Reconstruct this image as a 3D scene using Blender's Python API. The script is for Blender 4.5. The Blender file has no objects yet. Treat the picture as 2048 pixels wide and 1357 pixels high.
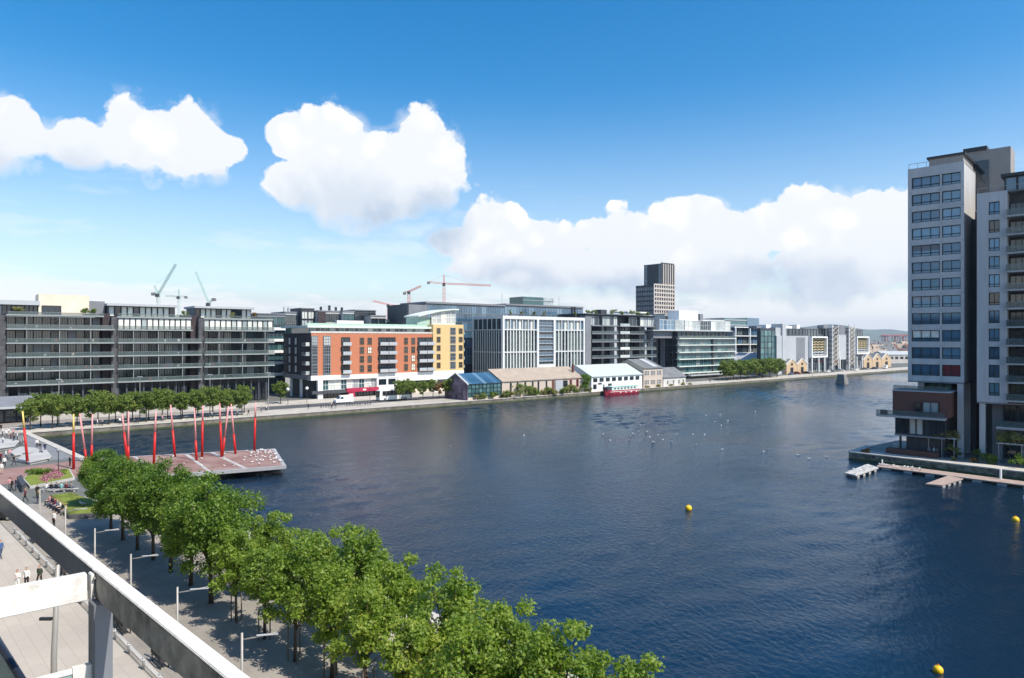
import bpy, bmesh, math, random
import numpy as np
from mathutils import Vector, Matrix
R = math.radians
random.seed(7)
scene = bpy.context.scene
COL = scene.collection

# ------------------------------------------------------------------ camera
CAMH = 20.0
FPX, CX, CY = 1365.0, 1024.0, 678.0      # focal length and centre of the 2048 px wide photograph
cam_d = bpy.data.cameras.new('camera'); cam = bpy.data.objects.new('camera', cam_d); COL.objects.link(cam)
cam_d.sensor_width = 36.0; cam_d.lens = 24.0
cam_d.clip_start = 0.1; cam_d.clip_end = 40000
cam.location = (0, 0, CAMH); cam.rotation_euler = (R(90), 0, 0)
scene.camera = cam
scene.cycles.max_bounces = 5; scene.cycles.diffuse_bounces = 2; scene.cycles.glossy_bounces = 3; scene.cycles.transparent_max_bounces = 10; scene.cycles.volume_bounces = 0

# ------------------------------------------------------------------ sun, sky, exposure
SUN_H = Vector((0.81, -0.585)); SUN_EL = 52.0
sd = bpy.data.lights.new('sun', 'SUN'); so = bpy.data.objects.new('sun', sd); COL.objects.link(so)
sd.energy = 5.0; sd.angle = R(0.53); sd.color = (1.0, 0.93, 0.82)
sdir = Vector((SUN_H.x*math.cos(R(SUN_EL)), SUN_H.y*math.cos(R(SUN_EL)), math.sin(R(SUN_EL)))).normalized()
so.rotation_euler = sdir.to_track_quat('Z', 'Y').to_euler()
so.location = (0, -40, 120)

world = bpy.data.worlds.new('World'); scene.world = world; world.use_nodes = True
scene.view_settings.view_transform = 'Standard'; scene.view_settings.look = 'None'
scene.view_settings.exposure = 0.28; scene.view_settings.gamma = 1.0
scene.view_settings.use_curve_mapping = False

def build_world():
    nt = world.node_tree; N = nt.nodes; L = nt.links
    N.clear()
    def nd(t, **k):
        n = N.new(t)
        for a, b in k.items(): setattr(n, a, b)
        return n
    def math_(op, a, b=None, c=None, clamp=False):
        n = nd('ShaderNodeMath', operation=op); n.use_clamp = clamp
        for i, x in enumerate((a, b, c)):
            if x is None: continue
            if isinstance(x, (int, float)): n.inputs[i].default_value = x
            else: L.new(x, n.inputs[i])
        return n.outputs[0]
    def ramp(x, a, b, lo=0.0, hi=1.0, smooth=True):
        n = nd('ShaderNodeMapRange'); n.interpolation_type = 'SMOOTHSTEP' if smooth else 'LINEAR'
        L.new(x, n.inputs[0])
        n.inputs[1].default_value = a; n.inputs[2].default_value = b
        n.inputs[3].default_value = lo; n.inputs[4].default_value = hi
        return n.outputs[0]
    out = nd('ShaderNodeOutputWorld')
    sky = nd('ShaderNodeTexSky', sky_type='NISHITA'); sky.sun_disc = False
    sky.sun_elevation = R(SUN_EL); sky.sun_rotation = math.atan2(SUN_H.x, SUN_H.y)
    sky.altitude = 0; sky.air_density = 1.0; sky.dust_density = 0.7; sky.ozone_density = 1.6
    tc = nd('ShaderNodeTexCoord')
    sep = nd('ShaderNodeSeparateXYZ'); L.new(tc.outputs['Generated'], sep.inputs[0])
    az = math_('MULTIPLY', math_('ARCTAN2', sep.outputs[0], sep.outputs[1]), 180/math.pi)
    el = math_('MULTIPLY', math_('ARCSINE', sep.outputs[2]), 180/math.pi)
    def fbm(scale, detail, rough, vec=None, zs=1.0):
        m = nd('ShaderNodeVectorMath', operation='MULTIPLY'); L.new(vec or tc.outputs['Generated'], m.inputs[0])
        m.inputs[1].default_value = (1, 1, zs)
        n = nd('ShaderNodeTexNoise'); n.inputs['Scale'].default_value = scale
        n.inputs['Detail'].default_value = detail; n.inputs['Roughness'].default_value = rough
        L.new(m.outputs[0], n.inputs['Vector']); return n.outputs[0]
    def ang(px, py):
        a = math.atan2(px-CX, FPX); return math.degrees(a), math.degrees(math.atan((CY-py)/FPX*math.cos(a)))
    # cumulus clouds: centre and radii given as directions (degrees), going on round the horizon
    def blob(px, py, rx, ry):
        a, e = ang(px, py); a1, e1 = ang(px+rx, py-ry); return (a, e, abs(a1-a), max(e1-e, .6))
    blobs = [blob(*q) for q in [(20,258,140,66),(150,282,110,58),(255,280,105,64),(375,292,105,74),(450,300,55,34),
                           (585,275,52,52),(660,300,100,82),(745,330,90,72),(845,325,92,95),(750,395,170,70),(590,365,80,46),
                           (900,480,60,40),(985,450,80,55),(1080,480,130,52),(1235,470,120,62),(1390,452,130,74),(1500,470,100,66),
                           (1615,440,130,76),(1740,450,110,80),(1850,425,130,86),(2000,420,140,90),(1050,495,190,55),(1330,505,260,60),(1800,500,260,70),(1120,535,270,60),(1330,545,330,75),(1700,545,330,90)]]
    body = [blob(*q) for q in [(130,300,330,95),(420,310,110,70),(700,365,210,125),(860,360,100,110),(1020,490,170,70),(1250,510,250,85),(1560,480,330,105),(1900,470,260,105)]]
    rr = random.Random(5)
    for k in range(9):        # the rest of the sky, outside the frame
        a = 50 + (360-100)*(k+rr.random()*.6)/9.0
        if a > 180: a -= 360
        q = (a, rr.uniform(7, 16), rr.uniform(6, 11), rr.uniform(2.4, 4.4)); blobs.append(q)
    def field(el_, bl, k):
        comb = nd('ShaderNodeCombineXYZ'); L.new(az, comb.inputs[0]); L.new(el_, comb.inputs[1])
        D = None
        for a, e, ra, re in bl:
            m = nd('ShaderNodeVectorMath', operation='MULTIPLY_ADD'); L.new(comb.outputs[0], m.inputs[0])
            m.inputs[1].default_value = (1/ra, 1/re, 0); m.inputs[2].default_value = (-a/ra, -e/re, 0)
            ln = nd('ShaderNodeVectorMath', operation='LENGTH'); L.new(m.outputs[0], ln.inputs[0])
            D = ln.outputs['Value'] if D is None else math_('SMOOTH_MIN', D, ln.outputs['Value'], k)
        return D
    n1 = fbm(9.0, 4, 0.52); n2 = fbm(28.0, 4, 0.62)
    vo = nd('ShaderNodeTexVoronoi'); vo.inputs['Scale'].default_value = 17.0; vo.inputs['Detail'].default_value = 1.0; vo.inputs['Roughness'].default_value = .5
    dv = nd('ShaderNodeVectorMath', operation='MULTIPLY_ADD'); nc = nd('ShaderNodeTexNoise'); nc.inputs['Scale'].default_value = 22; nc.inputs['Detail'].default_value = 2
    L.new(tc.outputs['Generated'], nc.inputs['Vector']); L.new(nc.outputs[1], dv.inputs[0]); dv.inputs[1].default_value = (.03, .03, .03); L.new(tc.outputs['Generated'], dv.inputs[2]); L.new(dv.outputs[0], vo.inputs['Vector'])
    puff = math_('SUBTRACT', vo.outputs['Distance'], .56)
    nn = math_('ADD', math_('ADD', math_('MULTIPLY', math_('SUBTRACT', n1, .5), .95), math_('MULTIPLY', math_('SUBTRACT', n2, .5), .7)), math_('MULTIPLY', puff, .55))
    D0 = math_('ADD', field(el, blobs, .10), nn)
    D1 = math_('ADD', field(math_('ADD', el, 3.6), body, .15), math_('MULTIPLY', nn, .7))
    up = ramp(D1, .42, 1.12)                      # 1 near the sunlit top of a cloud, 0 deep in its belly
    edge = math_('ADD', .05, math_('MULTIPLY', math_('SUBTRACT', 1.0, up), .24))
    dens = math_('DIVIDE', math_('SUBTRACT', math_('ADD', 1.02, edge), D0), math_('MULTIPLY', edge, 2.0), clamp=True)
    rag = math_('MULTIPLY', math_('SUBTRACT', 1.0, ramp(D0, .95, 1.42)), ramp(n2, .44, .66))
    dens = math_('MAXIMUM', dens, math_('MULTIPLY', rag, .55))
    # low streaky bank of cloud brightening the whole horizon
    st = fbm(3.4, 5, .6, zs=5.0)
    lowm = math_('SUBTRACT', 1.0, ramp(el, 1.8, 9.0))
    low = math_('MULTIPLY', lowm, ramp(math_('ADD', st, math_('MULTIPLY', math_('SUBTRACT', 4.0, el), .045)), .32, .56))
    low = math_('MULTIPLY', low, .94)
    veil = math_('MULTIPLY', math_('MULTIPLY', ramp(st, .42, .68), math_('SUBTRACT', 1.0, ramp(el, 8.0, 16.0))), .5)
    hz = math_('MULTIPLY', math_('SUBTRACT', 1.0, ramp(el, -2.0, 21.0)), .50)
    veil = math_('MAXIMUM', veil, hz)
    total = math_('MAXIMUM', math_('MAXIMUM', dens, low), veil)
    sh = math_('MULTIPLY', math_('MULTIPLY', math_('SUBTRACT', 1.0, up), dens), ramp(n1, .38, .62, .5, 1.0))
    wisp = math_('MULTIPLY', math_('MULTIPLY', ramp(puff, -.25, .2), dens), .26)
    greylow = math_('MULTIPLY', ramp(st, .52, .44), math_('SUBTRACT', 1.0, ramp(el, 3.0, 6.0)))
    shade = math_('MAXIMUM', math_('ADD', math_('MULTIPLY', sh, .72), wisp), math_('MULTIPLY', greylow, .42), clamp=True)
    mixc = nd('ShaderNodeMix', data_type='RGBA'); L.new(shade, mixc.inputs[0])
    mixc.inputs[6].default_value = (1.0, 1.0, 1.0, 1); mixc.inputs[7].default_value = (.48, .59, .74, 1)
    hs = nd('ShaderNodeHueSaturation'); hs.inputs['Saturation'].default_value = 1.5; hs.inputs['Hue'].default_value = .496; L.new(sky.outputs[0], hs.inputs['Color'])
    bg = nd('ShaderNodeBackground'); L.new(hs.outputs[0], bg.inputs[0]); bg.inputs[1].default_value = 0.15
    bgc = nd('ShaderNodeBackground'); L.new(mixc.outputs[2], bgc.inputs[0]); bgc.inputs[1].default_value = 0.92
    mx = nd('ShaderNodeMixShader'); L.new(total, mx.inputs[0]); L.new(bg.outputs[0], mx.inputs[1]); L.new(bgc.outputs[0], mx.inputs[2])
    L.new(mx.outputs[0], out.inputs[0])
build_world()
world.cycles.sampling_method = 'MANUAL'; world.cycles.sample_map_resolution = 256

# ------------------------------------------------------------------ materials
def c(h, k=1.0):
    h = h.lstrip('#'); v = [int(h[i:i+2], 16)/255 for i in (0, 2, 4)]
    v = [x/12.92 if x <= .04045 else ((x+.055)/1.055)**2.4 for x in v]
    return tuple(x*k for x in v)
MATS = {}
def mat(name, col=(.5, .5, .5), rough=.7, metal=0.0, var=.12, scale=.6, col2=None, bump=0.0, bscale=8.0, orand=0.0, ocol=None, ior=1.45, detail=5, stretch=(1,1,1), trans=0.0, alpha=1.0):
    if name in MATS: return MATS[name]
    m = bpy.data.materials.new(name); m.use_nodes = True; nt = m.node_tree; N = nt.nodes; L = nt.links
    p = N['Principled BSDF']; p.inputs['Roughness'].default_value = rough; p.inputs['Metallic'].default_value = metal
    p.inputs['IOR'].default_value = ior
    if trans: p.inputs['Transmission Weight'].default_value = trans
    if alpha < 1: p.inputs['Alpha'].default_value = alpha
    geo = N.new('ShaderNodeNewGeometry')
    mp = N.new('ShaderNodeVectorMath'); mp.operation = 'MULTIPLY'; L.new(geo.outputs['Position'], mp.inputs[0]); mp.inputs[1].default_value = stretch
    tex = N.new('ShaderNodeTexNoise'); tex.inputs['Scale'].default_value = scale; tex.inputs['Detail'].default_value = detail
    tex.inputs['Roughness'].default_value = .62
    L.new(mp.outputs[0], tex.inputs['Vector'])
    rp = N.new('ShaderNodeMapRange'); rp.inputs[1].default_value = .28; rp.inputs[2].default_value = .72
    L.new(tex.outputs[0], rp.inputs[0])
    mx = N.new('ShaderNodeMix'); mx.data_type = 'RGBA'; L.new(rp.outputs[0], mx.inputs[0])
    a = [x*(1-var) for x in col]; b = [min(1, x*(1+var)) for x in (col2 or col)]
    mx.inputs[6].default_value = (*a, 1); mx.inputs[7].default_value = (*b, 1)
    cur = mx.outputs[2]
    if ocol is not None:
        oi = N.new('ShaderNodeObjectInfo'); r2 = N.new('ShaderNodeMapRange'); L.new(oi.outputs['Random'], r2.inputs[0])
        r2.inputs[1].default_value = 1-orand; r2.inputs[2].default_value = 1.0
        m2 = N.new('ShaderNodeMix'); m2.data_type = 'RGBA'; L.new(r2.outputs[0], m2.inputs[0]); L.new(cur, m2.inputs[6]); m2.inputs[7].default_value = (*ocol, 1)
        cur = m2.outputs[2]
    L.new(cur, p.inputs['Base Color'])
    if bump:
        t2 = N.new('ShaderNodeTexNoise'); t2.inputs['Scale'].default_value = bscale; t2.inputs['Detail'].default_value = 4
        L.new(geo.outputs['Position'], t2.inputs['Vector'])
        bp = N.new('ShaderNodeBump'); bp.inputs['Strength'].default_value = bump; bp.inputs['Distance'].default_value = .05
        L.new(t2.outputs[0], bp.inputs['Height']); L.new(bp.outputs[0], p.inputs['Normal'])
    MATS[name] = m; return m
def brickmat(name, c1, c2, mortar, scale=1.0, rough=.85):
    m = mat(name, c1, rough)
    nt = m.node_tree; N = nt.nodes; L = nt.links; p = N['Principled BSDF']
    tcn = N.new('ShaderNodeTexCoord'); 
    nz = N.new('ShaderNodeTexNoise'); nz.inputs['Scale'].default_value = 2.5; nz.inputs['Detail'].default_value = 6
    geo = [n for n in N if n.bl_idname == 'ShaderNodeNewGeometry'][0]
    L.new(geo.outputs['Position'], nz.inputs['Vector'])
    mx = N.new('ShaderNodeMix'); mx.data_type = 'RGBA'; mx.inputs[6].default_value = (*c1, 1); mx.inputs[7].default_value = (*c2, 1)
    r = N.new('ShaderNodeMapRange'); r.inputs[1].default_value = .3; r.inputs[2].default_value = .7
    L.new(nz.outputs[0], r.inputs[0]); L.new(r.outputs[0], mx.inputs[0])
    wv = N.new('ShaderNodeTexWave'); wv.bands_direction = 'Z'; wv.inputs['Scale'].default_value = 2.0*scale; wv.inputs['Distortion'].default_value = .4
    L.new(geo.outputs['Position'], wv.inputs['Vector'])
    r2 = N.new('ShaderNodeMapRange'); r2.inputs[1].default_value = .0; r2.inputs[2].default_value = .16; r2.inputs[3].default_value = .3; r2.inputs[4].default_value = 0
    L.new(wv.outputs[1], r2.inputs[0])
    m2 = N.new('ShaderNodeMix'); m2.data_type = 'RGBA'; L.new(r2.outputs[0], m2.inputs[0]); L.new(mx.outputs[2], m2.inputs[6]); m2.inputs[7].default_value = (*mortar, 1)
    L.new(m2.outputs[2], p.inputs['Base Color'])
    return m
def pavemat(name, col, slab=(1.2, .6), dark=1.0, rot=45.7, **k):
    m = mat(name, col, .9, **k); nt = m.node_tree; N = nt.nodes; L = nt.links; p = N['Principled BSDF']; src = p.inputs['Base Color'].links[0].from_socket
    geo = [n for n in N if n.bl_idname == 'ShaderNodeNewGeometry'][0]
    mp = N.new('ShaderNodeMapping'); mp.inputs['Rotation'].default_value = (0, 0, R(rot)); L.new(geo.outputs['Position'], mp.inputs['Vector'])
    br = N.new('ShaderNodeTexBrick'); L.new(mp.outputs[0], br.inputs['Vector']); br.inputs['Scale'].default_value = 1.0
    br.inputs['Brick Width'].default_value = slab[0]; br.inputs['Row Height'].default_value = slab[1]; br.inputs['Mortar Size'].default_value = .014
    br.inputs['Color1'].default_value = (1, 1, 1, 1); br.inputs['Color2'].default_value = (.93, .93, .93, 1); br.inputs['Mortar'].default_value = (dark*.75, dark*.73, dark*.7, 1)
    big = N.new('ShaderNodeTexNoise'); big.inputs['Scale'].default_value = .055; big.inputs['Detail'].default_value = 8; big.inputs['Roughness'].default_value = .7; L.new(geo.outputs['Position'], big.inputs['Vector'])
    r_ = N.new('ShaderNodeMapRange'); r_.inputs[1].default_value = .35; r_.inputs[2].default_value = .68; r_.inputs[3].default_value = 1.08; r_.inputs[4].default_value = .72; L.new(big.outputs[0], r_.inputs[0])
    mx = N.new('ShaderNodeMix'); mx.data_type = 'RGBA'; mx.blend_type = 'MULTIPLY'; mx.inputs[0].default_value = 1; L.new(src, mx.inputs[6]); L.new(br.outputs[0], mx.inputs[7])
    m2 = N.new('ShaderNodeVectorMath'); m2.operation = 'SCALE'; L.new(mx.outputs[2], m2.inputs[0]); L.new(r_.outputs[0], m2.inputs['Scale']); L.new(m2.outputs[0], p.inputs['Base Color'])
    return m
def leafmat(name, cols, tr=.35):
    m = bpy.data.materials.new(name); m.use_nodes = True; nt = m.node_tree; N = nt.nodes; L = nt.links
    N.remove(N['Principled BSDF']); out = N['Material Output']
    geo = N.new('ShaderNodeNewGeometry'); oi = N.new('ShaderNodeObjectInfo')
    cr = N.new('ShaderNodeValToRGB'); e = cr.color_ramp.elements
    e[0].position = 0; e[0].color = (*cols[0], 1); e[1].position = 1; e[1].color = (*cols[-1], 1)
    for i, q in enumerate(cols[1:-1]):
        x = e.new((i+1)/(len(cols)-1)); x.color = (*q, 1)
    nz = N.new('ShaderNodeTexNoise'); nz.inputs['Scale'].default_value = .85; L.new(geo.outputs['Position'], nz.inputs['Vector'])
    ad = N.new('ShaderNodeMath'); ad.operation = 'MULTIPLY_ADD'; L.new(geo.outputs['Random Per Island'], ad.inputs[0]); ad.inputs[1].default_value = .55
    a2 = N.new('ShaderNodeMath'); a2.operation = 'MULTIPLY_ADD'; L.new(nz.outputs[0], a2.inputs[0]); a2.inputs[1].default_value = .8
    a3 = N.new('ShaderNodeMath'); a3.operation = 'MULTIPLY_ADD'; L.new(oi.outputs['Random'], a3.inputs[0]); a3.inputs[1].default_value = .22; a3.inputs[2].default_value = -.28
    L.new(a3.outputs[0], a2.inputs[2]); L.new(a2.outputs[0], ad.inputs[2])
    L.new(ad.outputs[0], cr.inputs[0])
    d = N.new('ShaderNodeBsdfPrincipled'); d.inputs['Roughness'].default_value = .55; L.new(cr.outputs[0], d.inputs['Base Color'])
    t = N.new('ShaderNodeBsdfTranslucent')
    hs = N.new('ShaderNodeHueSaturation'); hs.inputs['Value'].default_value = 1.7; hs.inputs['Saturation'].default_value = 1.1; L.new(cr.outputs[0], hs.inputs['Color'])
    L.new(hs.outputs[0], t.inputs[0])
    mx = N.new('ShaderNodeMixShader'); mx.inputs[0].default_value = tr; L.new(d.outputs[0], mx.inputs[1]); L.new(t.outputs[0], mx.inputs[2])
    L.new(mx.outputs[0], out.inputs[0]); MATS[name] = m; return m

# ------------------------------------------------------------------ pixel -> place
def gp(px, py, z=0.0):
    "point on the level z that the photograph shows at pixel (px, py)"
    Y = FPX*(CAMH-z)/(py-CY); return ((px-CX)/FPX*Y, Y)
UA = R(50.2); U = Vector((math.sin(UA), math.cos(UA))); V = Vector((-math.cos(UA), math.sin(UA)))
UROT = math.atan2(U.y, U.x)
def uv(u, v): p = U*u + V*v; return (p.x, p.y)
def onv(px, v):
    "u of the point that lies at column px on the line at distance v"
    r = (px-CX)/FPX; return (r*V.y*v - V.x*v)/(U.x - r*U.y)

# ------------------------------------------------------------------ meshes and objects
def tag(o, label=None, cat=None, group=None, kind=None):
    if label: o['label'] = label
    if cat: o['category'] = cat
    if group: o['group'] = group
    if kind: o['kind'] = kind
    return o
def empty(name, loc, rz=0, label=None, cat=None, group=None):
    o = bpy.data.objects.new(name, None); COL.objects.link(o); o.empty_display_size = .3
    o.location = loc if len(loc) == 3 else (*loc, 0); o.rotation_euler = (0, 0, rz)
    return tag(o, label, cat, group)
class MB:
    def __init__(s): s.v = []; s.f = []; s.m = []
    def box(s, x0, x1, y0, y1, z0, z1, mi=0):
        b = len(s.v)
        s.v += [(x, y, z) for z in (z0, z1) for y in (y0, y1) for x in (x0, x1)]
        s.f += [tuple(b+i for i in q) for q in ((0,2,3,1),(4,5,7,6),(0,1,5,4),(2,6,7,3),(0,4,6,2),(1,3,7,5))]
        s.m += [mi]*6; return s
    def poly(s, pts, mi=0):
        b = len(s.v); s.v += [tuple(p) for p in pts]; s.f.append(tuple(range(b, b+len(pts)))); s.m.append(mi); return s
    def prism(s, pts, z0, z1, mi=0, top=None):
        "plan outline pts (anticlockwise) from z0 to z1"
        n = len(pts); b = len(s.v)
        s.v += [(x, y, z0) for x, y in pts] + [(x, y, z1) for x, y in pts]
        s.f.append(tuple(b+i for i in reversed(range(n)))); s.m.append(mi)
        s.f.append(tuple(b+n+i for i in range(n))); s.m.append(mi if top is None else top)
        for i in range(n):
            j = (i+1) % n; s.f.append((b+i, b+j, b+n+j, b+n+i)); s.m.append(mi)
        return s
    def gable(s, pts, y0, y1, mi=0):
        "outline in x,z drawn out along y"
        n = len(pts); b = len(s.v)
        s.v += [(x, y0, z) for x, z in pts] + [(x, y1, z) for x, z in pts]
        s.f.append(tuple(b+i for i in range(n))); s.f.append(tuple(b+n+i for i in reversed(range(n)))); s.m += [mi, mi]
        for i in range(n):
            j = (i+1) % n; s.f.append((b+j, b+i, b+n+i, b+n+j)); s.m.append(mi)
        return s
    def gablex(s, pts, x0, x1, mi=0):
        "outline in y,z drawn out along x"
        n = len(pts); b = len(s.v)
        s.v += [(x0, y, z) for y, z in pts] + [(x1, y, z) for y, z in pts]
        s.f.append(tuple(b+i for i in reversed(range(n)))); s.f.append(tuple(b+n+i for i in range(n))); s.m += [mi, mi]
        for i in range(n):
            j = (i+1) % n; s.f.append((b+i, b+j, b+n+j, b+n+i)); s.m.append(mi)
        return s
    def tube(s, pts, rads, n=6, mi=0):
        P = [Vector(p) for p in pts]; b = len(s.v)
        for i, p in enumerate(P):
            d = (P[min(i+1, len(P)-1)] - P[max(i-1, 0)]).normalized()
            a = Vector((0, 0, 1)) if abs(d.z) < .9 else Vector((1, 0, 0))
            x = d.cross(a).normalized(); y = d.cross(x)
            for k in range(n):
                t = 2*math.pi*k/n; q = p + (x*math.cos(t)+y*math.sin(t))*rads[i]; s.v.append(tuple(q))
        for i in range(len(P)-1):
            for k in range(n):
                k2 = (k+1) % n
                s.f.append((b+i*n+k, b+(i+1)*n+k, b+(i+1)*n+k2, b+i*n+k2)); s.m.append(mi)
        s.f.append(tuple(b+k for k in range(n))); s.m.append(mi)
        e = b+(len(P)-1)*n; s.f.append(tuple(e+k for k in reversed(range(n)))); s.m.append(mi)
        return s
    def lathe(s, prof, n=12, mi=0, c=(0, 0)):
        b = len(s.v)
        for r, z in prof:
            for k in range(n):
                t = 2*math.pi*k/n; s.v.append((c[0]+r*math.cos(t), c[1]+r*math.sin(t), z))
        for i in range(len(prof)-1):
            for k in range(n):
                k2 = (k+1) % n; s.f.append((b+i*n+k, b+i*n+k2, b+(i+1)*n+k2, b+(i+1)*n+k)); s.m.append(mi)
        s.f.append(tuple(b+k for k in reversed(range(n)))); s.m.append(mi)
        e = b+(len(prof)-1)*n; s.f.append(tuple(e+k for k in range(n))); s.m.append(mi)
        return s
    def mesh(s, name, mats, smooth=False):
        me = bpy.data.meshes.new(name); me.from_pydata(s.v, [], s.f)
        for m in (mats if isinstance(mats, (list, tuple)) else [mats]): me.materials.append(m)
        me.polygons.foreach_set('material_index', s.m)
        if smooth: me.polygons.foreach_set('use_smooth', [True]*len(me.polygons))
        me.update(); return me
    def obj(s, name, mats, parent=None, smooth=False, loc=None):
        return link(name, s.mesh(name, mats, smooth), parent, loc)
def link(name, me, parent=None, loc=None, rz=0, scale=None):
    o = bpy.data.objects.new(name, me); COL.objects.link(o)
    if parent: o.parent = parent
    if loc: o.location = loc
    if rz: o.rotation_euler = (0, 0, rz)
    if scale: o.scale = scale
    return o
def copy_tree(o, parent=None):
    k = o.copy(); COL.objects.link(k); k.parent = parent
    for ch in list(o.children): copy_tree(ch, k)
    return k
_cube = {}
def cubemesh(m):
    if m.name not in _cube: _cube[m.name] = MB().box(-.5, .5, -.5, .5, -.5, .5).mesh('box', m)
    return _cube[m.name]
def part(name, parent, x0, x1, y0, y1, z0, z1, m, under=None, rz=0):
    "a box-shaped piece; its shape is shared between alike pieces"
    cx, cy, cz = (x0+x1)/2, (y0+y1)/2, (z0+z1)/2; sx, sy, sz = abs(x1-x0), abs(y1-y0), abs(z1-z0)
    if under is not None:
        l, q = under.location, under.scale
        o = link(name, cubemesh(m), under, ((cx-l.x)/q.x, (cy-l.y)/q.y, (cz-l.z)/q.z), 0, (sx/q.x, sy/q.y, sz/q.z))
    else: o = link(name, cubemesh(m), parent, (cx, cy, cz), rz, (sx, sy, sz))
    return o
_win = {}
def winmesh(cols, rows, fm, gm, tx, tz):
    k = (cols, rows, fm.name, gm.name, tx, tz)
    if k not in _win:
        b = MB()
        b.box(-.5, .5, -.5, .5, -.5, -.5+tz).box(-.5, .5, -.5, .5, .5-tz, .5)
        for i in range(cols+1):
            x = -.5 + i/cols; w = tx if i in (0, cols) else tx*.7
            x0 = max(-.5, x-w/2 if 0 < i < cols else x-w*(i == cols)); b.box(x0, x0+w, -.49, .49, -.5+tz, .5-tz)
        for j in range(1, rows):
            z = -.5+j/rows; b.box(-.5+tx, .5-tx, -.48, .48, z-tz*.35, z+tz*.35)
        b.poly([(-.5+tx*.5, .15, -.5+tz*.5), (.5-tx*.5, .15, -.5+tz*.5), (.5-tx*.5, .15, .5-tz*.5), (-.5+tx*.5, .15, .5-tz*.5)], 1)
        _win[k] = b.mesh('window', [fm, gm])
    return _win[k]
def win(parent, x0, x1, z0, z1, y=0.0, cols=1, rows=1, fm=None, gm=None, tx=.06, tz=.06, d=.2, rz=0, name='window'):
    "window in a wall that faces -y (rz = -90 deg: faces -x and x0..x1 run along -y)"
    me = winmesh(cols, rows, fm or MATS['frame_dark'], gm or MATS['glass'], tx, tz)
    cx, cz = (x0+x1)/2, (z0+z1)/2
    loc = (cx, y, cz) if rz == 0 else (y, cx, cz)
    return link(name, me, parent, loc, rz, (abs(x1-x0), d, z1-z0))
class Bld:
    "a building in its own frame: x along the front to the right, y inwards, z up"
    def __init__(s, name, label, cat='building', v=None, O=None, rot=None, px0=None, group=None):
        if O is None: O = uv(onv(px0, v), v); rot = UROT
        s.O = Vector(O[:2]); s.rot = rot; s.d = Vector((math.cos(rot), math.sin(rot))); s.n = Vector((-s.d.y, s.d.x))
        s.root = empty(name, (O[0], O[1], 0), rot, label, cat, group)
    def X(s, px, y=0.0):
        P = s.O + s.n*y; r = (px-CX)/FPX; return (r*P.y - P.x)/(s.d.x - r*s.d.y)
    def Y(s, px, x=0.0):
        P = s.O + s.d*x; r = (px-CX)/FPX; return (r*P.y - P.x)/(s.n.x - r*s.n.y)
    def Z(s, px, py, y=0.0):
        P = s.O + s.n*y + s.d*s.X(px, y); return CAMH + (CY-py)/FPX*P.y
    def b(s, name, x0, x1, y0, y1, z0, z1, m, under=None): return part(name, s.root, x0, x1, y0, y1, z0, z1, MATS[m] if isinstance(m, str) else m, under)
    def w(s, x0, x1, z0, z1, y=0, **k):
        for a in ('fm', 'gm'):
            if isinstance(k.get(a), str): k[a] = MATS[k[a]]
        return win(s.root, x0, x1, z0, z1, y, **k)
ORD = ['first','second','third','fourth','fifth','sixth','seventh','eighth','ninth','tenth','eleventh','twelfth','thirteenth','fourteenth','fifteenth','sixteenth','seventeenth','eighteenth','nineteenth','twentieth','twenty-first','twenty-second','twenty-third','twenty-fourth']

# base materials
mat('frame_dark', (.035, .04, .045), .5, var=.1)
mat('frame_white', (.75, .75, .73), .5, var=.05)
mat('glass', (.012, .022, .032), .07, var=.35, scale=.35, ior=1.75, ocol=(.04, .058, .07), orand=.4)
mat('glass_bright', (.35, .40, .40), .12, var=.3, scale=.5, ior=1.7, ocol=(.75, .76, .68), orand=.6)
mat('glass_teal', (.03, .10, .11), .08, var=.3, scale=.2, ior=1.8, ocol=(.10, .22, .22), orand=.5)
mat('glass_blue', (.045, .11, .18), .08, var=.35, scale=.12, ior=2.0, ocol=(.15, .25, .34), orand=.6)
mat('glass_rail', (.10, .14, .14), .08, var=.25, scale=.4, ior=1.6, ocol=(.16, .2, .2), orand=.6, alpha=.42)
mat('glass_var', (.022, .042, .048), .08, var=.4, scale=.5, ior=1.9, ocol=(.17, .22, .21), orand=.75)
mat('glass_sky', (.03, .10, .17), .06, var=.4, scale=.25, ior=2.2, ocol=(.14, .29, .40), orand=.5).node_tree.nodes['Principled BSDF'].inputs['Specular Tint'].default_value = (.42, .68, 1.0, 1)  # blue of the reflected sky put into the pane colour
mat('glass_pale', (.13, .17, .17), .1, var=.2, scale=.4, ior=1.6, ocol=(.26, .31, .30), orand=.6)
mat('slab', (.28, .31, .31), .6, var=.12, scale=.3)
mat('metal_grey', (.30, .32, .34), .45, .3, var=.1)
mat('metal_dark', (.04, .045, .05), .45, .3, var=.15)
mat('panel_dark', (.055, .06, .07), .6, var=.2, scale=.3)
mat('panel_grey', (.20, .21, .23), .65, var=.12, scale=.25)
mat('panel_light', (.42, .44, .46), .65, var=.08, scale=.2)
mat('stone_dark', (.075, .075, .08), .8, var=.5, scale=.8, bump=.4)
mat('white', (.80, .80, .78), .6, var=.05, scale=.4)
mat('cream', (.72, .63, .50), .75, var=.1, scale=.3)
mat('concrete', (.42, .41, .39), .85, var=.18, scale=.35, bump=.2)
mat('concrete_light', (.58, .56, .52), .85, var=.16, scale=.3, bump=.15)
mat('roof_grey', (.16, .165, .17), .85, var=.25, scale=.3)
mat('black', (.012, .012, .014), .5, var=.2)
mat('curtain', (.78, .78, .70), .8, var=.2, scale=1.2)
brickmat('brick_orange', (.45, .155, .08), (.54, .20, .105), (.42, .28, .2))
brickmat('brick_brown', (.12, .052, .04), (.17, .07, .05), (.2, .16, .14))
mat('brick_dark', (.055, .042, .045), .9, var=.25, scale=.8)
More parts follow.
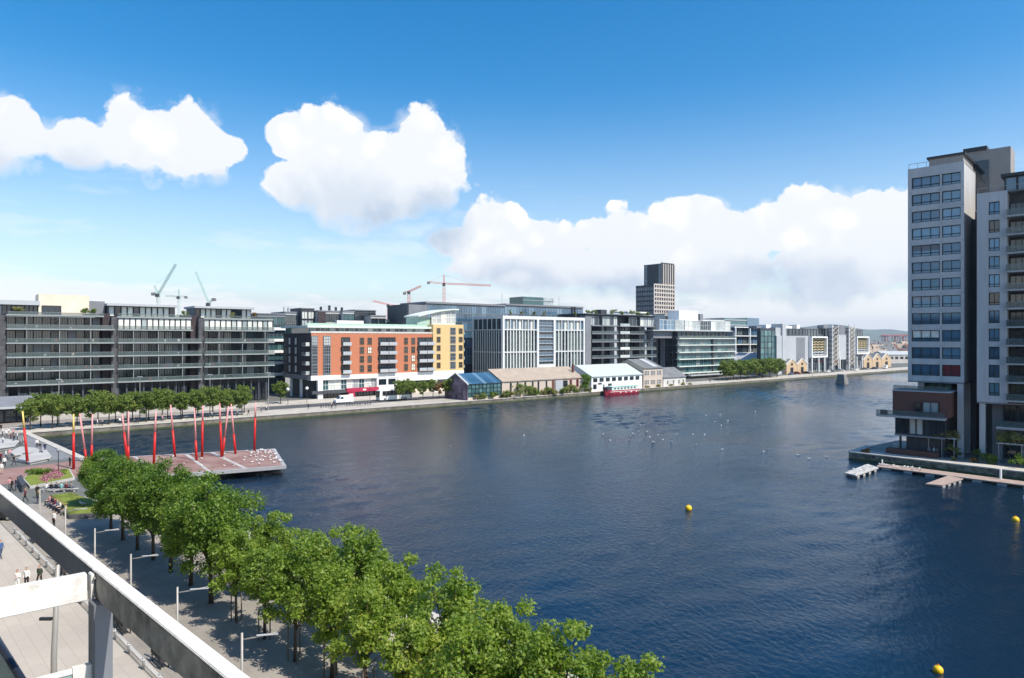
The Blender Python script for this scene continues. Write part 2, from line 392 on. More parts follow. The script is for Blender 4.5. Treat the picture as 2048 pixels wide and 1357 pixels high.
brickmat('yellow_wall', (.60, .44, .20), (.68, .50, .24), (.6, .48, .28))
brickmat('brick_buff', (.46, .33, .20), (.55, .41, .26), (.5, .42, .33))
brickmat('brick_pale', (.50, .42, .34), (.60, .50, .42), (.55, .48, .4))
mat('trim_red', (.45, .04, .03), .5)
mat('bark', (.085, .065, .05), .9, var=.35, scale=4, bump=.5)
leafmat('leaf', [(.035, .085, .012), (.08, .155, .020), (.155, .25, .032), (.28, .35, .06)], .45)
leafmat('leaf_young', [(.065, .125, .018), (.14, .225, .03), (.25, .34, .05), (.42, .44, .09)], .48)
leafmat('leaf_far', [(.065, .11, .018), (.115, .175, .028), (.175, .235, .042), (.25, .28, .06)], .35)
leafmat('leaf_yellow', [(.10, .13, .03), (.17, .19, .05), (.27, .26, .08), (.30, .22, .07)], .3)
leafmat('leaf_red', [(.16, .07, .03), (.25, .12, .04), (.28, .2, .06)], .3)

# ================================================================== the setting
WZ = -1.3
def water_material():
    m = bpy.data.materials.new('water'); m.use_nodes = True; nt = m.node_tree; N = nt.nodes; L = nt.links
    p = N['Principled BSDF']; p.inputs['Base Color'].default_value = (.003, .016, .036, 1); p.inputs['Roughness'].default_value = .07; p.inputs['IOR'].default_value = 1.38; p.inputs['Specular Tint'].default_value = (.56, .80, 1.0, 1)
    geo = N.new('ShaderNodeNewGeometry')
    def noise(scale, detail, rough, st=(1, 1, 1), dist=0.0):
        r = N.new('ShaderNodeMapping'); r.inputs['Rotation'].default_value = (0, 0, R(28)); r.inputs['Scale'].default_value = st
        L.new(geo.outputs['Position'], r.inputs['Vector'])
        n = N.new('ShaderNodeTexNoise'); n.inputs['Scale'].default_value = scale; n.inputs['Detail'].default_value = detail; n.inputs['Roughness'].default_value = rough; n.inputs['Distortion'].default_value = dist
        L.new(r.outputs[0], n.inputs['Vector']); return n.outputs[0]
    def mth(op, a, b):
        n = N.new('ShaderNodeMath'); n.operation = op
        for i, x in enumerate((a, b)):
            if isinstance(x, (int, float)): n.inputs[i].default_value = x
            else: L.new(x, n.inputs[i])
        return n.outputs[0]
    h = noise(2.2, 5, .62, (1, .6, 1), .3)
    # gusts: patches of ruffled and of smoother water
    g = noise(.017, 4, .6, (1, .35, 1), .8)
    gr = N.new('ShaderNodeMapRange'); gr.inputs[1].default_value = .36; gr.inputs[2].default_value = .66; gr.inputs[3].default_value = .28; gr.inputs[4].default_value = 1.0
    L.new(g, gr.inputs[0])
    bp = N.new('ShaderNodeBump'); bp.inputs['Distance'].default_value = .22
    L.new(gr.outputs[0], bp.inputs['Strength']); L.new(h, bp.inputs['Height']); L.new(bp.outputs[0], p.inputs['Normal'])
    return m
MATS['water'] = water_material()
def wave_mesh():
    "wind waves on the basin as real relief; a flat sheet goes on outside it"
    cell = .6; us = np.arange(8, 520, cell); vs = np.arange(-48, 178.25, cell); nu, nv = len(us), len(vs)
    UU, VV = np.meshgrid(us, vs, indexing='ij'); Xw = (UU*U.x + VV*V.x); Yw = (UU*U.y + VV*V.y)
    g = np.random.default_rng(12); H = np.zeros_like(Xw)
    gust = np.zeros_like(Xw)
    for i in range(9):
        th = g.uniform(0, 6.28); k = 2*np.pi/g.uniform(50, 210); gust += np.sin(k*(Xw*np.cos(th)+Yw*np.sin(th)*.6)+g.uniform(0, 6.28))
    gust = np.clip(.72 + gust*.30, .10, 1.9)
    for i in range(46):
        lam = 1.5*(9/1.5)**g.random(); th = R(-60) + g.normal()*.55; k = 2*np.pi/lam
        H += (.0165/k)*np.sin(k*(Xw*np.cos(th)+Yw*np.sin(th)) + g.uniform(0, 6.28))
    H *= gust
    co = np.stack([Xw, Yw, WZ + H], -1).reshape(-1, 3).astype(np.float32)
    a = (np.arange(nu-1)[:, None]*nv + np.arange(nv-1)[None, :]).ravel(); q = np.stack([a, a+nv, a+nv+1, a+1], -1).astype(np.int32); nf = len(q)
    me = bpy.data.meshes.new('water'); me.vertices.add(len(co)); me.vertices.foreach_set('co', co.ravel())
    me.loops.add(nf*4); me.loops.foreach_set('vertex_index', q.ravel()); me.polygons.add(nf); me.polygons.foreach_set('loop_start', np.arange(0, nf*4, 4, dtype=np.int32))
    me.polygons.foreach_set('use_smooth', np.ones(nf, dtype=bool)); me.materials.append(MATS['water']); me.update(calc_edges=True); return me
UA = R(50.2)
o = bpy.data.objects.new('water', wave_mesh()); COL.objects.link(o); tag(o, kind='structure')
b = MB(); b.poly([(-400, -60, WZ-.45), (900, -60, WZ-.45), (900, 900, WZ-.45), (-400, 900, WZ-.45)])
tag(b.obj('outer_water', MATS['water']), kind='structure')

# quay lines
QV = 178.3
NQ = Vector(gp(173, 919)); WDIR = Vector((-1.013, 1)).normalized()      # plaza edge: a point and its direction (away from the camera)
def on_edge(Y): return (NQ.x - (Y-NQ.y)*1.013, Y)
# corner of the plaza edge with the far quay
def corner():
    # v(p) = QV along the edge
    p0 = NQ; t = (QV - p0.dot(V))/WDIR.dot(V); q = p0 + WDIR*t; return (q.x, q.y)
CORN = corner()
far_r = uv(760, QV)
mat('ground', (.13, .135, .125), .9, var=.2, scale=.12, bump=.1)
outline = [on_edge(-40), CORN, far_r, uv(16000, QV), uv(16000, 16000), uv(-9000, 16000), uv(-9000, -200), (-300, -40)]
b = MB(); n = len(outline)
b.poly([(x, y, 0) for x, y in reversed(outline)])
for (a, e) in ((0, 1), (1, 2), (2, 3)):
    (x0, y0), (x1, y1) = outline[a], outline[e]; b.poly([(x0, y0, 0), (x0, y0, -4), (x1, y1, -4), (x1, y1, 0)])
g = b.obj('ground', MATS['ground']); tag(g, kind='structure')
bm = bmesh.new(); bm.from_mesh(g.data); bmesh.ops.triangulate(bm, faces=bm.faces[:]); bmesh.ops.recalc_face_normals(bm, faces=bm.faces[:]); bm.to_mesh(g.data); bm.free()
# make sure the top looks up
if g.data.polygons[0].normal.z < 0: g.data.flip_normals()

def strip(name, pts, z, m, label=None):
    b = MB(); b.poly([(x, y, z) for x, y in pts]); o = b.obj(name, m)
    if o.data.polygons[0].normal.z < 0: o.data.flip_normals()
    tag(o, label, kind='structure'); return o
pavemat('paving_light', (.50, .46, .40), (1.5, .75), rot=-39.8, var=.14, scale=.25, bump=.1)
pavemat('paving_mid', (.32, .29, .255), (1.2, .6), var=.16, scale=.3, bump=.1)
pavemat('paving_plaza', (.48, .435, .38), (1.6, .8), var=.13, scale=.22, bump=.1)
mat('paving_grey', (.20, .205, .215), .85, var=.15, scale=.3)
mat('paving_red', (.29, .15, .13), .85, var=.2, scale=.4, col2=(.28, .18, .16))
mat('asphalt', (.085, .085, .088), .9, var=.2, scale=.3)
# far quay: promenade, road, pavement
strip('promenade', [uv(onv(-60, QV), QV+.9), uv(420, QV+.9), uv(420, QV+13), uv(onv(-60, QV), QV+13)], .004, MATS['paving_light'])
strip('road', [uv(70, QV+14), uv(205, QV+14), uv(205, QV+23), uv(70, QV+23)], .006, MATS['asphalt'])
strip('pavement', [uv(-30, QV+23.2), uv(205, QV+23.2), uv(205, QV+38), uv(-30, QV+38)], .008, MATS['paving_light'])
strip('road_branch', [uv(70, QV+14.05), uv(70, QV+22.9), uv(5, QV+22.9), uv(5, QV+14.05)], .006, MATS['paving_mid'])
strip('far_promenade', [uv(420.02, QV+.9), uv(900, QV+.9), uv(900, QV+16), uv(420.02, QV+16)], .005, MATS['paving_light'])
# near promenade under the trees, plaza roadway, red carpet paving, grey ramp by the water
def near(off, Y): x, y = on_edge(Y); return (x + WDIR.y*off*-1, y + WDIR.x*off)   # off metres to the left of the edge
def nl(off, Y0, Y1): return [near(off, Y0), near(off, Y1)]
strip('tree_promenade', [near(.8, -20), near(.8, 92), near(17.2, 92), near(17.2, -20)], .004, MATS['paving_mid'])
strip('edge_paving', [near(.8, -20), near(.8, 92), near(5.0, 92), near(5.0, -20)], .008, MATS['paving_light'])
strip('plaza_paving', [near(17.3, -20), near(17.3, 96), near(70, 96), near(70, -20)], .005, MATS['paving_plaza'])
strip('red_paving', [gp(-120, 985), gp(60, 962), gp(215, 948), (on_edge(100)[0]-1, 100), (on_edge(112.5)[0]-1, 112.5), gp(0, 939), gp(-120, 948)], .012, MATS['paving_red'])
strip('grey_ramp', [gp(178, 918.5), gp(75, 872), gp(30, 872), gp(82, 920)], .011, MATS['paving_grey'])
# a few darker repair patches and joints in the light paving
for k, (a, b_, c_, d_) in enumerate([(24.5, 30, 24.9, 60), (31, 25, 31.25, 62), (38, 28, 38.2, 60)]):
    strip('paving_joint', [near(a, b_), near(a, d_), near(c_, d_), near(c_, b_)], .0095, MATS['paving_mid'])

# quay walls with coping stones
mat('quay_stone', (.17, .155, .125), .95, var=.5, scale=.5, bump=.6, bscale=3)
mat('coping', (.48, .45, .40), .85, var=.16, scale=.5, bump=.2)
mat('weed', (.07, .085, .035), .95, var=.4, scale=1.5)
def quay_wall(name, label, p0, p1, nrm, stone, nst, coping_w=.85, z1=.12):
    p0 = Vector(p0); p1 = Vector(p1); d = (p1-p0); Ln = d.length; rot = math.atan2(d.y, d.x)
    root = empty(name, (p0.x, p0.y, 0), rot, label, 'quay wall')
    s = 1 if Vector((-d.y, d.x)).dot(Vector(nrm)) > 0 else -1      # land side of the wall in local y
    part('wall', root, 0, Ln, -.22*s, .3*s, -3.5, -.06, MATS[stone])
    part('weed_band', root, 0, Ln, -.25*s, -.05*s, -1.6, -.95, MATS['weed'])
    step = min(4.0, Ln/nst); k = 0; x = 0
    while x < Ln-.1 and k < nst:
        x1 = min(Ln, x+step); part('coping_stone', root, x+.012, x1-.012, -.36*s, coping_w*s, -.058, z1 + .02*random.random(), MATS['coping']); x = x1; k += 1
    if x < Ln-.1: part('coping', root, x, Ln, -.36*s, coping_w*s, -.058, z1, MATS['coping'])
    return root
quay_wall('quay_wall', 'long pale stone quay wall along the far side of the dock', CORN, uv(760, QV), V, 'quay_stone', 90)
quay_wall('quay_wall', 'stone quay edge of the plaza running from its corner behind the near trees', on_edge(-20), CORN, (-1, -1), 'quay_stone', 60)

# right-hand quay with its rough stone wall
RQ = [gp(1700, 904), gp(1735, 892.5), gp(1826, 874.5), (150, 195), (240, 120), (150, 30)]
_a, _b = Vector(RQ[0]), Vector(gp(2048, 944)); _e = _b + (_b-_a).normalized()*60; RQ[-1] = (_e.x, _e.y)
b = MB(); b.prism(list(reversed(RQ)), -4, -.01); o = b.obj('right_quay', MATS['paving_mid']); tag(o, kind='structure')
bm = bmesh.new(); bm.from_mesh(o.data); bmesh.ops.triangulate(bm, faces=bm.faces[:]); bmesh.ops.recalc_face_normals(bm, faces=bm.faces[:]); bm.to_mesh(o.data); bm.free()
mat('rubble', (.09, .082, .062), .95, var=.6, scale=1.2, bump=.9, bscale=2.5, col2=(.2, .18, .13))
a0, a1 = Vector(RQ[0]), Vector(RQ[-1])
quay_wall('quay_wall', 'dark mossy stone quay wall below the right-hand apartment towers', a0, a1, (1, 1), 'rubble', 28, 2.6)
quay_wall('quay_wall', 'short stone quay end wall at the tip left of the right-hand towers', RQ[1], RQ[0], (1, .2), 'rubble', 6)

# deck of the red sticks
DQ = [(-54.3, 97.2), (-35.3, 106.8), (-42.8, 123.4), (-70.3, 113.0)]
mat('deck_red', (.25, .10, .085), .8, var=.3, scale=.18, col2=(.27, .19, .165), bump=.1)
mat('deck_edge', (.33, .33, .34), .7, var=.1)
root = empty('pier_deck', (DQ[0][0], DQ[0][1], 0), 0, 'red and grey platform jutting over the water under the red sticks', 'pier')
ox, oy = DQ[0]; L4 = [(x-ox, y-oy) for x, y in DQ]
b = MB(); b.prism(L4, -.30, .20); b.obj('deck', MATS['deck_edge'], root)
cxm = sum(x for x, y in L4)/4; cym = sum(y for x, y in L4)/4
ins = [(cxm+(x-cxm)*.955, cym+(y-cym)*.94) for x, y in L4]
b = MB(); b.poly([(x, y, .206) for x, y in ins]); b.obj('carpet', MATS['deck_red'], root)
# plain grey bands crossing the red surface
def lerp2(a, b_, t): return (a[0]+(b_[0]-a[0])*t, a[1]+(b_[1]-a[1])*t)
rr = random.Random(3)
for t in (.2, .47, .72):
    w = rr.uniform(.015, .035); t2 = t+rr.uniform(-.10, .10)
    q = [lerp2(ins[0], ins[1], t), lerp2(ins[0], ins[1], t+w), lerp2(ins[3], ins[2], t2+w), lerp2(ins[3], ins[2], t2)]
    b = MB(); b.poly([(x, y, .210) for x, y in q]); b.obj('grey_band', MATS['concrete'], root)
for t in (.12, .36, .6, .84):
    for s in (.12, .5, .88):
        p = lerp2(lerp2(L4[0], L4[1], t), lerp2(L4[3], L4[2], t), s)
        b = MB(); b.tube([(p[0], p[1], -3.5), (p[0], p[1], -.3)], [.3, .3], 8); b.obj('pile', MATS['metal_dark'], root)

# floating jetty on the right
mat('jetty_deck', (.36, .275, .235), .85, var=.15, scale=1.0, stretch=(1, 1, 1))
mat('jetty_pale', (.46, .45, .43), .85, var=.15, scale=1.0)
JZ = -.80
def jp(px, py): return Vector(gp(px, py, JZ))
root = empty('floating_jetty', (*jp(1990, 955), WZ), 0, 'long pink planked floating jetty with two finger piers below the right quay', 'jetty')
o_ = root.location
def jslab(name, pts, m, float_n, fw):
    b = MB(); pl = [(p.x-o_.x, p.y-o_.y) for p in pts]; b.prism(pl, JZ-WZ-.16, JZ-WZ); k = b.obj(name, m, root)
    for i in range(float_n):
        t = (i+.5)/float_n
        a = lerp2(pl[0], pl[1], t); e = lerp2(pl[3], pl[2], t); dx = ((pl[1][0]-pl[0][0]), (pl[1][1]-pl[0][1])); l = math.hypot(*dx); dx = (dx[0]/l*fw/2, dx[1]/l*fw/2)
        b = MB(); a2 = lerp2(a, e, .04); e2 = lerp2(a, e, .96)
        b.prism([(a2[0]-dx[0], a2[1]-dx[1]), (a2[0]+dx[0], a2[1]+dx[1]), (e2[0]+dx[0], e2[1]+dx[1]), (e2[0]-dx[0], e2[1]-dx[1])], -.45, JZ-WZ-.17); b.obj('float', MATS['concrete'], root)
    return k
def ccw(P):
    s = sum(P[i].x*P[(i+1) % 4].y - P[(i+1) % 4].x*P[i].y for i in range(4)); return P if s > 0 else [P[3], P[2], P[1], P[0]]
mA, mB, mC, mD = jp(1752, 932.5), jp(2046, 970.0), jp(2050, 964), jp(1762, 926.5)
ext = (mB-mA).normalized()*30
jslab('walkway', [mA, mB+ext, mC+ext, mD], MATS['jetty_deck'], 16, 1.2)
jslab('finger', [jp(1712, 950.5), jp(1757, 935.2), jp(1735, 927.6), jp(1689, 945)], MATS['jetty_pale'], 4, .9)
jslab('finger', [jp(1884, 970), jp(1926, 957), jp(1897, 950.6), jp(1851, 967)], MATS['jetty_deck'], 4, .9)
for px, py in ((2001, 958.0),):
    p = jp(px, py); b = MB(); b.tube([(p.x-o_.x, p.y-o_.y, -1.5), (p.x-o_.x, p.y-o_.y, 1.95)], [.16, .16], 8); b.obj('mooring_post', MATS['white'], root)
p = jp(1764, 926.5); b = MB(); b.tube([(p.x-o_.x, p.y-o_.y, -1.5), (p.x-o_.x, p.y-o_.y, 1.1)], [.13, .13], 8); b.obj('mooring_post', MATS['white'], root)

# hills over the bay
rr = random.Random(11); b = MB()
pts = []
for i in range(61):
    t = i/60; px = 1380 + t*900
    hpy = 678 - (21*math.exp(-((px-1605)/150)**2) + 8*math.exp(-((px-1750)/120)**2) + 3*math.sin(px*.05) + 4)
    if px > 1900: hpy = 672
    Y = 9500; x = (px-CX)/FPX*Y; z = CAMH + (CY-hpy)/FPX*Y
    pts.append((x, Y, max(z, 25)))
for i in range(60):
    (x0, y0, z0), (x1, y1, z1) = pts[i], pts[i+1]
    b.poly([(x0, y0-1500, 0), (x1, y1-1500, 0), (x1, y1, z1), (x0, y0, z0)]); b.poly([(x0, y0, z0), (x1, y1, z1), (x1, y1+1500, 0), (x0, y0+1500, 0)])
mat('hill', (.10, .13, .09), .95, var=.3, scale=.003)
tag(b.obj('hills', MATS['hill'], smooth=True), kind='structure')
mat('frame_brown', (.22, .14, .07), .6)

# ================================================================== buildings on the far quay
def rail(B, x0, x1, z, y, h=1.05, gm='glass_rail'):
    g = B.b('balustrade', x0, x1, y, y+.05, z, z+h-.06, gm)
    B.b('handrail', x0, x1, y-.03, y+.07, z+h-.055, z+h, 'slab')
    return g
# ---- three-part dark glass apartment block on the left (front at 44 m behind the quay)
A = Bld('balcony_apartments', 'long dark glass apartment block of three parts with continuous balcony slabs', 'apartment block', v=222, px0=15)
LZ = [7.9+3.72*k for k in range(6)]
xa = [A.X(p) for p in (15, 206, 236, 383, 408, 546)]
A.b('wall', xa[0]-9, xa[5]-1, 4.2, 20, 0, LZ[4], 'panel_dark')
A.b('wall', xa[0]-.2, xa[1], 4.25, 20, LZ[4], LZ[5]-.4, 'panel_dark')
A.b('stone_wall', xa[0]-9, xa[0]-.3, -.5, 8, 0, LZ[5]-.2, 'stone_dark')
for i in (1, 3):   # recessed brick cores between the blocks
    A.b('core', xa[i]+.1, xa[i+1]-1.8, 1.2, 14, 0, LZ[5]+.8, 'brick_dark'); A.b('end_wall', xa[i+1]-1.7, xa[i+1]-.2, -.6, 12, 3.2, LZ[5]-.2, 'stone_dark')
rr = random.Random(21)
for bi, (x0, x1) in enumerate(((xa[0], xa[1]), (xa[2], xa[3]), (xa[4], xa[5]))):
    top = 5 if bi == 0 else 4
    nb = 11 if bi == 0 else 9
    for k in range(top+1):
        z = LZ[k]; xe = x1 + (2.6 if bi < 2 and k < top else 0)
        A.b('balcony_slab', x0-.3, xe, -1.7, 4.2, z-.34, z, 'slab')
        if k < 5:
            rail(A, x0-.2, xe-.1, z, -1.6)
        if k < top:
            for q in range(nb):
                a = x0 + (x1-x0)*q/nb; e = x0 + (x1-x0)*(q+1)/nb
                r = rr.random()
                if r < .12: A.b('panel', a+.05, e-.05, 3.9, 4.18, z, LZ[k+1]-.43, 'panel_light')
                else: A.w(a+.03, e-.03, z+.02, LZ[k+1]-.45, 4.0, cols=3 if r < .6 else 4, gm='glass_teal' if r > .93 else ('curtain' if .86 < r < .93 else 'glass_var'), tx=.05, tz=.03)
            for q in range(3):   # slender steel posts and glass screens between flats
                xq = x0 + (x1-x0)*(q+.55)/3
                A.b('post', xq, xq+.14, -1.55, -1.4, z, LZ[k+1]-.43, 'slab')
                A.b('screen', xq+.03, xq+.11, -1.38, 3.88, z+.02, LZ[k+1]-.5, 'glass_rail')
            for q in range(5):  # things standing on the balconies
                xq = rr.uniform(x0+1, x1-1); w = rr.uniform(.25, .7)
                A.b('balcony_furniture', xq, xq+w, -1.0, -.4, z+.002, z+rr.uniform(.45, .95), rr.choice(['white', 'panel_light', 'cream', 'panel_dark', 'trim_red', 'panel_dark']))
    # ground floor shopfronts
    n = 9
    for q in range(n):
        a = x0 + (x1-x0)*q/n; e = x0 + (x1-x0)*(q+1)/n
        A.w(a+.1, e-.1, .3, 5.6, 3.5, cols=2, rows=2, tx=.04, tz=.03, gm='glass_bright' if (bi == 0 and q in (1, 2, 4)) else 'glass', name='shopfront')
        A.b('column', a-.2, a+.2, -.4, .1, 0, LZ[0]-.43, 'panel_dark')
    if bi > 0:   # bright storey behind floor-length curtains
        n = 13
        for q in range(n):
            a = x0 + (x1-x0)*q/n; e = x0 + (x1-x0)*(q+1)/n
            A.w(a+.05, e-.05, LZ[4]+.02, LZ[5]-.5, .1, cols=1, gm='curtain' if rr.random() < .78 else 'glass_bright', tx=.08, tz=.03)
        A.b('storey', x0, x1, .35, 14, LZ[4], LZ[5]-.45, 'panel_light')
        A.b('roof_slab', x0-.2, x1, -.3, 14, LZ[5]-.44, LZ[5], 'slab'); rail(A, x0, x1-.1, LZ[5], -.2, .8)
        # set-back penthouse
        p0, p1 = (A.X(218, 3), A.X(352, 3)) if bi == 1 else (A.X(392, 3), A.X(505, 3))
        A.b('penthouse', p0, p1, 4.3, 14, LZ[5], LZ[5]+3.1, 'panel_grey'); A.b('penthouse_roof', p0-.6, p1+.4, 2.2, 14.5, LZ[5]+3.1, LZ[5]+3.75, 'panel_light')
        n = 11
        for q in range(n):
            a = p0 + (p1-p0)*q/n; e = p0+(p1-p0)*(q+1)/n
            A.w(a+.05, e-.05, LZ[5]+.1, LZ[5]+3.0, 4.1, cols=1, gm='curtain' if rr.random() < .55 else 'glass', tx=.08, tz=.04)
    else:
        rail(A, x0, x1, LZ[5], -1.6, .7)
        p0, p1 = A.X(5, 4), A.X(76, 4)
        A.b('penthouse', p0, p1, 4.6, 14, LZ[5], LZ[5]+2.7, 'panel_dark'); A.b('penthouse_roof', p0-.6, p1+.4, 3.2, 14.5, LZ[5]+2.7, LZ[5]+3.9, 'panel_light')
        n = 8
        for q in range(n):
            a = p0 + (p1-p0)*q/n; e = p0+(p1-p0)*(q+1)/n; A.w(a+.05, e-.05, LZ[5]+.1, LZ[5]+2.6, 4.4, gm='glass', tx=.07, tz=.04)
        p0, p1 = A.X(77, 4), A.X(178, 4); zt = A.Z(80, 588, 4)
        pb = A.b('plant_room', p0, p1, 3.6, 12, LZ[5], zt, 'cream')
        A.w(p0+.7, p0+5.2, LZ[5]+.05, LZ[5]+2.7, 3.5, cols=3, gm='glass')
        A.b('plant_room', A.X(178, 6), A.X(210, 6), 6, 12, LZ[5], A.Z(180, 602, 6), 'panel_grey')
for i, (px, w) in enumerate(((30, 1.4), (165, 2.2), (178, 1.4))):
    x = A.X(px, 1); A.b('roof_planter', x, x+w, .2, 1.0, LZ[5], LZ[5]+.45, 'panel_dark')

# ---- dark kiosk and terrace building at the far left edge, in front of the apartments
K = Bld('canopy_pavilion', 'dark flat-roofed pavilion with sloping canopy at the left edge of the plaza', 'pavilion', O=gp(-70, 852), rot=UROT)
x1 = K.X(64)
K.b('wall', 0, x1-.5, .5, 7, 0, 3.4, 'panel_dark')
mb = MB(); mb.gablex([(-2.6, 3.9), (7.5, 5.6), (7.5, 5.9), (-2.6, 4.25)], -1, x1+.6); mb.obj('canopy', MATS['panel_grey'], K.root)
for q in range(5): K.w(.4+q*(x1-1)/5, .2+(q+1)*(x1-1)/5, .2, 3.1, .4, cols=2, gm='glass')
K.b('sign_band', x1*.5, x1+.3, -2.7, -2.62, 3.6, 4.15, 'panel_light')
for q in range(3): K.b('column', q*x1/2.2, q*x1/2.2+.2, -2.3, -2.1, 0, 3.95, 'metal_dark')

# ---- orange brick apartments with yellow end
Bk = Bld('brick_apartments', 'orange brick apartment block with dark side wall, white ground floor and yellow end', 'apartment block', v=217, px0=622)
xr, xy = Bk.X(865), Bk.X(926)
zb, zt = Bk.Z(622, 752), Bk.Z(622, 666)
ys = Bk.Y(567)
z1 = Bk.Z(622, 763)
Bk.b('brick_front', .12, xr, 0, 1.0, zb, zt, 'brick_orange')
Bk.b('brick_side', 0, .1, 0, ys, zb, zt, 'brick_dark')  # shade of this side put into its dark brick and grey band
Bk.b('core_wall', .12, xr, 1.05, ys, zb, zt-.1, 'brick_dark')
Bk.b('white_band', -.15, xr+.2, -.35, 3, zb-1.5, zb-.01, 'white'); Bk.b('grey_band', -.15, -.02, -.3, ys, zb-1.4, zb-.02, 'panel_grey')
Bk.b('ground_floor', 2.5, xr, 3.2, ys, 0, zb-1.52, 'panel_dark')
rz = [zb + (zt-zb)*t for t in (.045, .27, .49, .715)]; rh = (zt-zb)*.17
def cb(x): return Bk.X(540+x/4.85)
for x0, x1 in ((402, 460), (517, 585)):
    for k in range(4): Bk.w(cb(x0), cb(x1), rz[k], rz[k]+rh*1.25, -.3, cols=3, rows=3, gm='glass_bright' if k == 3 else 'glass', fm='metal_grey', tx=.06, tz=.05)
    Bk.b('bay', cb(x0)-.1, cb(x1)+.1, -.14, -.02, zb, zt-.9, 'panel_grey')
for k in range(4):
    for x0, x1 in ((870, 912), (946, 987), (1300, 1337), (1370, 1407)):
        Bk.w(cb(x0), cb(x1), rz[k]+.15, rz[k]+rh+.15, -.08, cols=2, rows=2, gm='glass' if rr.random() < .75 else 'curtain', fm='frame_brown', tx=.08, tz=.05)
    for x0, x1, n in ((690, 777, 1), (1050, 1218, 2), (1430, 1583, 2)):
        X0, X1 = cb(x0), cb(x1)
        Bk.b('loggia', X0, X1, -.06, -.01, rz[k]-.1, rz[k]+rh+.25, 'black')
        for q in range(n):
            a = X0+(X1-X0)*q/n; e = X0+(X1-X0)*(q+1)/n
            Bk.w(a+.1, e-.1, rz[k]-.05, rz[k]+rh+.1, -.1, cols=3, gm='glass', tx=.05, tz=.04, name='balcony_door')
            sl = Bk.b('balcony_slab', a+.05, e-.05, -1.5, -.12, rz[k]-.28, rz[k]-.1, 'slab')
            Bk.b('balcony_rail', a+.1, e-.1, -1.5, -1.44, rz[k]-.08, rz[k]+.98, 'panel_light')
for k in range(4):   # side wall: narrow windows and corner balconies
    for t in (.22, .45):
        y = ys*(1-t); win(Bk.root, y, y-1.0, rz[k]+.2, rz[k]+rh, -.05, cols=1, fm=MATS['frame_white'], gm=MATS['glass_bright'], rz=-math.pi/2, tx=.12, tz=.06)
    Bk.b('balcony_slab', -1.5, -.02, .8, 4.2, rz[k]-.3, rz[k]-.1, 'panel_light'); Bk.b('balcony_rail', -1.5, -1.43, .8, 4.2, rz[k]-.08, rz[k]+.95, 'glass_rail'); Bk.b('balcony_rail', -1.42, -.02, .8, .87, rz[k]-.08, rz[k]+.95, 'glass_bright')
    Bk.b('loggia', -.06, -.01, ys-4, ys-.5, rz[k]-.1, rz[k]+rh+.1, 'black'); Bk.b('balcony_slab', -1.2, -.08, ys-4, ys-.5, rz[k]-.3, rz[k]-.1, 'panel_grey')
# glazed roof storey with green canopy
Bk.b('parapet', -.1, xr, -.1, 2, zt+.01, zt+.6, 'concrete_light')
zs = Bk.Z(640, 655.5, 2.2)
n = 26
for q in range(n):
    a = .6+(xr-1.2)*q/n; e = .6+(xr-1.2)*(q+1)/n; Bk.w(a, e-.04, zt+.62, zs, 2.2, cols=1, gm=rr.choice(['glass_teal', 'glass_teal', 'glass_bright', 'glass']), fm='frame_white', tx=.05, tz=.04)
Bk.b('roof_storey', .4, xr, 2.5, ys-1, zt+.02, zs, 'glass_teal')
mat('green_copper', (.35, .48, .40), .7, var=.1); MATS['roof_pale'] = mat('roof_pale', (.62, .68, .62), .7, var=.08)
Bk.b('canopy', -1.0, xr+.3, .4, ys, zs+.01, zs+.75, 'roof_pale')
Bk.b('roof_rail', 0, xr, 3, 3.1, zs+.76, zs+1.6, 'green_copper')
# white ground floor: glazed shops, columns, red fascia
for q in range(9):
    a = cb(515)+(cb(1035)-cb(515))*q/9; e = cb(515)+(cb(1035)-cb(515))*(q+1)/9
    Bk.w(a, e-.05, zb-5.0, zb-1.6, .6, cols=2, rows=2, gm='glass_bright' if q % 3 else 'glass_teal', fm='frame_white', tx=.05, tz=.04, name='shop_window')
    Bk.w(a, e-.05, .15, zb-6.2, 1.2, cols=2, gm='glass', tx=.05, tz=.03, name='shop_door')
Bk.b('back_wall', cb(505), xr, 1.6, 3.1, 0, zb-1.55, 'panel_grey')
Bk.b('fascia', cb(400), cb(730), -.9, .5, zb-6.1, zb-5.1, 'panel_dark')
mat('red_sign', (.38, .02, .06), .6, var=.15)
Bk.b('shop_sign', cb(735), cb(1045), -.9, .5, zb-6.0, zb-4.7, 'red_sign'); Bk.b('shop_sign', cb(740), cb(805), -1.6, -1.4, zb-7.6, zb-6.1, 'red_sign')
Bk.b('sign_letters', cb(890), cb(920), -.96, -.91, zb-5.6, zb-5.1, 'white'); Bk.b('sign_letters', cb(750), cb(785), -1.66, -1.61, zb-7.2, zb-6.5, 'white')
Bk.b('column', cb(460), cb(508), -.5, .6, 0, zb-1.52, 'white')
for x in (195, 290):   # columns below the side wall
    y = Bk.Y(540+x/4.85); Bk.b('column', .1, .8, y-.3, y+.4, 0, zb-1.45, 'white')
Bk.b('white_wall', cb(1035), cb(1235), -.2, 1.5, 0, zb-1.52, 'white')
for x0, x1 in ((1052, 1125), (1145, 1215)): Bk.w(cb(x0), cb(x1), zb-4.0, zb-2.0, -.24, cols=3, gm='glass', tx=.05, tz=.05)
Bk.b('white_wall', cb(1235), xy-1, -.1, 1.5, 0, zb-6, 'cream'); Bk.b('white_beam', cb(1235), xy, -.6, 1.5, zb-3.0, zb-1.52, 'white')
for q in range(7):
    a = cb(1240)+(cb(1590)-cb(1240))*q/7; e = cb(1240)+(cb(1590)-cb(1240))*(q+1)/7; Bk.w(a, e-.05, zb-5.6, zb-3.02, .4, cols=2, gm='glass', tx=.05, tz=.05, name='shop_window')
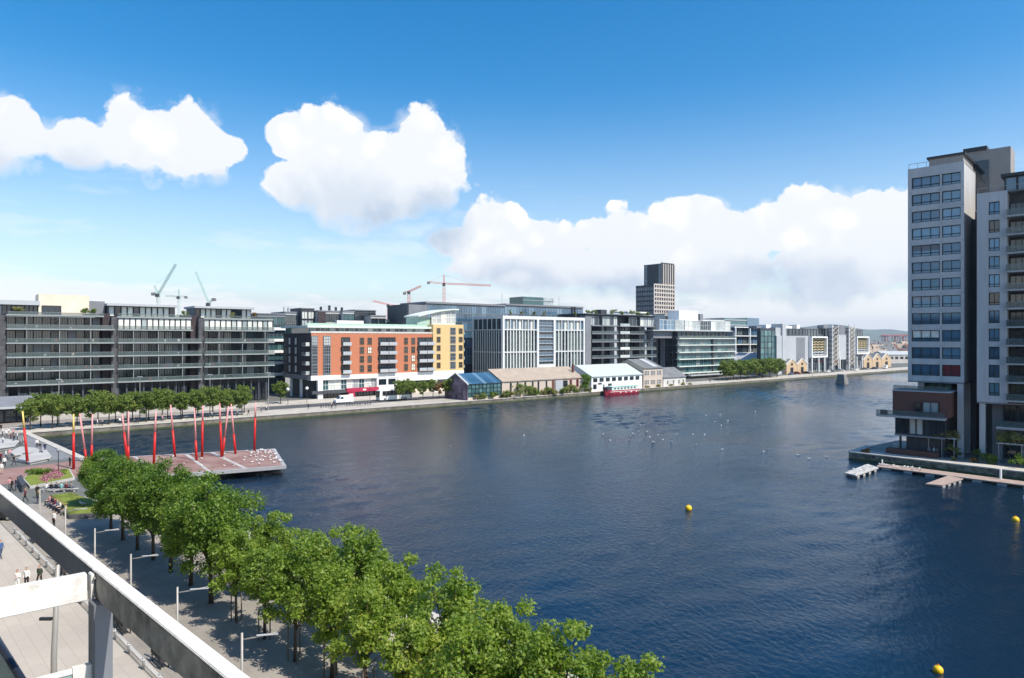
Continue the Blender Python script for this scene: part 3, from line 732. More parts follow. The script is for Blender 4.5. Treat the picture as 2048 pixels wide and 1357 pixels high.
Bk.b('column', cb(1590), cb(1615), -.5, .4, 0, zb-3.0, 'white')
# yellow end
zy = Bk.Z(895, 649); zyb = Bk.Z(895, 741)
Bk.b('yellow_wall', xr+.02, xy, -.35, 14, zyb, zy, 'yellow_wall'); Bk.b('white_band', xr+.22, xy+.1, -.45, 3, zyb-1.9, zyb-.01, 'white')
n = 5
for k in range(n):
    z = zyb + (zy-zyb)*(.06+k*.185); h = (zy-zyb)*.12
    Bk.w(cb(1612), cb(1648), z, z+h, -.4, cols=2, rows=2, fm='frame_brown', tx=.08, tz=.05)
    Bk.w(cb(1826), cb(1862), z, z+h, -.4, cols=2, rows=2, fm='frame_brown', tx=.08, tz=.05)
    Bk.w(cb(1742), cb(1795), z-.4, z+h+.25, -.42, cols=3, rows=2, fm='metal_grey', tx=.08, tz=.06)
    Bk.b('balcony_slab', xy+.02, xy+1.1, .4, 3.4, z-.3, z-.1, 'slab'); Bk.b('balcony_rail', xy+1.02, xy+1.1, .4, 3.4, z-.08, z+.9, 'white')
# curved-roof penthouse over the yellow end
x0, x1 = Bk.X(833, 3), Bk.X(914, 3); zr0 = Bk.Z(835, 631, 3); zr1 = Bk.Z(914, 618, 3)
mb = MB(); pts = [(x0+(x1-x0)*t, zr0+(zr1-zr0)*math.sin(t*math.pi/2)) for t in [i/8 for i in range(9)]]
pts2 = [(x, z-.5) for x, z in reversed(pts)]; mb.gable(pts+pts2, 1.5, 12); mb.obj('curved_roof', MATS['roof_pale'], Bk.root)
Bk.b('penthouse', x0+.6, x1-.6, 3.4, 11.5, zy-1, zr0-.6, 'green_copper')
for q in range(5):
    a = Bk.X(862, 3)+(x1-1-Bk.X(862, 3))*q/5; e = Bk.X(862, 3)+(x1-1-Bk.X(862, 3))*(q+1)/5
    t = (a-x0)/(x1-x0); Bk.w(a, e-.1, zy+.05, zr0+(zr1-zr0)*math.sin(t*math.pi/2)-.55, 2.6, cols=2, rows=2, gm='glass_bright', fm='frame_white', tx=.08, tz=.05)

mat('office_white', (.66, .67, .66), .6, var=.06)
# ---- white-framed office
D = Bld('white_office', 'white-framed office block with vertical fins and a grey shaded side', 'office block', v=212, px0=1005)
xd = D.X(1169); zt = D.Z(1005, 631); yd = 15.5
D.b('core', .5, xd-.5, .6, yd, 0, zt-.6, 'panel_dark')
D.b('roof', 0, xd, .0, yd, zt-.58, zt-.2, 'roof_grey')
def cd(x): return D.X(920+x/7.141)
zl = [D.Z(1010, 580+y/7.141) for y in (395, 565, 890, 1175)]
F = .9
D.b('corner_frame', -.05, F, -.3, F, 0, zt, 'office_white'); D.b('corner_frame', xd-F, xd, -.3, F, 0, zt, 'office_white')
D.b('top_frame', F+.01, xd-F-.01, -.3, .8, zt-1.3, zt, 'office_white')
X1, X2, X3, X4 = cd(1095), cd(1122), cd(1333), cd(1360)
D.b('column', X1, X2, -.3, .7, 0, zt-1.31, 'office_white'); D.b('column', X3, X4, -.3, .7, 0, zt-1.31, 'office_white')
mat('fin', (.58, .60, .57), .5, var=.06)
for (a, e, n) in ((F, X1, 11), (X4, xd-F, 9)):
    for k in range(3):
        z0 = 5.0 if k == 2 else zl[k+1]+.2; z1 = zl[k]-.22
        if k == 0: z1 = zt-1.32
        for q in range(n):
            p = a+(e-a)*q/n; p2 = a+(e-a)*(q+1)/n
            D.w(p+.02, p2-.02, z0, z1, .42, cols=1, rows=1 if k == 0 else 3, gm=('glass_bright' if k == 0 and q % 2 else 'glass_blue' if k == 0 else rr.choice(['glass', 'glass_pale', 'glass_pale'])), fm='metal_grey', tx=.05, tz=.015)
            if q and k: D.b('fin', p-.26, p+.26, -.15, .3, z0, z1, 'fin')
            elif q and q % 2 == 0: D.b('fin', p-.2, p+.2, -.15, .3, z0, z1, 'fin')
        D.b('spandrel', a+.01, e-.01, -.22, .4, zl[k+1]-.2, zl[k+1]+.2, 'office_white')
for q in range(15):
    z0 = zl[2]-5.2; z = z0 + (zt-1.4-z0)*q/15; z2 = z0+(zt-1.4-z0)*(q+1)/15
    D.w(X2+.02, X3-.02, z+.02, z2-.02, .3, cols=4, gm='glass_blue' if q % 2 or q > 10 else 'glass', fm='metal_grey', tx=.015, tz=.12); 
    if q % 2: D.b('louvre', X2+.05, X3-.05, -.1, .2, z-.12, z+.12, 'panel_light')
D.b('white_band', X2+.01, X3-.01, -.35, .6, zl[2]-6.7, zl[2]-5.3, 'office_white')
for q in range(3): D.w(X2+.02, X3-.02, 4+q*1.7, 5.6+q*1.7, .3, cols=4, gm='glass', fm='metal_grey', tx=.02, tz=.08)
# shaded side
ysd = D.Y(945); n = 12
D.b('side_frame', -.06, .5, ysd-F, ysd, 0, zt, 'office_white'); D.b('side_frame', -.06, .5, F+.02, ysd-F-.02, zt-1.2, zt-.01, 'office_white'); D.b('core', .52, 6, yd+.02, ysd-.1, 0, zt-.7, 'panel_dark')
for k in range(3):
    z0 = 5.0 if k == 2 else zl[k+1]+.2; z1 = zl[k]-.22 if k else zt-1.22
    for q in range(n):
        y0 = F+(ysd-2*F)*q/n; y1 = F+(ysd-2*F)*(q+1)/n
        win(D.root, y0+.02, y1-.02, z0, z1, .3, cols=1, gm=MATS['glass'], rz=-math.pi/2, tx=.05, tz=.015)
        if q and (k or q % 2 == 0): D.b('fin', -.04, .2, y0-.2, y0+.2, z0, z1, 'fin')
    D.b('spandrel', -.05, .28, F+.02, ysd-F-.02, zl[k+1]-.18, zl[k+1]+.18, 'fin')
# roof terrace plants
for px in (1020, 1042, 1068, 1088, 1150): 
    x = D.X(px, 2); D.b('roof_planter', x-.6, x+.6, 1.4, 2.4, zt-.2, zt+.5, 'panel_dark')

# ---- blue glass office behind
E = Bld('blue_glass_office', 'wide blue glass office rising behind the white-framed office', 'office block', v=238, px0=812)
xe = E.X(1166); z = E.Z(905, 609)
E.b('grey_block', .1, E.X(850), -2, 14, 0, E.Z(812, 609), 'panel_grey'); E.b('dark_side', -.5, .05, -2.2, 14, 0, E.Z(812, 609)+.1, 'panel_dark')
xs = E.X(851); xm = E.X(1010)
for (a, e, zt2, n) in ((xs, xm, E.Z(930, 608.5), 16), (xm, xe, E.Z(1090, 612.5), 14)):
    E.b('block', a+.02, e-.02, .3, 20, 0, zt2-.3, 'panel_dark')
    E.b('parapet', a, e, -.35, 20.3, zt2-.28, zt2+.5, 'panel_grey')
    for k in range(7):
        zz = zt2 - .5 - (k+1)*3.6
        for q in range(n):
            p = a+(e-a)*q/n; p2 = a+(e-a)*(q+1)/n; E.w(p+.02, p2-.02, zz+.05, zz+3.55, .15, cols=2, gm='glass_blue', fm='metal_grey', tx=.02, tz=.03)
# teal plant box
x0, xk, x1 = E.X(1046, 6), E.X(1087, 6), E.X(1107, 6); zz = E.Z(1046, 593, 6)
E.b('roof_box', x0, xk, 6, 16, 20, zz, 'glass_teal'); E.b('roof_box', xk+.02, x1, 6.1, 16, 20, zz-.05, 'glass_bright')
for k in range(3): E.b('louvre', x0-.1, x1+.1, 5.85, 5.95, zz-1.8-k*2.2, zz-1.5-k*2.2, 'slab')
for px in (1004, 1118): 
    x = E.X(px, 4); mb = MB(); mb.tube([(x, 4, zz-5), (x, 4, zz+1)], [.08, .05], 5); mb.tube([(x-.8, 4, zz-.4), (x+.8, 4, zz-.4)], [.05, .05], 4); mb.obj('mast', MATS['metal_grey'], E.root)

# ---- dark balcony apartments
Fb = Bld('dark_balcony_block', 'charcoal apartment block with deep balconies and a planted roof beside the white office', 'apartment block', v=215, px0=1170)
def cf(x): return Fb.X(1150+x/7.142)
zf = [Fb.Z(1200, 600+y/7.142) for y in (945, 822, 708, 592, 475, 362, 215)]
xe = cf(1155)
Fb.b('core', 0, xe, 3.0, 18, 0, zf[6], 'panel_dark')
Fb.b('left_pier', 0, cf(225), -.2, 3, 0, zf[6]-.3, 'panel_grey')
for a, e in ((cf(232), cf(612)), (cf(775), cf(1150))):
    for k in range(6):
        Fb.b('balcony_slab', a, e, -.6, 3, zf[k]-.42, zf[k], 'panel_grey'); 
        if k < 5: rail(Fb, a+.05, e-.05, zf[k], -.5, 1.0)
        n = 7
        for q in range(n):
            p = a+(e-a)*q/n; p2 = a+(e-a)*(q+1)/n
            Fb.w(p+.04, p2-.04, zf[k]+.02, zf[k+1]-.45, 2.7 if k < 5 else .4, cols=2, gm='glass_bright' if rr.random() < (.18 if k < 5 else .35) else 'glass', fm='metal_grey' if k == 5 else 'frame_dark', tx=.05, tz=.03)
        Fb.b('pier', a+(e-a)*.36, a+(e-a)*.36+.5, -.45, 2.6, zf[k]+.005, zf[k+1]-.43, 'panel_dark')
        if k < 5: Fb.b('white_panel', (a+(e-a)*.84 if a < cf(700) else a+(e-a)*.56), (a+(e-a)*.93 if a < cf(700) else a+(e-a)*.62), -.4, 2.6, zf[k]+.005, zf[k+1]-.43, 'panel_light')
    Fb.b('top_wall', a, e, .6, 3, zf[6]-.6, zf[6]+.1, 'panel_dark')
for k in range(6):   # white balconies of the middle bay
    a, e = cf(622), cf(756)
    Fb.b('balcony_slab', a, e, -1.2, 3, zf[k]-.35, zf[k], 'panel_light'); Fb.b('balcony_rail', a, e, -1.2, -1.12, zf[k]+.003, zf[k]+1.0, 'glass_bright'); Fb.b('door', a+.5, a+2.4, 2.8, 2.98, zf[k]+.003, zf[k]+2.4, 'panel_light')
Fb.b('roof', -.3, xe+.3, -.9, 18, zf[6]+.1, zf[6]+.55, 'panel_dark')
Fb.b('roof_box', cf(460), cf(545), 4, 8, zf[6]+.55, zf[6]+2.8, 'panel_dark')
Fb.b('white_roof_slab', cf(870), cf(1165), 5, 14, zf[6]+1.9, zf[6]+2.5, 'white'); Fb.b('white_roof_slab', cf(1050), cf(1170), 3, 5, zf[6]+.56, zf[6]+.9, 'white')
for q in range(2): mb = MB(); x = cf(70+q*38)+1; mb.tube([(x, 6, zf[6]+.5), (x, 6, zf[6]+3.6)], [.5, .5], 8); mb.obj('vent', MATS['metal_dark'], Fb.root)

# ---- green glass office with curved terraces
Hb = Bld('green_glass_office', 'green glass office with pale horizontal bands and a glazed roof terrace', 'office block', v=208, px0=1356)
def ch(x): return Hb.X(1300+x/7.142)
zh = [Hb.Z(1400, 600+y/7.142) for y in (1030, 936, 836, 740, 640, 546, 452)]
xe = Hb.X(1470)
Hb.b('core', .4, xe-.3, 1.0, 16, 0, zh[5], 'panel_dark')
for k in range(6):
    Hb.b('band', -.1, xe, -.9, 1, zh[k]-.35, zh[k]+.1, 'roof_pale')
    if k < 5:
        n = 16
        for q in range(n):
            p = (xe)*q/n; p2 = xe*(q+1)/n; Hb.w(p+.03, p2-.03, zh[k]+.12, zh[k+1]-.37, .5, cols=2, rows=1, gm='glass_teal' if rr.random() < .75 else 'glass_pale', fm='metal_grey', tx=.03, tz=.03)
        Hb.b('fin', xe*.58, xe*.58+.9, -.3, .4, zh[k]+.12, zh[k+1]-.37, 'panel_dark')
rail(Hb, 0, xe, zh[5]+.1, -.8, 1.1)
Hb.b('terrace_storey', ch(130), xe-2, 3.5, 15, zh[5], zh[6]+.2, 'panel_grey'); Hb.b('terrace_roof', ch(80), xe, 1.5, 16, zh[6]+.2, zh[6]+.7, 'panel_light')
for q in range(13):
    a = ch(400)+(xe-3-ch(400))*q/13; e = ch(400)+(xe-3-ch(400))*(q+1)/13; Hb.w(a, e-.05, zh[5]+.1, zh[6]+.15, 3.2, cols=1, gm='glass_rail', tx=.05, tz=.03)
zp = Hb.Z(1400, 641, 4)
for a, e, m in ((140, 350, 'glass_blue'), (362, 492, 'glass_bright'), (500, 720, 'glass_bright'), (730, 850, 'panel_grey'), (872, 1150, 'glass_bright')):
    x0, x1 = Hb.X(1300+a/7.142, 4), Hb.X(1300+e/7.142, 4); Hb.b('roof_pavilion', x0, x1, 4.3, 14, zh[6]+.7, zp, 'panel_light')
    for q in range(4): Hb.w(x0+(x1-x0)*q/4, x0+(x1-x0)*(q+1)/4-.06, zh[6]+.72, zp-.1, 4.15, cols=1, rows=2, gm=m if m in ('glass_blue', 'glass_bright') else 'glass', fm='frame_white', tx=.04, tz=.03)
Hb.b('roof_pavilion', Hb.X(1358, 7), Hb.X(1396, 7), 7, 14, zp+.01, Hb.Z(1358, 621, 7), 'white'); Hb.b('chimney', Hb.X(1400, 7), Hb.X(1406, 7), 7, 9, zp+.01, Hb.Z(1400, 628, 7), 'panel_grey')
yh = Hb.Y(1313)
for k in range(6):     # dark side
    for q in range(4): win(Hb.root, yh*(q+.1)/4, yh*(q+.95)/4, zh[k]+.1 if k else 8, (zh[k+1] if k < 5 else zh[6])-.4, .25, cols=2, gm=MATS['glass'], rz=-math.pi/2, tx=.04, tz=.04)
Hb.b('side_wall', .3, .5, 1, yh, 0, zh[6]+.2, 'panel_dark'); Hb.b('side_tower', -.3, .28, yh*.62, yh*.8, 0, zh[6], 'panel_grey'); Hb.b('side_tower', -.5, .28, yh*.95, yh*1.15, 0, zh[6], 'panel_grey')
for q in range(7): x = .5+q*(xe-1)/6; Hb.b('column', x-.2, x+.2, -.6, -.2, 0, zh[0]-.36, 'panel_light')
Hb.b('canopy', ch(515), ch(985), -3, 1, zh[0]-1.6, zh[0]-1.1, 'panel_light'); Hb.b('lobby_glass', .5, xe-.5, .4, .6, .1, zh[0]-.4, 'glass')

# ---- white grid building behind the trees, teal box behind it
I = Bld('white_grid_building', 'pale grid-fronted office behind the round waterside trees', 'office block', v=226, px0=1467)
xe = I.X(1527); zi = [I.Z(1476, y) for y in (722, 705, 688, 671, 653.5)]
I.b('core', .2, xe, 1.2, 14, 0, zi[4]-.2, 'panel_grey')
for k in range(5): I.b('band', 0, xe+1.5, -.8, 1.2, zi[k]-.5, zi[k], 'white')
for q, t in enumerate((.02, .5, .97)): I.b('pier', xe*t-.35+(.35 if q == 0 else 0), xe*t+.35+(.35 if q == 0 else 0), -.95, -.15, 0, zi[4]-.51, 'white')
for k in range(4):
    for q in range(6): I.w(xe*q/6+.05, xe*(q+1)/6-.05, zi[k]+.02, zi[k+1]-.52, .8, cols=2, gm=rr.choice(['glass', 'glass_blue', 'glass_rail']), tx=.04, tz=.04)
T2 = Bld('teal_block', 'plain teal glass block showing above the pale grid-fronted office', 'office block', v=262, px0=1448)
a = T2.X(1494); e = T2.X(1518); zz = T2.Z(1494, 635.5)
T2.b('block', 0, a, .3, 14, 0, zz-.6, 'glass_teal'); T2.b('block', a+.02, e, 0, 14, 0, zz, 'glass_blue')
for k in range(4): T2.b('band', -.1, a-.1, 0, .25, zz-2.2-k*3.4, zz-1.6-k*3.4, 'panel_light')

# ---- grey studios with chevron screens
G2 = Bld('grey_studios', 'grey office group with two white-framed chevron screens and lattice towers', 'office block', v=200, px0=1522)
def cg(x): return G2.X(1500+x/6.4)
def zg(x, y, d=0): return G2.Z(1500+x/6.4, 620+y/6.4, d)
zr = zg(330, 235); 
G2.b('glass_block', 0, cg(328), .5, 2.5, 0, zr, 'panel_dark')
for q in range(4):
    for k in range(6): G2.w(cg(328)*q/4+.05, cg(328)*(q+1)/4-.05, zr-1-(k+1)*3.3, zr-1.1-k*3.3, .3, cols=1, gm='glass_teal', tx=.03, tz=.03)
G2.b('grey_wall', cg(330), cg(735), -.5, 7, 0, zg(500, 330), 'panel_light'); G2.b('grey_wall', cg(330), cg(465), .2, 7, zg(500, 330), zr+.5, 'panel_light'); G2.b('tower_wall', cg(398), cg(448), -.8, 6, 0, zg(420, 178), 'panel_light')
G2.b('grey_panel', cg(582), cg(690), -.62, -.52, 6, zg(600, 350), 'panel_grey')
G2.b('glass_top', cg(468), cg(735), 1.0, 14, zg(500, 330), zg(500, 235), 'glass'); 
for q in range(6): G2.w(cg(470)+(cg(735)-cg(470))*q/6, cg(470)+(cg(735)-cg(470))*(q+1)/6-.1, zg(500, 330)+.1, zg(500, 240), .9, gm='glass', tx=.04, tz=.03)
zroof = zg(900, 235)
G2.b('glass_block', cg(738), cg(1480), 2, 14, 6.5, zroof, 'panel_grey')
for q in range(22):
    a = cg(740)+(cg(1475)-cg(740))*q/22; e = cg(740)+(cg(1475)-cg(740))*(q+1)/22
    for k in range(4): G2.w(a, e-.06, 6.6+(zroof-6.8)*k/4, 6.5+(zroof-6.8)*(k+1)/4-.1, 1.8, cols=1, gm='glass_rail' if k == 3 else 'glass', tx=.05, tz=.03)
mat('chevron_gold', (.40, .34, .20), .6, var=.15)
for (x0, x1, y0, y1) in ((738, 940, 338, 610), (1318, 1476, 338, 565)):
    X0, X1 = cg(x0), cg(x1); Z1, Z0 = zg(x0, y0), zg(x0, y1)
    fr = .9
    for nm, q in (('screen_frame', (X0, X0+fr, Z0, Z1)), ('screen_frame', (X1-fr, X1, Z0, Z1)), ('screen_frame', (X0+fr+.01, X1-fr-.01, Z0, Z0+fr)), ('screen_frame', (X0+fr+.01, X1-fr-.01, Z1-fr, Z1))):
        G2.b(nm, q[0], q[1], -2.6, 1.5, q[2], q[3], 'white')
    G2.b('screen_back', X0+fr, X1-fr, -.6, 1.4, Z0+fr, Z1-fr, 'panel_dark')
    nc, nr = 4, 7
    for i in range(nc):
        for j in range(nr):
            a = X0+fr+(X1-X0-2*fr)*i/nc; w = (X1-X0-2*fr)/nc; z = Z0+fr+(Z1-Z0-2*fr)*j/nr; h = (Z1-Z0-2*fr)/nr
            mb = MB(); mb.gable([(a+.05, z+.05), (a+w*.5, z+h*.45), (a+w-.05, z+.05), (a+w-.05, z+h*.42), (a+w*.5, z+h*.85), (a+.05, z+h*.42)], -1.3, -.65)
            mb.obj('chevron', MATS['chevron_gold' if j > 1 else 'panel_light'], G2.root)
for x0, x1 in ((990, 1075), (1205, 1280)):     # lattice towers
    X0, X1 = cg(x0), cg(x1); Zt = zg(x0, 185)
    for xx in (X0, X1-.5): G2.b('mast', xx, xx+.5, -3.2, -2.7, 0, Zt, 'white')
    G2.b('mast', X0, X0+.45, .8, 1.2, 0, Zt, 'white')
    n = 9
    for k in range(n):
        z0 = 3+(Zt-4)*k/n; z1 = 3+(Zt-4)*(k+1)/n; mb = MB()
        mb.tube([(X0+.25, -2.95, z0), (X1-.25, -2.95, z1)], [.14, .14], 5); mb.tube([(X1-.25, -2.95, z0), (X0+.25, -2.95, z1)], [.14, .14], 5); mb.obj('brace', MATS['cream'], G2.root)
        G2.b('landing', X0+.3, X1-.3, -2.6, .9, z1-.2, z1, 'panel_light')
    G2.b('shaft', X0+.6, X1-.2, -.8, 1.9, 0, Zt-2, 'panel_grey')
for x0, x1 in ((1085, 1200),): G2.b('grey_wall', cg(x0), cg(x1), -1.5, 1.9, 7, zg(x0, 318), 'panel_light'); G2.b('cap', cg(1130), cg(1200), -1, 3, zg(x0, 318), zg(1130, 195), 'panel_grey')
G2.b('cap', cg(920), cg(985), -1, 3, zroof+.01, zg(920, 195), 'panel_grey')
G2.b('ground_floor', cg(738), cg(1480), 3.2, 13, 0, 6.45, 'panel_dark')
for x in (745, 830, 905, 1105, 1320, 1390): G2.b('column', cg(x), cg(x)+.7, -2.4, -1.7, 0, 8.6, 'white')
for x in (740, 800, 860, 930, 1090, 1290, 1340, 1420): G2.w(cg(x), cg(x+52), .2, 5.5, 3.1, cols=2, gm='glass_teal' if x in (930, 1090) else 'glass', fm='frame_white', tx=.06, tz=.04, name='shop_window')
G2.b('red_fascia', cg(920), cg(1340), 2.8, 3.1, 5.6, 6.4, 'trim_red')
for x0, w in ((170, 60), (290, 55), (500, 120), (620, 60), (680, 40)): G2.b('roof_plant', cg(x0), cg(x0+w), 4, 9, zr if x0 < 400 else zg(500, 235), zg(x0, 205 if w > 58 else 190, 4), 'white' if w != 60 else 'panel_grey')

# ---- gabled brick sheds near the studios
def gable_shed(name, label, v, px0, px1, eave, ridge, wallm, roofm, depth=22, door=True):
    S = Bld(name, label, 'shed', v=v, px0=px0); w = S.X(px1)
    mb = MB(); mb.gable([(0, 0), (w, 0), (w, eave), (w/2, ridge), (0, eave)], 0, depth); mb.obj('brick_wall', MATS[wallm], S.root)
    for s in (0, 1):
        mb = MB(); a, e = (-.3, w/2) if s == 0 else (w+.3, w/2); za = eave-.15
        q = [(a, za), (e, ridge+.02), (e, ridge+.35), (a, za+.35)]
        if s: q = q[::-1]
        mb.gable(q, .4, depth+.3); mb.obj('roof_slope', MATS[roofm], S.root)
        mb = MB(); q = [(a, za+.05), (e, ridge+.1), (e, ridge+.55), (a, za+.5)]; q = q[::-1] if s else q
        mb.gable(q, -.25, .38); mb.obj('gable_coping', MATS['concrete_light'], S.root)
    if door:
        S.b('doorway', w*.36, w*.64, -.05, -.01, .02, eave*.72, 'black'); S.w(w*.42, w*.58, eave*.95, eave*1.2, -.06, gm='glass', tx=.12, tz=.1)
    return S
gable_shed('gabled_shed', 'left of the pair of buff brick gabled sheds beside the round trees', 197, 1573, 1594, 5.2, 8.4, 'brick_buff', 'roof_grey')
gable_shed('gabled_shed', 'right of the pair of buff brick gabled sheds beside the round trees', 197, 1594.4, 1614, 5.2, 8.4, 'brick_buff', 'roof_grey')
for i, (a, e) in enumerate(((1727, 1745), (1745.3, 1763), (1763.3, 1782))):
    gable_shed('gabled_shed', ORD[i]+' from the left of three buff gabled sheds right of the grey studios', 203, a, e, 5.6, 9.6, 'brick_buff', 'roof_grey')
for i, (a, e) in enumerate(((1514, 1541), (1541.5, 1575))):
    gable_shed('gabled_shed', ('left' if i == 0 else 'right')+' of two pale grey gabled roofs behind the round waterside trees', 205, a, e, 7.5, 11.8, 'panel_light', 'panel_light', 16, False)

# ---- old sheds on the quay edge
S = Bld('glass_shed', 'blue-green glazed shed with a sloping glass roof on the quay edge', 'shed', v=QV+1.6, px0=936)
w = S.X(1002); ze = S.Z(936, 768); zrid = S.Z(936, 746.5, 7); dp = 13
for q in range(9):
    for k in range(3): S.w(w*q/9+.03, w*(q+1)/9-.03, .9+(ze-1)*k/3, .85+(ze-1)*(k+1)/3, .1, cols=1, gm='glass_teal', tx=.05, tz=.04, name='glass_panel')
S.b('base_wall', 0, w, 0, .5, 0, .88, 'brick_pale'); S.b('interior', .5, w-.3, 2, dp-1, 0, ze*.7, 'panel_dark')
for q in range(9):
    for s in (0, 1):
        mb = MB(); a, e = w*q/9+.04, w*(q+1)/9-.04
        yy = (-.25, 6.5) if s == 0 else (dp+.2, 6.5); zz = (ze-.1, zrid)
        q4 = [(yy[0], zz[0]), (yy[1], zz[1]), (yy[1], zz[1]+.12), (yy[0], zz[0]+.12)]
        if s: q4 = q4[::-1]
        mb.gablex(q4[::-1], a, e); mb.obj('roof_panel', MATS['glass_blue'], S.root)
mb = MB(); mb.gablex([(0, 0), (dp, 0), (dp, ze), (6.5, zrid), (0, ze)], -.3, -.02); mb.obj('gable_wall', mat('mural', (.07, .06, .075), .8, var=.6, scale=.45, col2=(.20, .15, .19), detail=2), S.root)
mb = MB(); 
for a, e in (((-.3, ze-.3), (6.5, zrid)), ((6.5, zrid), (dp+.3, ze-.3))): mb.gablex([a, e, (e[0], e[1]+.45), (a[0], a[1]+.45)][::-1], -.5, -.01)
mb.obj('gable_coping', MATS['concrete_light'], S.root)
def quay_shed(name, label, px0, px1, eave, ridge, dep, wallm, roofm, wins, v=QV+1.6):
    S = Bld(name, label, 'shed', v=v, px0=px0); w = S.X(px1)
    mb = MB(); mb.gablex([(0, 0), (dep, 0), (dep, eave), (dep/2, ridge), (0, eave)], 0, w); mb.obj('wall', MATS[wallm], S.root)
    for s in (0, 1):
        q4 = [(-.35, eave-.2), (dep/2, ridge+.02), (dep/2, ridge+.25), (-.35, eave+.05)] if s == 0 else [(dep/2, ridge+.02), (dep+.35, eave-.2), (dep+.35, eave+.05), (dep/2, ridge+.25)]
        mb = MB(); mb.gablex(q4[::-1], -.25, w+.25); mb.obj('roof_slope', MATS[roofm], S.root)
    for (a, e, z0, z1, c_, r_, fm, gm) in wins: S.w(w*a, w*e, z0, z1, -.04, cols=c_, rows=r_, fm=fm, gm=gm, tx=.08, tz=.06)
    return S, w
mat('roof_tan', (.36, .295, .235), .85, var=.16, scale=.5, stretch=(1, 1, 1))
mat('roof_mint', (.44, .49, .46), .8, var=.08, scale=.3)
rr2 = random.Random(4)
W = [(t, t+.018, 1.2, 5.0, 1, 3, 'frame_dark', 'glass') for t in (.09, .17, .26, .35, .42, .52)] + [(.83, .86, 1.2, 5, 1, 2, 'trim_red', 'glass'), (.92, .95, 2.2, 5, 1, 2, 'trim_red', 'glass')]
S, w = quay_shed('brick_shed', 'long pale brick warehouse with a tan roof on the quay edge', 1004, 1164, 5.6, 9.3, 15, 'brick_pale', 'roof_tan', W)
S.b('white_gate', w*.64, w*.735, -.3, -.02, .1, 5.0, 'panel_light'); S.b('gate_frame', w*.60, w*.63, -.2, -.02, .1, 5.2, 'brick_brown'); S.w(w*.745, w*.80, 2.6, 4.8, -.1, cols=2, rows=2, gm='glass'); S.w(w*.745, w*.80, .4, 2.2, -.1, cols=2, gm='glass')
S.b('chimney', w*.955, w*.97, 3, 3.8, 6, 10.5, 'brick_brown')
W = [(.03+i*.119, .03+i*.119+.075, 3.6, 5.0, 3, 2, 'frame_dark', 'glass') for i in range(8)] + [(.03, .09, .9, 2.7, 2, 2, 'frame_dark', 'glass'), (.31, .38, .9, 2.7, 2, 2, 'frame_dark', 'glass')]
S, w = quay_shed('white_shed', 'white two-storey warehouse with a pale mint roof behind the red barge', 1183, 1284, 5.7, 9.6, 17, 'white', 'roof_mint', W)
S.b('dark_lettering', w*.12, w*.19, -.06, -.02, 2.5, 3.2, 'panel_dark'); S.b('door', w*.21, w*.245, -.06, -.02, .02, 2.5, 'panel_grey')
W = [(.05+i*.082, .05+i*.082+.05, z, z+2.0, 1, 2, 'frame_white', 'glass') for i in (0, 1, 2, 4, 5, 6, 8, 9, 10) for z in (1.2, 5.0)]
S, w = quay_shed('slate_roof_house', 'narrow pale two-storey house with a slate and metal roof right of the white warehouse', 1287, 1325, 8.0, 11.3, 17, 'brick_pale', 'roof_grey', W)
mb = MB(); mb.gablex([(0.5, 8.5), (8.2, 11.5), (8.2, 11.62), (.5, 8.62)][::-1], w*.55, w*.8); mb.obj('metal_strip', MATS['panel_light'], S.root)
W = [(t, t+.06, .9, 2.6, 1, 2, 'frame_white', 'glass') for t in (.16, .42, .66, .86)]
S, w = quay_shed('low_cottage', 'low cream quay cottage with a dark slate roof below the green glass office', 1326.5, 1371, 3.7, 7.4, 12, 'concrete_light', 'roof_grey', W)

# ---- buildings seen over the roofs
def back_block(name, label, v, px0, px1, pyt, m, rows=3, cols=6, gm='glass', depth=14, topm='panel_grey', dx=None):
    S = Bld(name, label, 'building', v=v, px0=px0); w = S.X(px1); zt = S.Z(px0, pyt)
    S.b('block', 0, w, .2, depth, 0, zt-.4, m); S.b('parapet', -.2, w+.2, -.1, depth, zt-.39, zt, topm)
    for k in range(rows):
        for q in range(cols): S.w(w*q/cols+.1, w*(q+1)/cols-.1, zt-1-(k+1)*3.3, zt-1.3-k*3.3, .1, cols=2, gm=gm, tx=.06, tz=.05)
    return S, w, zt
S, w, zt = back_block('grey_slatted_block', 'ribbed blue-grey block over the left end of the brick apartments', 258, 570, 604, 623, 'panel_light', 3, 8, 'glass_rail')
for px in (574, 583): S.b('flue', S.X(px), S.X(px)+.7, 3, 3.7, zt, zt+1.8, 'panel_light')
S, w, zt = back_block('dark_plant_block', 'dark plant room with a flat roof standing over the brick apartments', 255, 603, 629, 615.5, 'panel_dark', 2, 2, 'glass_bright')
S, w, zt = back_block('brick_roof_block', 'dark and pale stone roof block with four black flues over the brick apartments', 252, 637, 686, 620.5, 'concrete', 1, 2, 'glass')
S.b('dark_end', -.3, w*.28, -.3, 0, 10, zt-.5, 'brick_dark')
for px in (641, 658, 671, 683): S.b('flue', S.X(px, 3), S.X(px, 3)+.7, 3, 3.8, zt, zt+1.6+.6*(px == 658), 'metal_dark')
S, w, zt = back_block('white_gable_block', 'pale glazed roof block with white stepped parapet over the brick apartments', 250, 686, 709, 621, 'panel_light', 2, 3, 'glass_teal')
S.b('white_step', -3.5, w+3, -2, -.2, 18, S.Z(690, 641, -2), 'white')
S, w, zt = back_block('black_plant_block', 'black louvred plant block over the middle of the brick apartments', 252, 709.5, 752, 619, 'panel_dark', 1, 4, 'glass')
S, w, zt = back_block('stone_stair_block', 'low grey stone stair block beside the black louvred plant block', 246, 742, 772, 630, 'concrete', 1, 2, 'glass')
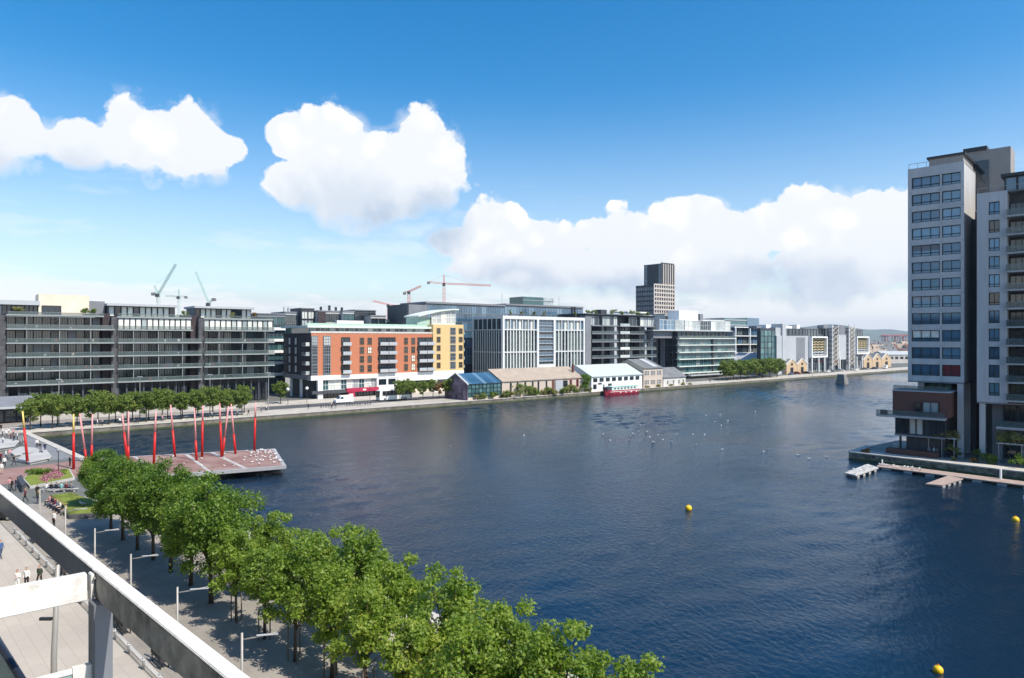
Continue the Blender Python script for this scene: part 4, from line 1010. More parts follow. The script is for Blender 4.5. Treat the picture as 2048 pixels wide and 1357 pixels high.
S, w, zt = back_block('pale_roof_block', 'low pale green roofed block left of the grey tower side', 250, 771, 818, 638, 'green_copper', 1, 5, 'glass_teal')
S, w, zt = back_block('teal_corner_office', 'teal glass office glimpsed between the balcony block and the brick apartments', 250, 516, 571, 626, 'panel_grey', 9, 7, 'glass_teal')
for k in range(1, 6): S.b('white_band', w*.35, w, -.8, .1, zt-4.2*k-2, zt-4.2*k-1, 'white')
S, w, zt = back_block('grey_roof_block', 'pale grey block behind the planted roof right of the tall tower', 268, 1330, 1360, 627, 'concrete_light', 1, 5, 'glass')
S, w, zt = back_block('white_plant_block', 'white roof block behind the green glass office terrace', 262, 1406, 1450, 637, 'white', 1, 5, 'glass')

# ---- the tall tower
T = Bld('tall_tower', 'tall stepped tower, dark on its left face and pale grid on its right face', 'tower', O=((1308-CX)/FPX*526, 526), rot=UROT)
fx = lambda px: T.X(px); k526 = 526/FPX
def zz(py): return CAMH + (CY-py)/FPX*526
# left (shaded) face runs along y at x=0, right (lit) face along x at y=0
yl = T.Y(1271); xr_ = T.X(1348.5); z_low, z_top = zz(568), zz(525)
yu = T.Y(1288)
T.b('lower_shaft', .3, xr_, .3, yl, 0, z_low-.4, 'panel_dark')
mat('stone_pale', (.56, .50, .45), .8, var=.08)
xs = T.X(1323)
yu = T.Y(1288, xs)
T.b('upper_shaft', xs, xr_-.1, .4, yu, z_low-.38, z_top, 'panel_dark')
n = 9; zl0 = 14; rows = 15
for q in range(n+1): x = xr_*q/n; T.b('pier', x-.45, x+.45, -.5, .25, 0, z_low if x < xs-.1 else z_top-.2, 'stone_pale')
for k in range(rows):
    z = zl0+(z_low-zl0)*k/rows; T.b('spandrel', .46, xr_-.46, -.35, .24, z-.55, z+.55, 'stone_pale')
    for q in range(n): T.w(xr_*q/n+.5, xr_*(q+1)/n-.5, z+.6, z+(z_low-zl0)/rows-.6, .1, cols=1, gm='glass', tx=.05, tz=.05)
T.b('cornice', 0, xr_, -.55, .3, z_low-.6, z_low+.3, 'stone_pale')
for k in range(11):
    z = zl0+6+(z_low-zl0-7)*k/11
    for q in range(8):
        y0 = yl*q/8; win(T.root, y0+.5, yl*(q+1)/8-.5, z, z+2.6, .2, cols=1, gm=MATS['glass_blue'], fm=MATS['panel_grey'], rz=-math.pi/2, tx=.1, tz=.08)
for k in range(7):
    z = z_low+.5+(z_top-z_low-1)*k/7
    for y0 in (.8, yu-3.2): win(T.root, y0, y0+2.2, z, z+2, xs-.05, cols=1, gm=MATS['glass_blue'], fm=MATS['panel_grey'], rz=-math.pi/2, tx=.1, tz=.08)
T.b('roof_fin', xs, xr_, .2, .6, z_top, z_top+.8, 'panel_dark')

# ================================================================== right-hand towers
ROT2 = math.atan2(-.677, .736)
T1 = Bld('slender_tower', 'slender grey-panelled apartment tower with two window bays, left of the pair at right', 'apartment tower', O=gp(1926, 916), rot=ROT2)
mat('tower_panel', (.50, .49, .48), .7, var=.14, scale=.5, stretch=(1, 1, .15))
mat('core_stone', (.30, .28, .26), .8, var=.1, scale=.3)
xl, xr = T1.X(1815.5), T1.X(1928); wb = [T1.X(p) for p in (1823, 1879.5, 1883.5, 1921)]
zt = T1.Z(1928, 322); zbot = T1.Z(1820, 761)
k0 = T1.Z(1824, 379); dz = (k0 - T1.Z(1824, 750.5))/11; hh = T1.Z(1824, 356.6) - k0
DEP = 11
T1.b('core', xl+.3, xr-.3, .55, DEP, zbot, zt-.3, 'panel_dark')
for a, e in ((xl, wb[0]), (wb[1], wb[2]), (wb[3], xr)):
    for k in range(13):
        za = zbot if k == 12 else k0-(k+1)*dz+hh+.35; zb_ = zt if k == 0 else k0-k*dz+hh+.31
        T1.b('pier_panel', a, e, .002*(k % 3), .6, za, zb_, 'tower_panel')
T1.b('side_wall', xr-.5, xr-.003, .61, DEP, zbot, zt-.004, 'tower_panel'); T1.b('side_wall', xl+.003, xl+.5, .61, DEP, zbot, zt-.004, 'tower_panel')
for k in range(12):
    z = k0 - k*dz
    for i, (a, e) in enumerate(((wb[0], wb[1]), (wb[2], wb[3]))):
        zlo = zbot if k == 11 else z-dz+hh
        T1.b('spandrel_panel', a+.008, e-.008, .02, .58, zlo, z, 'tower_panel')
        if k == 0: T1.b('spandrel_panel', a+.008, e-.008, .02, .58, z+hh, zt-.01, 'tower_panel')
        f = T1.w(a+.02, e-.02, z+.01, z+hh-.01, .35, cols=3 if i == 0 else 2, rows=1, gm='glass_sky', tx=.03, tz=.05, d=.25)
        T1.b('transom', a+.05, e-.05, .22, .30, z+hh*.24, z+hh*.30, 'frame_dark')
        if rr.random() < .25:
            T1.b('blind', a+.1, e-.1, .345, .37, z+hh*(.35+.4*rr.random()), z+hh-.08, rr.choice(['panel_light', 'curtain', 'panel_grey']))
mat('red_blind', (.16, .02, .025), .7)
T1.b('blind', wb[2]+.1, wb[3]-.1, .33, .344, k0-11*dz+.1, k0-11*dz+hh-.1, 'red_blind')
T1.b('soffit', xl, xr, -.001, DEP, zbot-.25, zbot-.003, 'panel_grey')
T1.b('roof', xl, xr, .62, DEP, zt-.29, zt-.05, 'roof_grey'); T1.b('roof_rail', xl+.05, xr-.05, .1, .16, zt+.8, zt+.87, 'metal_grey')
for q in range(7): x = xl+.1+(xr-xl-.3)*q/6; T1.b('rail_post', x, x+.06, .1, .16, zt+.01, zt+.8, 'metal_grey')
x0 = T1.X(1858, 1.6); T1.b('penthouse', x0, xr-.4, 1.6, DEP, zt-.05, zt+1.5, 'core_stone'); T1.b('penthouse_roof', x0-.3, xr, 1.2, DEP, zt+1.5, zt+1.85, 'metal_dark')
# legs, lobby and recess below
for x, y in ((xr-1.0, .2), (xr-1.0, 6.5), (xl+1, 6.5), (xl+1.2, 1.6)): T1.b('column', x, x+.9, y, y+.9, 0, zbot-.26, 'tower_panel')
T1.b('lobby', xl+1.2, xr-2.2, 3.0, DEP, 0, zbot-.3, 'panel_dark')
for q in range(4): T1.w(xl+1.4+q*1.2, xl+2.5+q*1.2, 9.5, zbot-.5, 2.9, gm='glass_teal', tx=.06, tz=.04)
# taller stone core behind with lit right side
cy_ = 11.2; c0, c1 = T1.X(1929, cy_), T1.X(2021, cy_); zc = T1.Z(2021, 292, cy_)
T1.b('stair_core', c0, c1, cy_, cy_+5.5, 0, zc, 'core_stone'); T1.b('core_cap', c0-.2, c1-3.4, cy_-.25, cy_+5.7, zc+.003, zc+.7, 'metal_dark')
T1.b('stair_glass', c0+1.2, c0+3.6, cy_-.2, cy_-.02, 14, T1.Z(1960, 322, cy_), 'glass'); 
for q in range(9): zq = 18+q*3.1; T1.b('stair_landing', c0+.3, c0+4.2, cy_-.8, cy_-.21, zq, zq+.22, 'metal_grey')
T1.b('recess_wall', xr+.05, c0+2.5, 6.5, cy_-.9, 0, zt-9, 'panel_dark')
# brick box and glazed pod over the water side
bx0, bx1 = T1.X(1785, -3.2), T1.X(1899, -3.2); zb1, zb0 = T1.Z(1790, 781.5, -3.2), T1.Z(1790, 829, -3.2)
Pb = Bld('brick_terrace_box', 'dark red brick box with a terrace on legs at the foot of the slender tower', 'building', O=tuple(T1.O), rot=ROT2)
Pb.b('brick_wall', bx0, bx1, -3.2, 2.9, zb0, zb1, 'brick_brown'); Pb.b('coping', bx0-.1, bx1+.1, -3.35, 2.9, zb1+.003, zb1+.18, 'panel_light'); Pb.b('terrace_rail', bx0+.1, bx1-.2, -3.2, -3.14, zb1+.19, zb1+1.0, 'glass_rail')
Pb.w(T1.X(1845, -3.2), T1.X(1878, -3.2), zb0+.7, zb0+2.5, -3.28, cols=2, gm='glass_bright', tx=.05, tz=.05); Pb.w(T1.X(1829, -3.2), T1.X(1841, -3.2), zb0+.5, zb0+2.4, -3.28, cols=1, gm='glass', name='door')
Pb.b('balcony_slab', bx0-2.2, bx1-.4, -4.9, -3.21, zb0-.35, zb0-.003, 'concrete'); Pb.b('balcony_rail', bx0-2.2, bx1-.4, -4.9, -4.84, zb0, zb0+.9, 'glass_rail'); Pb.b('planter', bx0-1.6, bx0-.6, -4.6, -3.9, zb0, zb0+.8, 'brick_brown')
px0, px1 = T1.X(1789, -2.8), T1.X(1890, -2.8); zp0 = T1.Z(1800, 868, -2.8)
Pb.b('pod_floor', px0, px1, -2.8, 2.9, zp0-.3, zp0, 'panel_grey'); Pb.b('pod_core', px0+.3, px1-.2, -2.2, 2.8, zp0+.003, zb0-.36, 'panel_dark')
for q in range(7): a = px0+(px1-px0)*q/7; e = px0+(px1-px0)*(q+1)/7; Pb.w(a+.03, e-.03, zp0+.03, zb0-.4, -2.5, cols=1, gm='glass_bright' if q in (2, 3) else 'glass', tx=.06, tz=.05)
for q, (x, y) in enumerate(((px0+.6, -2.2), (px0+3, -2.4), (px1-1.2, -2.2), (px0+.8, 2.2), (px1-1.2, 2.2))): Pb.b('leg', x, x+.3, y, y+.3, 0, zp0-.31, 'metal_dark')
Pb.b('ground_wall', px0+1.5, px1-.3, -1.4, 2.8, 0, zp0-.32, 'panel_dark')
Pb.b('terrace_step', px0-1.2, px1-1, -3.6, -1.5, 0, .9, 'brick_brown')
for q in range(2): Pb.b('screen', px0-.6+q*1.7, px0+.7+q*1.7, -1.2, -1.1, .02, 1.5, 'glass_bright')

T3 = Bld('balcony_tower', 'grey-panelled apartment tower with dark balconies at the right edge', 'apartment tower', O=gp(1960, 922), rot=ROT2)
xl = T3.X(1953.5); xr = xl+24
zt = T3.Z(1955, 387.5); zbot = T3.Z(1955, 803)
k0 = T3.Z(1978, 430); dz = (k0 - T3.Z(1978, 791))/10; hh = T3.Z(1978, 404.5)-k0
w0, w1 = T3.X(1977), T3.X(1999); b0 = T3.X(2014.5)
T3.b('core', xl+.3, xr, 2.2, 14, zbot, zt-.3, 'panel_dark')
T3.b('pier', xl, w0, 0, 2.2, zbot, zt, 'tower_panel'); T3.b('pier', w1, b0, 0, 2.2, zbot, zt, 'tower_panel')
for k in range(11):
    z = k0-k*dz; T3.b('spandrel_panel', w0+.008, w1-.008, .02, .6, zbot if k == 10 else z-dz+hh, z, 'tower_panel')
    if k == 0: T3.b('spandrel_panel', w0+.008, w1-.008, .02, .6, z+hh, zt-.01, 'tower_panel')
    T3.w(w0+.02, w1-.02, z+.01, z+hh-.01, .3, cols=2, gm=rr.choice(['glass_sky', 'glass_sky', 'glass']), tx=.06, tz=.05, d=.25); T3.b('transom', w0+.06, w1-.06, .15, .24, z+hh*.2, z+hh*.26, 'frame_dark')
    for q in range(3):
        a = b0 + q*6.6
        zf_ = z-.55
        T3.b('balcony_slab', a+.01, a+5.2, -1.35, 2.2, zf_-.25, zf_, 'concrete'); T3.b('balustrade', a+.05, a+5.15, -1.35, -1.3, zf_+.003, zf_+1.05, 'glass_rail'); T3.b('balustrade', a-.02, a+.03, -1.29, -.02, zf_+.003, zf_+1.05, 'glass_rail')
        for j in range(2): T3.w(a+.1+j*2.5, a+2.5+j*2.5, zf_+.03, zf_+2.35, 1.9, cols=3, gm='glass', tx=.05, tz=.04, name='balcony_door')
        T3.b('pier', a+5.22, a+6.58, .005, 2.2, zf_-.25, zf_-.25+dz-.005, 'tower_panel')
T3.b('roof', xl, xr, .05, 14, zt-.29, zt-.02, 'roof_grey'); T3.b('roof_rail', xl, xr, .05, .12, zt+.75, zt+.82, 'metal_grey')
for q in range(9): x = xl+.1+q*2.8; T3.b('rail_post', x, x+.07, .05, .12, zt-.01, zt+.75, 'metal_grey')
x0 = T3.X(2008, 2.5); T3.b('penthouse', x0, xr, 2.6, 13, zt-.01, zt+2.6, 'panel_dark'); T3.b('penthouse_roof', x0-.4, xr, 2.0, 13.3, zt+2.61, zt+3.1, 'metal_dark')
for q in range(8): T3.w(x0+.2+q*1.6, x0+1.7+q*1.6, zt+.1, zt+2.5, 2.45, gm='glass_blue', tx=.06, tz=.05)
T3.b('soffit', xl, xr, .002, 14, zbot-.25, zbot-.003, 'panel_grey')
for x in (xl+.3, xl+7, xl+14): T3.b('column', x, x+.8, .25, 1.05, 0, zbot-.26, 'tower_panel')
T3.b('lobby_wall', xl+1.5, xr, 4.2, 13, 0, zbot-.26, 'panel_grey')
for q in range(6): T3.w(b0-1+q*2, b0+.8+q*2, zbot-3.4, zbot-.6, 4.1, cols=2, gm='glass', tx=.06, tz=.04); T3.w(b0-1+q*2, b0+.8+q*2, .3, 3.0, 4.1, cols=2, gm='glass', tx=.06, tz=.04)
T3.b('terrace_slab', b0-1.5, xr, 0.2, 4.1, zbot-4.3, zbot-3.9, 'concrete'); T3.b('terrace_rail', b0-1.5, xr, .2, .26, zbot-3.89, zbot-2.9, 'glass_rail')

# ================================================================== leaves, trees, shrubs
def foliage(name, seed, clumps, nleaf, leaf, m, spread=1.0):
    "leaf-sized faces in clumps: clumps = [(x, y, z, radius)]"
    g = np.random.default_rng(seed); C_ = np.array(clumps, float)
    wts = C_[:, 3]**2; idx = g.choice(len(C_), nleaf, p=wts/wts.sum())
    d = g.normal(size=(nleaf, 3)); d /= np.linalg.norm(d, axis=1)[:, None]
    r = C_[idx, 3]*np.power(g.random(nleaf), .45)*(1+.25*g.normal(size=nleaf)*.5)
    d2 = d.copy(); d2[:, 2] *= .8
    P = C_[idx, :3] + d2*r[:, None]
    nrm = d*.6 + g.normal(size=(nleaf, 3))*.55 + np.array([0, 0, .45]); nrm /= np.linalg.norm(nrm, axis=1)[:, None]
    t = np.cross(nrm, g.normal(size=(nleaf, 3))); t /= np.linalg.norm(t, axis=1)[:, None]; bt = np.cross(nrm, t)
    s = leaf*(.6+.8*g.random(nleaf))[:, None]
    v = np.stack([P - t*s*.5, P + bt*s*.32 - nrm*s*.06, P + t*s*.5, P - bt*s*.32 - nrm*s*.06], 1).reshape(-1, 3)
    me = bpy.data.meshes.new(name); me.vertices.add(nleaf*4); me.vertices.foreach_set('co', v.ravel())
    me.loops.add(nleaf*4); me.loops.foreach_set('vertex_index', np.arange(nleaf*4, dtype=np.int32))
    me.polygons.add(nleaf); me.polygons.foreach_set('loop_start', np.arange(0, nleaf*4, 4, dtype=np.int32))
    me.materials.append(MATS[m]); me.update(calc_edges=True); me.validate(); return me
def tree_meshes(seed, H, R_, z0, nleaf, leaf, m, trunk_r=.12, nclump=26, point=0.0):
    g = random.Random(seed); clumps = []; tb = MB(); rz_ = (H-z0)/2; zc = z0+rz_
    lean = (g.uniform(-.12, .12), g.uniform(-.12, .12))
    tb.tube([(0, 0, -.05), (lean[0]*.3, lean[1]*.3, z0*.6), (lean[0], lean[1], z0+rz_*.6), (lean[0]*1.4, lean[1]*1.4, z0+rz_*1.3)], [trunk_r*1.25, trunk_r, trunk_r*.7, trunk_r*.2], 7)
    for i in range(nclump):
        a = i*2.39996+g.uniform(-.4, .4); t = (i+.5)/nclump; ph = math.acos(1-2*t)
        rr_ = g.uniform(.42, 1.02)
        x = R_*rr_*math.sin(ph)*math.cos(a); y = R_*rr_*math.sin(ph)*math.sin(a); zz_ = zc + rz_*rr_*math.cos(ph)
        if point: k = 1-point*max(0, (zz_-zc)/rz_); x *= k; y *= k
        rc = R_*g.uniform(.17, .36); clumps.append((x, y, zz_, rc))
        if i % 2 == 0:
            zs = z0*.8+ (zz_-z0)*.35 if zz_ > z0 else z0*.8
            zs = min(max(zs, z0*.7), z0+rz_); tb.tube([(lean[0]*.6, lean[1]*.6, zs), (x*.5, y*.5, (zs+zz_)/2+.15), (x*.9, y*.9, zz_)], [trunk_r*.42, trunk_r*.26, .015], 5)
    for i in range(int(nclump*.35)):
        clumps.append((g.gauss(0, .3)*R_, g.gauss(0, .3)*R_, zc+g.gauss(0, .35)*rz_, R_*.3))
    return foliage('crown', seed, clumps, nleaf, leaf, m), tb.mesh('trunk', MATS['bark'], True)
def plant_tree(name, meshes, loc, label, cat, group, rz=0, sc=1.0, stakes=False):
    r = empty(name, (loc[0], loc[1], loc[2] if len(loc) > 2 else 0), rz, label, cat, group); r.scale = (sc, sc, sc)
    link('crown', meshes[0], r); link('trunk', meshes[1], r)
    if stakes:
        for a in (0, 2.1, 4.2): link('stake', STAKE, r, (.42*math.cos(a), .42*math.sin(a), 0))
    return r
mat('stake', (.16, .13, .10), .9)
STAKE = MB().tube([(0, 0, 0), (0, 0, 2.1)], [.05, .045], 5).mesh('stake', MATS['stake'])
dense = [tree_meshes(100+i, H, R_, 2.3, 19000, .21, 'leaf', .15, 52) for i, (H, R_) in enumerate(((8.9, 2.75), (9.3, 2.9), (8.4, 2.7), (9.0, 3.0)))]
young = [tree_meshes(200+i, H, R_, 2.0, int(nl_*1.35), .21, 'leaf_young', .10, 34, pt) for i, (H, R_, nl_, pt) in enumerate(((6.9, 1.9, 4600, .35), (7.4, 2.1, 5600, .25), (6.6, 1.8, 4000, .45), (7.7, 2.3, 6600, .3)))]
farT = [tree_meshes(300+i, H, R_, 2.4, 4200, .36, 'leaf_far', .12, 26) for i, (H, R_) in enumerate(((7.4, 2.5), (7.9, 2.7), (7.1, 2.6)))]
rr = random.Random(77)
row1 = [(198,1022),(222,1060),(246,1080),(275,1100),(307,1119.5),(342,1144),(382,1171),(423,1206)]
hs = [.80, .88, .95, .98, .96, 1.02, 1.0, 1.06]
for i, (px, py) in enumerate(row1):
    x, y = gp(px, py); plant_tree('promenade_tree', dense[i % 4], (x, y), 'dense dark green promenade tree, %s from the lawn' % ORD[i], 'tree', 'dense promenade trees', rr.uniform(0, 6.3), hs[i])
row1b = [(473,1243),(529,1278),(590,1322),(664,1356)]
P1 = [gp(*p) for p in row1b] + [(-8.0, 37.6), (-5.0, 34.5), (-2.0, 31.5), (1.0, 28.5)]
for i, (x, y) in enumerate(P1):
    plant_tree('young_tree', young[(i*3+1) % 4], (x, y), 'light green young staked tree of the inner row, %s past the dense trees' % ORD[i], 'tree', 'young promenade trees', rr.uniform(0, 6.3), [.92, .98, 1.0, 1.06, .92, .95, .95, .9][i], True)
P2 = [(-18.6, 52.8), (-13.9, 48.2), (-9.9, 44.2), (-6.9, 41.4), (-3.5, 37.2), (-.8, 34.2), (2.0, 30.6), (5.2, 29.3), (.8, 32.6), (3.6, 28.2)]
for i, (x, y) in enumerate(P2):
    plant_tree('young_tree', young[(i*2+3) % 4], (x, y), 'light green young tree of the row nearest the water, %s past the dense trees' % ORD[i], 'tree', 'young waterside trees', rr.uniform(0, 6.3), [.88, .92, 1.05, .95, 1.0, .97, .97, .90, .85, .86][i], True)
# trees along the far quay by the plaza
u0, u1 = onv(62, QV+5.5), onv(512, QV+5.5)
for r_ in range(2):
    n = 13
    for i in range(n):
        u = u0+(u1-u0)*(i+.5*r_)/n + rr.uniform(-.3, .3); x, y = uv(u, QV+4.8+r_*5.2)
        plant_tree('quay_tree', farT[(i+r_) % 3], (x, y), '%s round tree from the plaza corner in the %s row on the far quay' % (ORD[i], 'waterside' if r_ == 0 else 'inner'), 'tree', 'round trees on the far quay', rr.uniform(0, 6.3), rr.uniform(.92, 1.06))
for i, (px, v_, sc, lab) in enumerate(((561, 30, 1.0, 'single green tree left of the brick apartments corner'), (800, 13, .92, 'left of the green trees beside the parked coach'), (822, 14.5, .98, 'middle of the green trees beside the parked coach'), (846, 13.5, .9, 'right of the green trees beside the parked coach'), (866, 16, .85, 'small green tree before the white columns of the brick apartments'), (896, 12, .95, 'leafy tree beside the mural gable of the glass shed'))):
    x, y = uv(onv(px, QV+v_), QV+v_); plant_tree('street_tree', farT[i % 3], (x, y), lab, 'tree', 'street trees on the far quay', rr.uniform(0, 6), sc)
mA_ = tree_meshes(350, 5.6, 1.7, 1.6, 2200, .34, 'leaf_red', .08, 12)
x, y = uv(onv(878, QV+13), QV+13); plant_tree('rust_tree', mA_, (x, y), 'small rust-brown leaved tree left of the glass shed', 'tree', None)
bigT = [tree_meshes(320+i, 10.2, 4.0, 2.6, 5200, .55, 'leaf_far', .2, 20) for i in range(2)]
for r_ in range(2):
    for i in range(8):
        px = 1452 + i*14.6; x, y = uv(onv(px, QV+8+r_*6), QV+8+r_*6)
        plant_tree('clipped_tree', bigT[(i+r_) % 2], (x, y), '%s from left, %s row of dense round trees beside the green glass office' % (ORD[i], 'front' if r_ == 0 else 'back'), 'tree', 'dense round trees by the far water', rr.uniform(0, 6), rr.uniform(.9, 1.0))
# shrubs
def shrub(name, loc, rx, h, label, m='leaf_far', n=900, leaf=.3, seed=1, cat='shrub', group=None, parent=None):
    g = random.Random(seed); cl = [(g.gauss(0, .45)*rx, g.gauss(0, .3)*rx, h*g.uniform(.25, .8), rx*g.uniform(.3, .5)) for _ in range(9 if h < 5 else 26)]
    me = foliage('foliage', seed, cl, n, leaf, m); tb = MB()
    for c_ in cl[:4]: tb.tube([(0, 0, -.05), (c_[0]*.6, c_[1]*.6, c_[2]*.7)], [.05, .02], 4)
    r = empty(name, loc, g.uniform(0, 6), label, cat, group); link('foliage', me, r); link('stem', tb.mesh('stem', MATS['bark']), r); return r
SH = [(968, 1.5, 1.9, 'leaf_far'), (1014, 1.6, 2.4, 'leaf_far'), (1066, 1.8, 3.0, 'leaf_yellow'), (1098, 1.6, 2.6, 'leaf_far'), (1132, 1.5, 2.2, 'leaf_yellow'), (955, .8, 1.5, 'leaf_yellow'), (985, 1.3, 2.2, 'leaf_far'), (1006, 1.0, 1.5, 'leaf_yellow'), (1022, 1.3, 2.0, 'leaf_yellow'), (1040, 1.9, 4.2, 'leaf_far'), (1058, 1.6, 3.6, 'leaf_far'), (1072, 1.5, 2.6, 'leaf'), (1090, 1.3, 1.6, 'leaf_yellow'), (1106, 1.4, 1.8, 'leaf_yellow'), (1124, 1.5, 2.0, 'leaf_far'), (1142, 1.7, 2.8, 'leaf_far'), (1156, 1.4, 1.8, 'leaf_yellow'), (1176, 1.3, 1.7, 'leaf_yellow')]
for i, (px, rx, h, m) in enumerate(sorted(SH)):
    v_ = QV+.4; x, y = uv(onv(px, v_), v_)
    shrub('quay_shrub', (x, y, 0), rx*1.25, h*1.25, '%s overgrown shrub from the left along the old sheds on the quay edge' % ORD[i], m, 1300, .3, 400+i, group='overgrown shrubs on the quay edge')
x, y = uv(onv(1172, QV+1.0), QV+1.0)
shrub('ivy_mass', (x, y, 0), 2.4, 8.2, 'tall dark ivy mass between the brick and the white warehouses', 'leaf', 5200, .34, 430)
for i, (px, h) in enumerate(((1295, 1.0), (1318, 1.1), (1342, .9), (1366, 1.3), (1380, .8))):
    x, y = uv(onv(px, QV+.6), QV+.6); shrub('quay_shrub', (x, y, 0), 1.3, h, '%s low yellowish shrub right of the red barge' % ORD[i], 'leaf_yellow', 700, .28, 440+i, group='low shrubs right of the barge')
# roof gardens
for i, (px, h, lab) in enumerate(((30, 1.6, 'yellow-green roof shrub at the left end of the balcony block'), (165, 2.0, 'green roof shrub beside the cream plant room'), (180, 1.8, 'darker roof shrub right of the cream plant room'))):
    x_ = A.X(px, 1); p = A.O + A.d*(x_+.8) + A.n*.6; shrub('roof_shrub', (p.x, p.y, LZ[5]+.46), 1.2, h, lab, 'leaf_yellow' if i == 0 else 'leaf_far', 700, .28, 460+i)
for i, (px, lab) in enumerate(((372, 'roof shrub right of the middle penthouse of the balcony block'), (463, 'yellow roof shrub before the right penthouse of the balcony block'), (508, 'rust roof shrub at the right end of the balcony block'))):
    p = A.O + A.d*A.X(px, 1.2) + A.n*1.2; shrub('roof_shrub', (p.x, p.y, LZ[5]), 1.1, 2.2, lab, ('leaf_far', 'leaf_yellow', 'leaf_red')[i], 700, .28, 470+i)
for i, px in enumerate((1020, 1042, 1068, 1088, 1150)):
    p = D.O + D.d*D.X(px, 2) + D.n*1.9; shrub('roof_shrub', (p.x, p.y, D.Z(1005, 631)+.52), .9, 2.3, '%s roof shrub from the left on the white-framed office' % ORD[i], 'leaf_yellow' if i % 2 else 'leaf_far', 500, .28, 480+i, group='roof shrubs on the white office')
for i, (a, s_) in enumerate(((230, 1.1), (330, 1.2), (580, 1.6), (720, 1.2), (850, 1.5), (960, 1.5), (1060, 1.2))):
    p = Fb.O + Fb.d*cf(a) + Fb.n*(1.5+(i % 2)); shrub('roof_shrub', (p.x, p.y, zf[6]+.56), s_*1.3, s_*1.5, '%s roof shrub from the left on the charcoal apartment block' % ORD[i], 'leaf_far', 650, .32, 490+i, group='roof shrubs on the charcoal block')
for i, px in enumerate((1380, 1395, 1410, 1428, 1445)):
    p = Hb.O + Hb.d*Hb.X(px) + Hb.n*.6; shrub('roof_shrub', (p.x, p.y, zh[5]+.11), 1.0, 1.5, '%s terrace shrub from the left on the green glass office' % ORD[i], 'leaf_yellow', 400, .28, 500+i, group='terrace shrubs on the green glass office')
# ground-level planting below the right towers
for i, (px, py, rx, h, m, lab) in enumerate(((1852, 905, .9, 2.0, 'leaf', 'dark bush at the left end of the towers forecourt'), (1912, 917, .9, 2.4, 'leaf_yellow', 'upright bush beside the column of the slender tower'), (1952, 921, .9, 2.4, 'leaf_far', 'bush between the columns of the two towers'), (1948, 926, .7, 1.0, 'leaf_red', 'low reddish bush at the edge of the towers forecourt'), (1906, 922, .6, .9, 'leaf_yellow', 'low pale bush at the quay edge below the slender tower'), (1729, 905, .9, .8, 'leaf_red', 'low rusty bush near the tip of the right quay'), (1840, 908, 1.4, 2.6, 'leaf', 'broad dark bush under the glazed pod of the brick box'), (1882, 913, 1.3, 3.0, 'leaf_far', 'tall bush left of the slender tower column'), (1975, 926, 1.2, 2.2, 'leaf_far', 'green bush right of the slender tower column'), (1990, 930, 1.0, 1.6, 'leaf', 'dark bush beside the right pergola'), (2035, 936, 1.3, 2.4, 'leaf', 'dark bush before the right-edge tower'))):
    x, y = gp(px, py); shrub('quay_bush', (x, y, 0), rx, h, lab, m, 700, .2, 520+i)
def pergola(name, px0, px1, py, label, seed, m):
    p0 = Vector(gp(px0, py)); d = Vector((.736, -.677)); n = Vector((.677, .736))
    r = (px1-CX)/FPX; ln = (r*p0.y-p0.x)/(d.x-r*d.y)
    root = empty(name, (p0.x, p0.y, 0), ROT2, label, 'pergola')
    for x in (0, ln/2, ln-.15):
        for y in (0, 2.6): part('post', root, x, x+.15, y, y+.15, 0, 3.2, MATS['metal_grey'])
    for y in (0, 2.6): part('beam', root, -.2, ln+.2, y-.01, y+.16, 3.2, 3.4, MATS['panel_light'])
    k = max(3, int(ln/.8))
    for q in range(k): part('rafter', root, ln*q/k, ln*q/k+.1, -.3, 3.0, 3.402, 3.5, MATS['bark'])
    g = random.Random(seed); cl = [(g.uniform(-.3, ln+.3), g.uniform(-.5, 2.6), 3.5+g.uniform(-.3, 1.1), g.uniform(.5, 1.0)) for _ in range(int(ln*4))]
    link('climbing_plant', foliage('climbing_plant', seed, cl, int(ln*650), .24, m), root)
    part('table', root, ln*.3, ln*.6, .9, 1.7, .7, .76, MATS['panel_light']); part('table_leg', root, ln*.44, ln*.46, 1.2, 1.4, 0, .7, MATS['metal_dark'])
pergola('pergola', 1856, 1909, 912, 'vine-covered pergola at the foot of the slender tower', 61, 'leaf_yellow')
pergola('pergola', 1996, 2090, 927, 'vine-covered pergola at the foot of the right-edge tower', 62, 'leaf_yellow')
pergola('pergola', 1822, 1850, 905, 'small leafy pergola under the dark brick box', 63, 'leaf_far')

# ================================================================== red sticks on the pier and plaza
mat('stick_red', (.55, .012, .008), .45, var=.08)
mat('stick_pink', (.72, .30, .30), .5, var=.15, scale=.4)
mat('stick_yellow', (.78, .56, .16), .5, var=.1)
ST = [((190,505),(155,145),260,'y'),((503,540),(503,165),290,'y'),((592,492),(545,160),405,'p'),((625,490),(632,165),375,'p'),((871,492),(835,165),290,'p'),((876,488),(878,145),385,'p'),((1050,520),(1065,145),290,'p'),((1195,455),(1165,100),275,'p'),((1342,480),(1328,125),345,'p'),((1380,455),(1385,105),210,'p'),((1513,457),(1500,90),220,'p'),((1518,453),(1560,110),325,'p'),((1608,435),(1578,95),300,'p'),((1737,415),(1745,85),190,'p')]
sl = ['yellow-topped leaning red stick at the left end of the plaza', 'yellow-topped upright red stick at the plaza edge', 'pink-topped red stick leaning left, first right of the yellow-topped upright one', 'upright pink-topped red stick, second right of the yellow-topped upright one', 'left stick of the left red V-shaped pair on the pier', 'upright right stick of the left red pair on the pier', 'tall red stick standing alone near the pier front', 'red stick leaning left, first right of the lone front stick', 'pale-topped red stick with a long shadow mid-pier', 'mostly red stick just right of the mid-pier long-shadow stick', 'left stick of the crossing red pair on the pier', 'pink stick leaning right in the crossing pair on the pier', 'pink-topped stick leaning left, last but one on the pier', 'rightmost red stick, nearest the gulls on the pier']
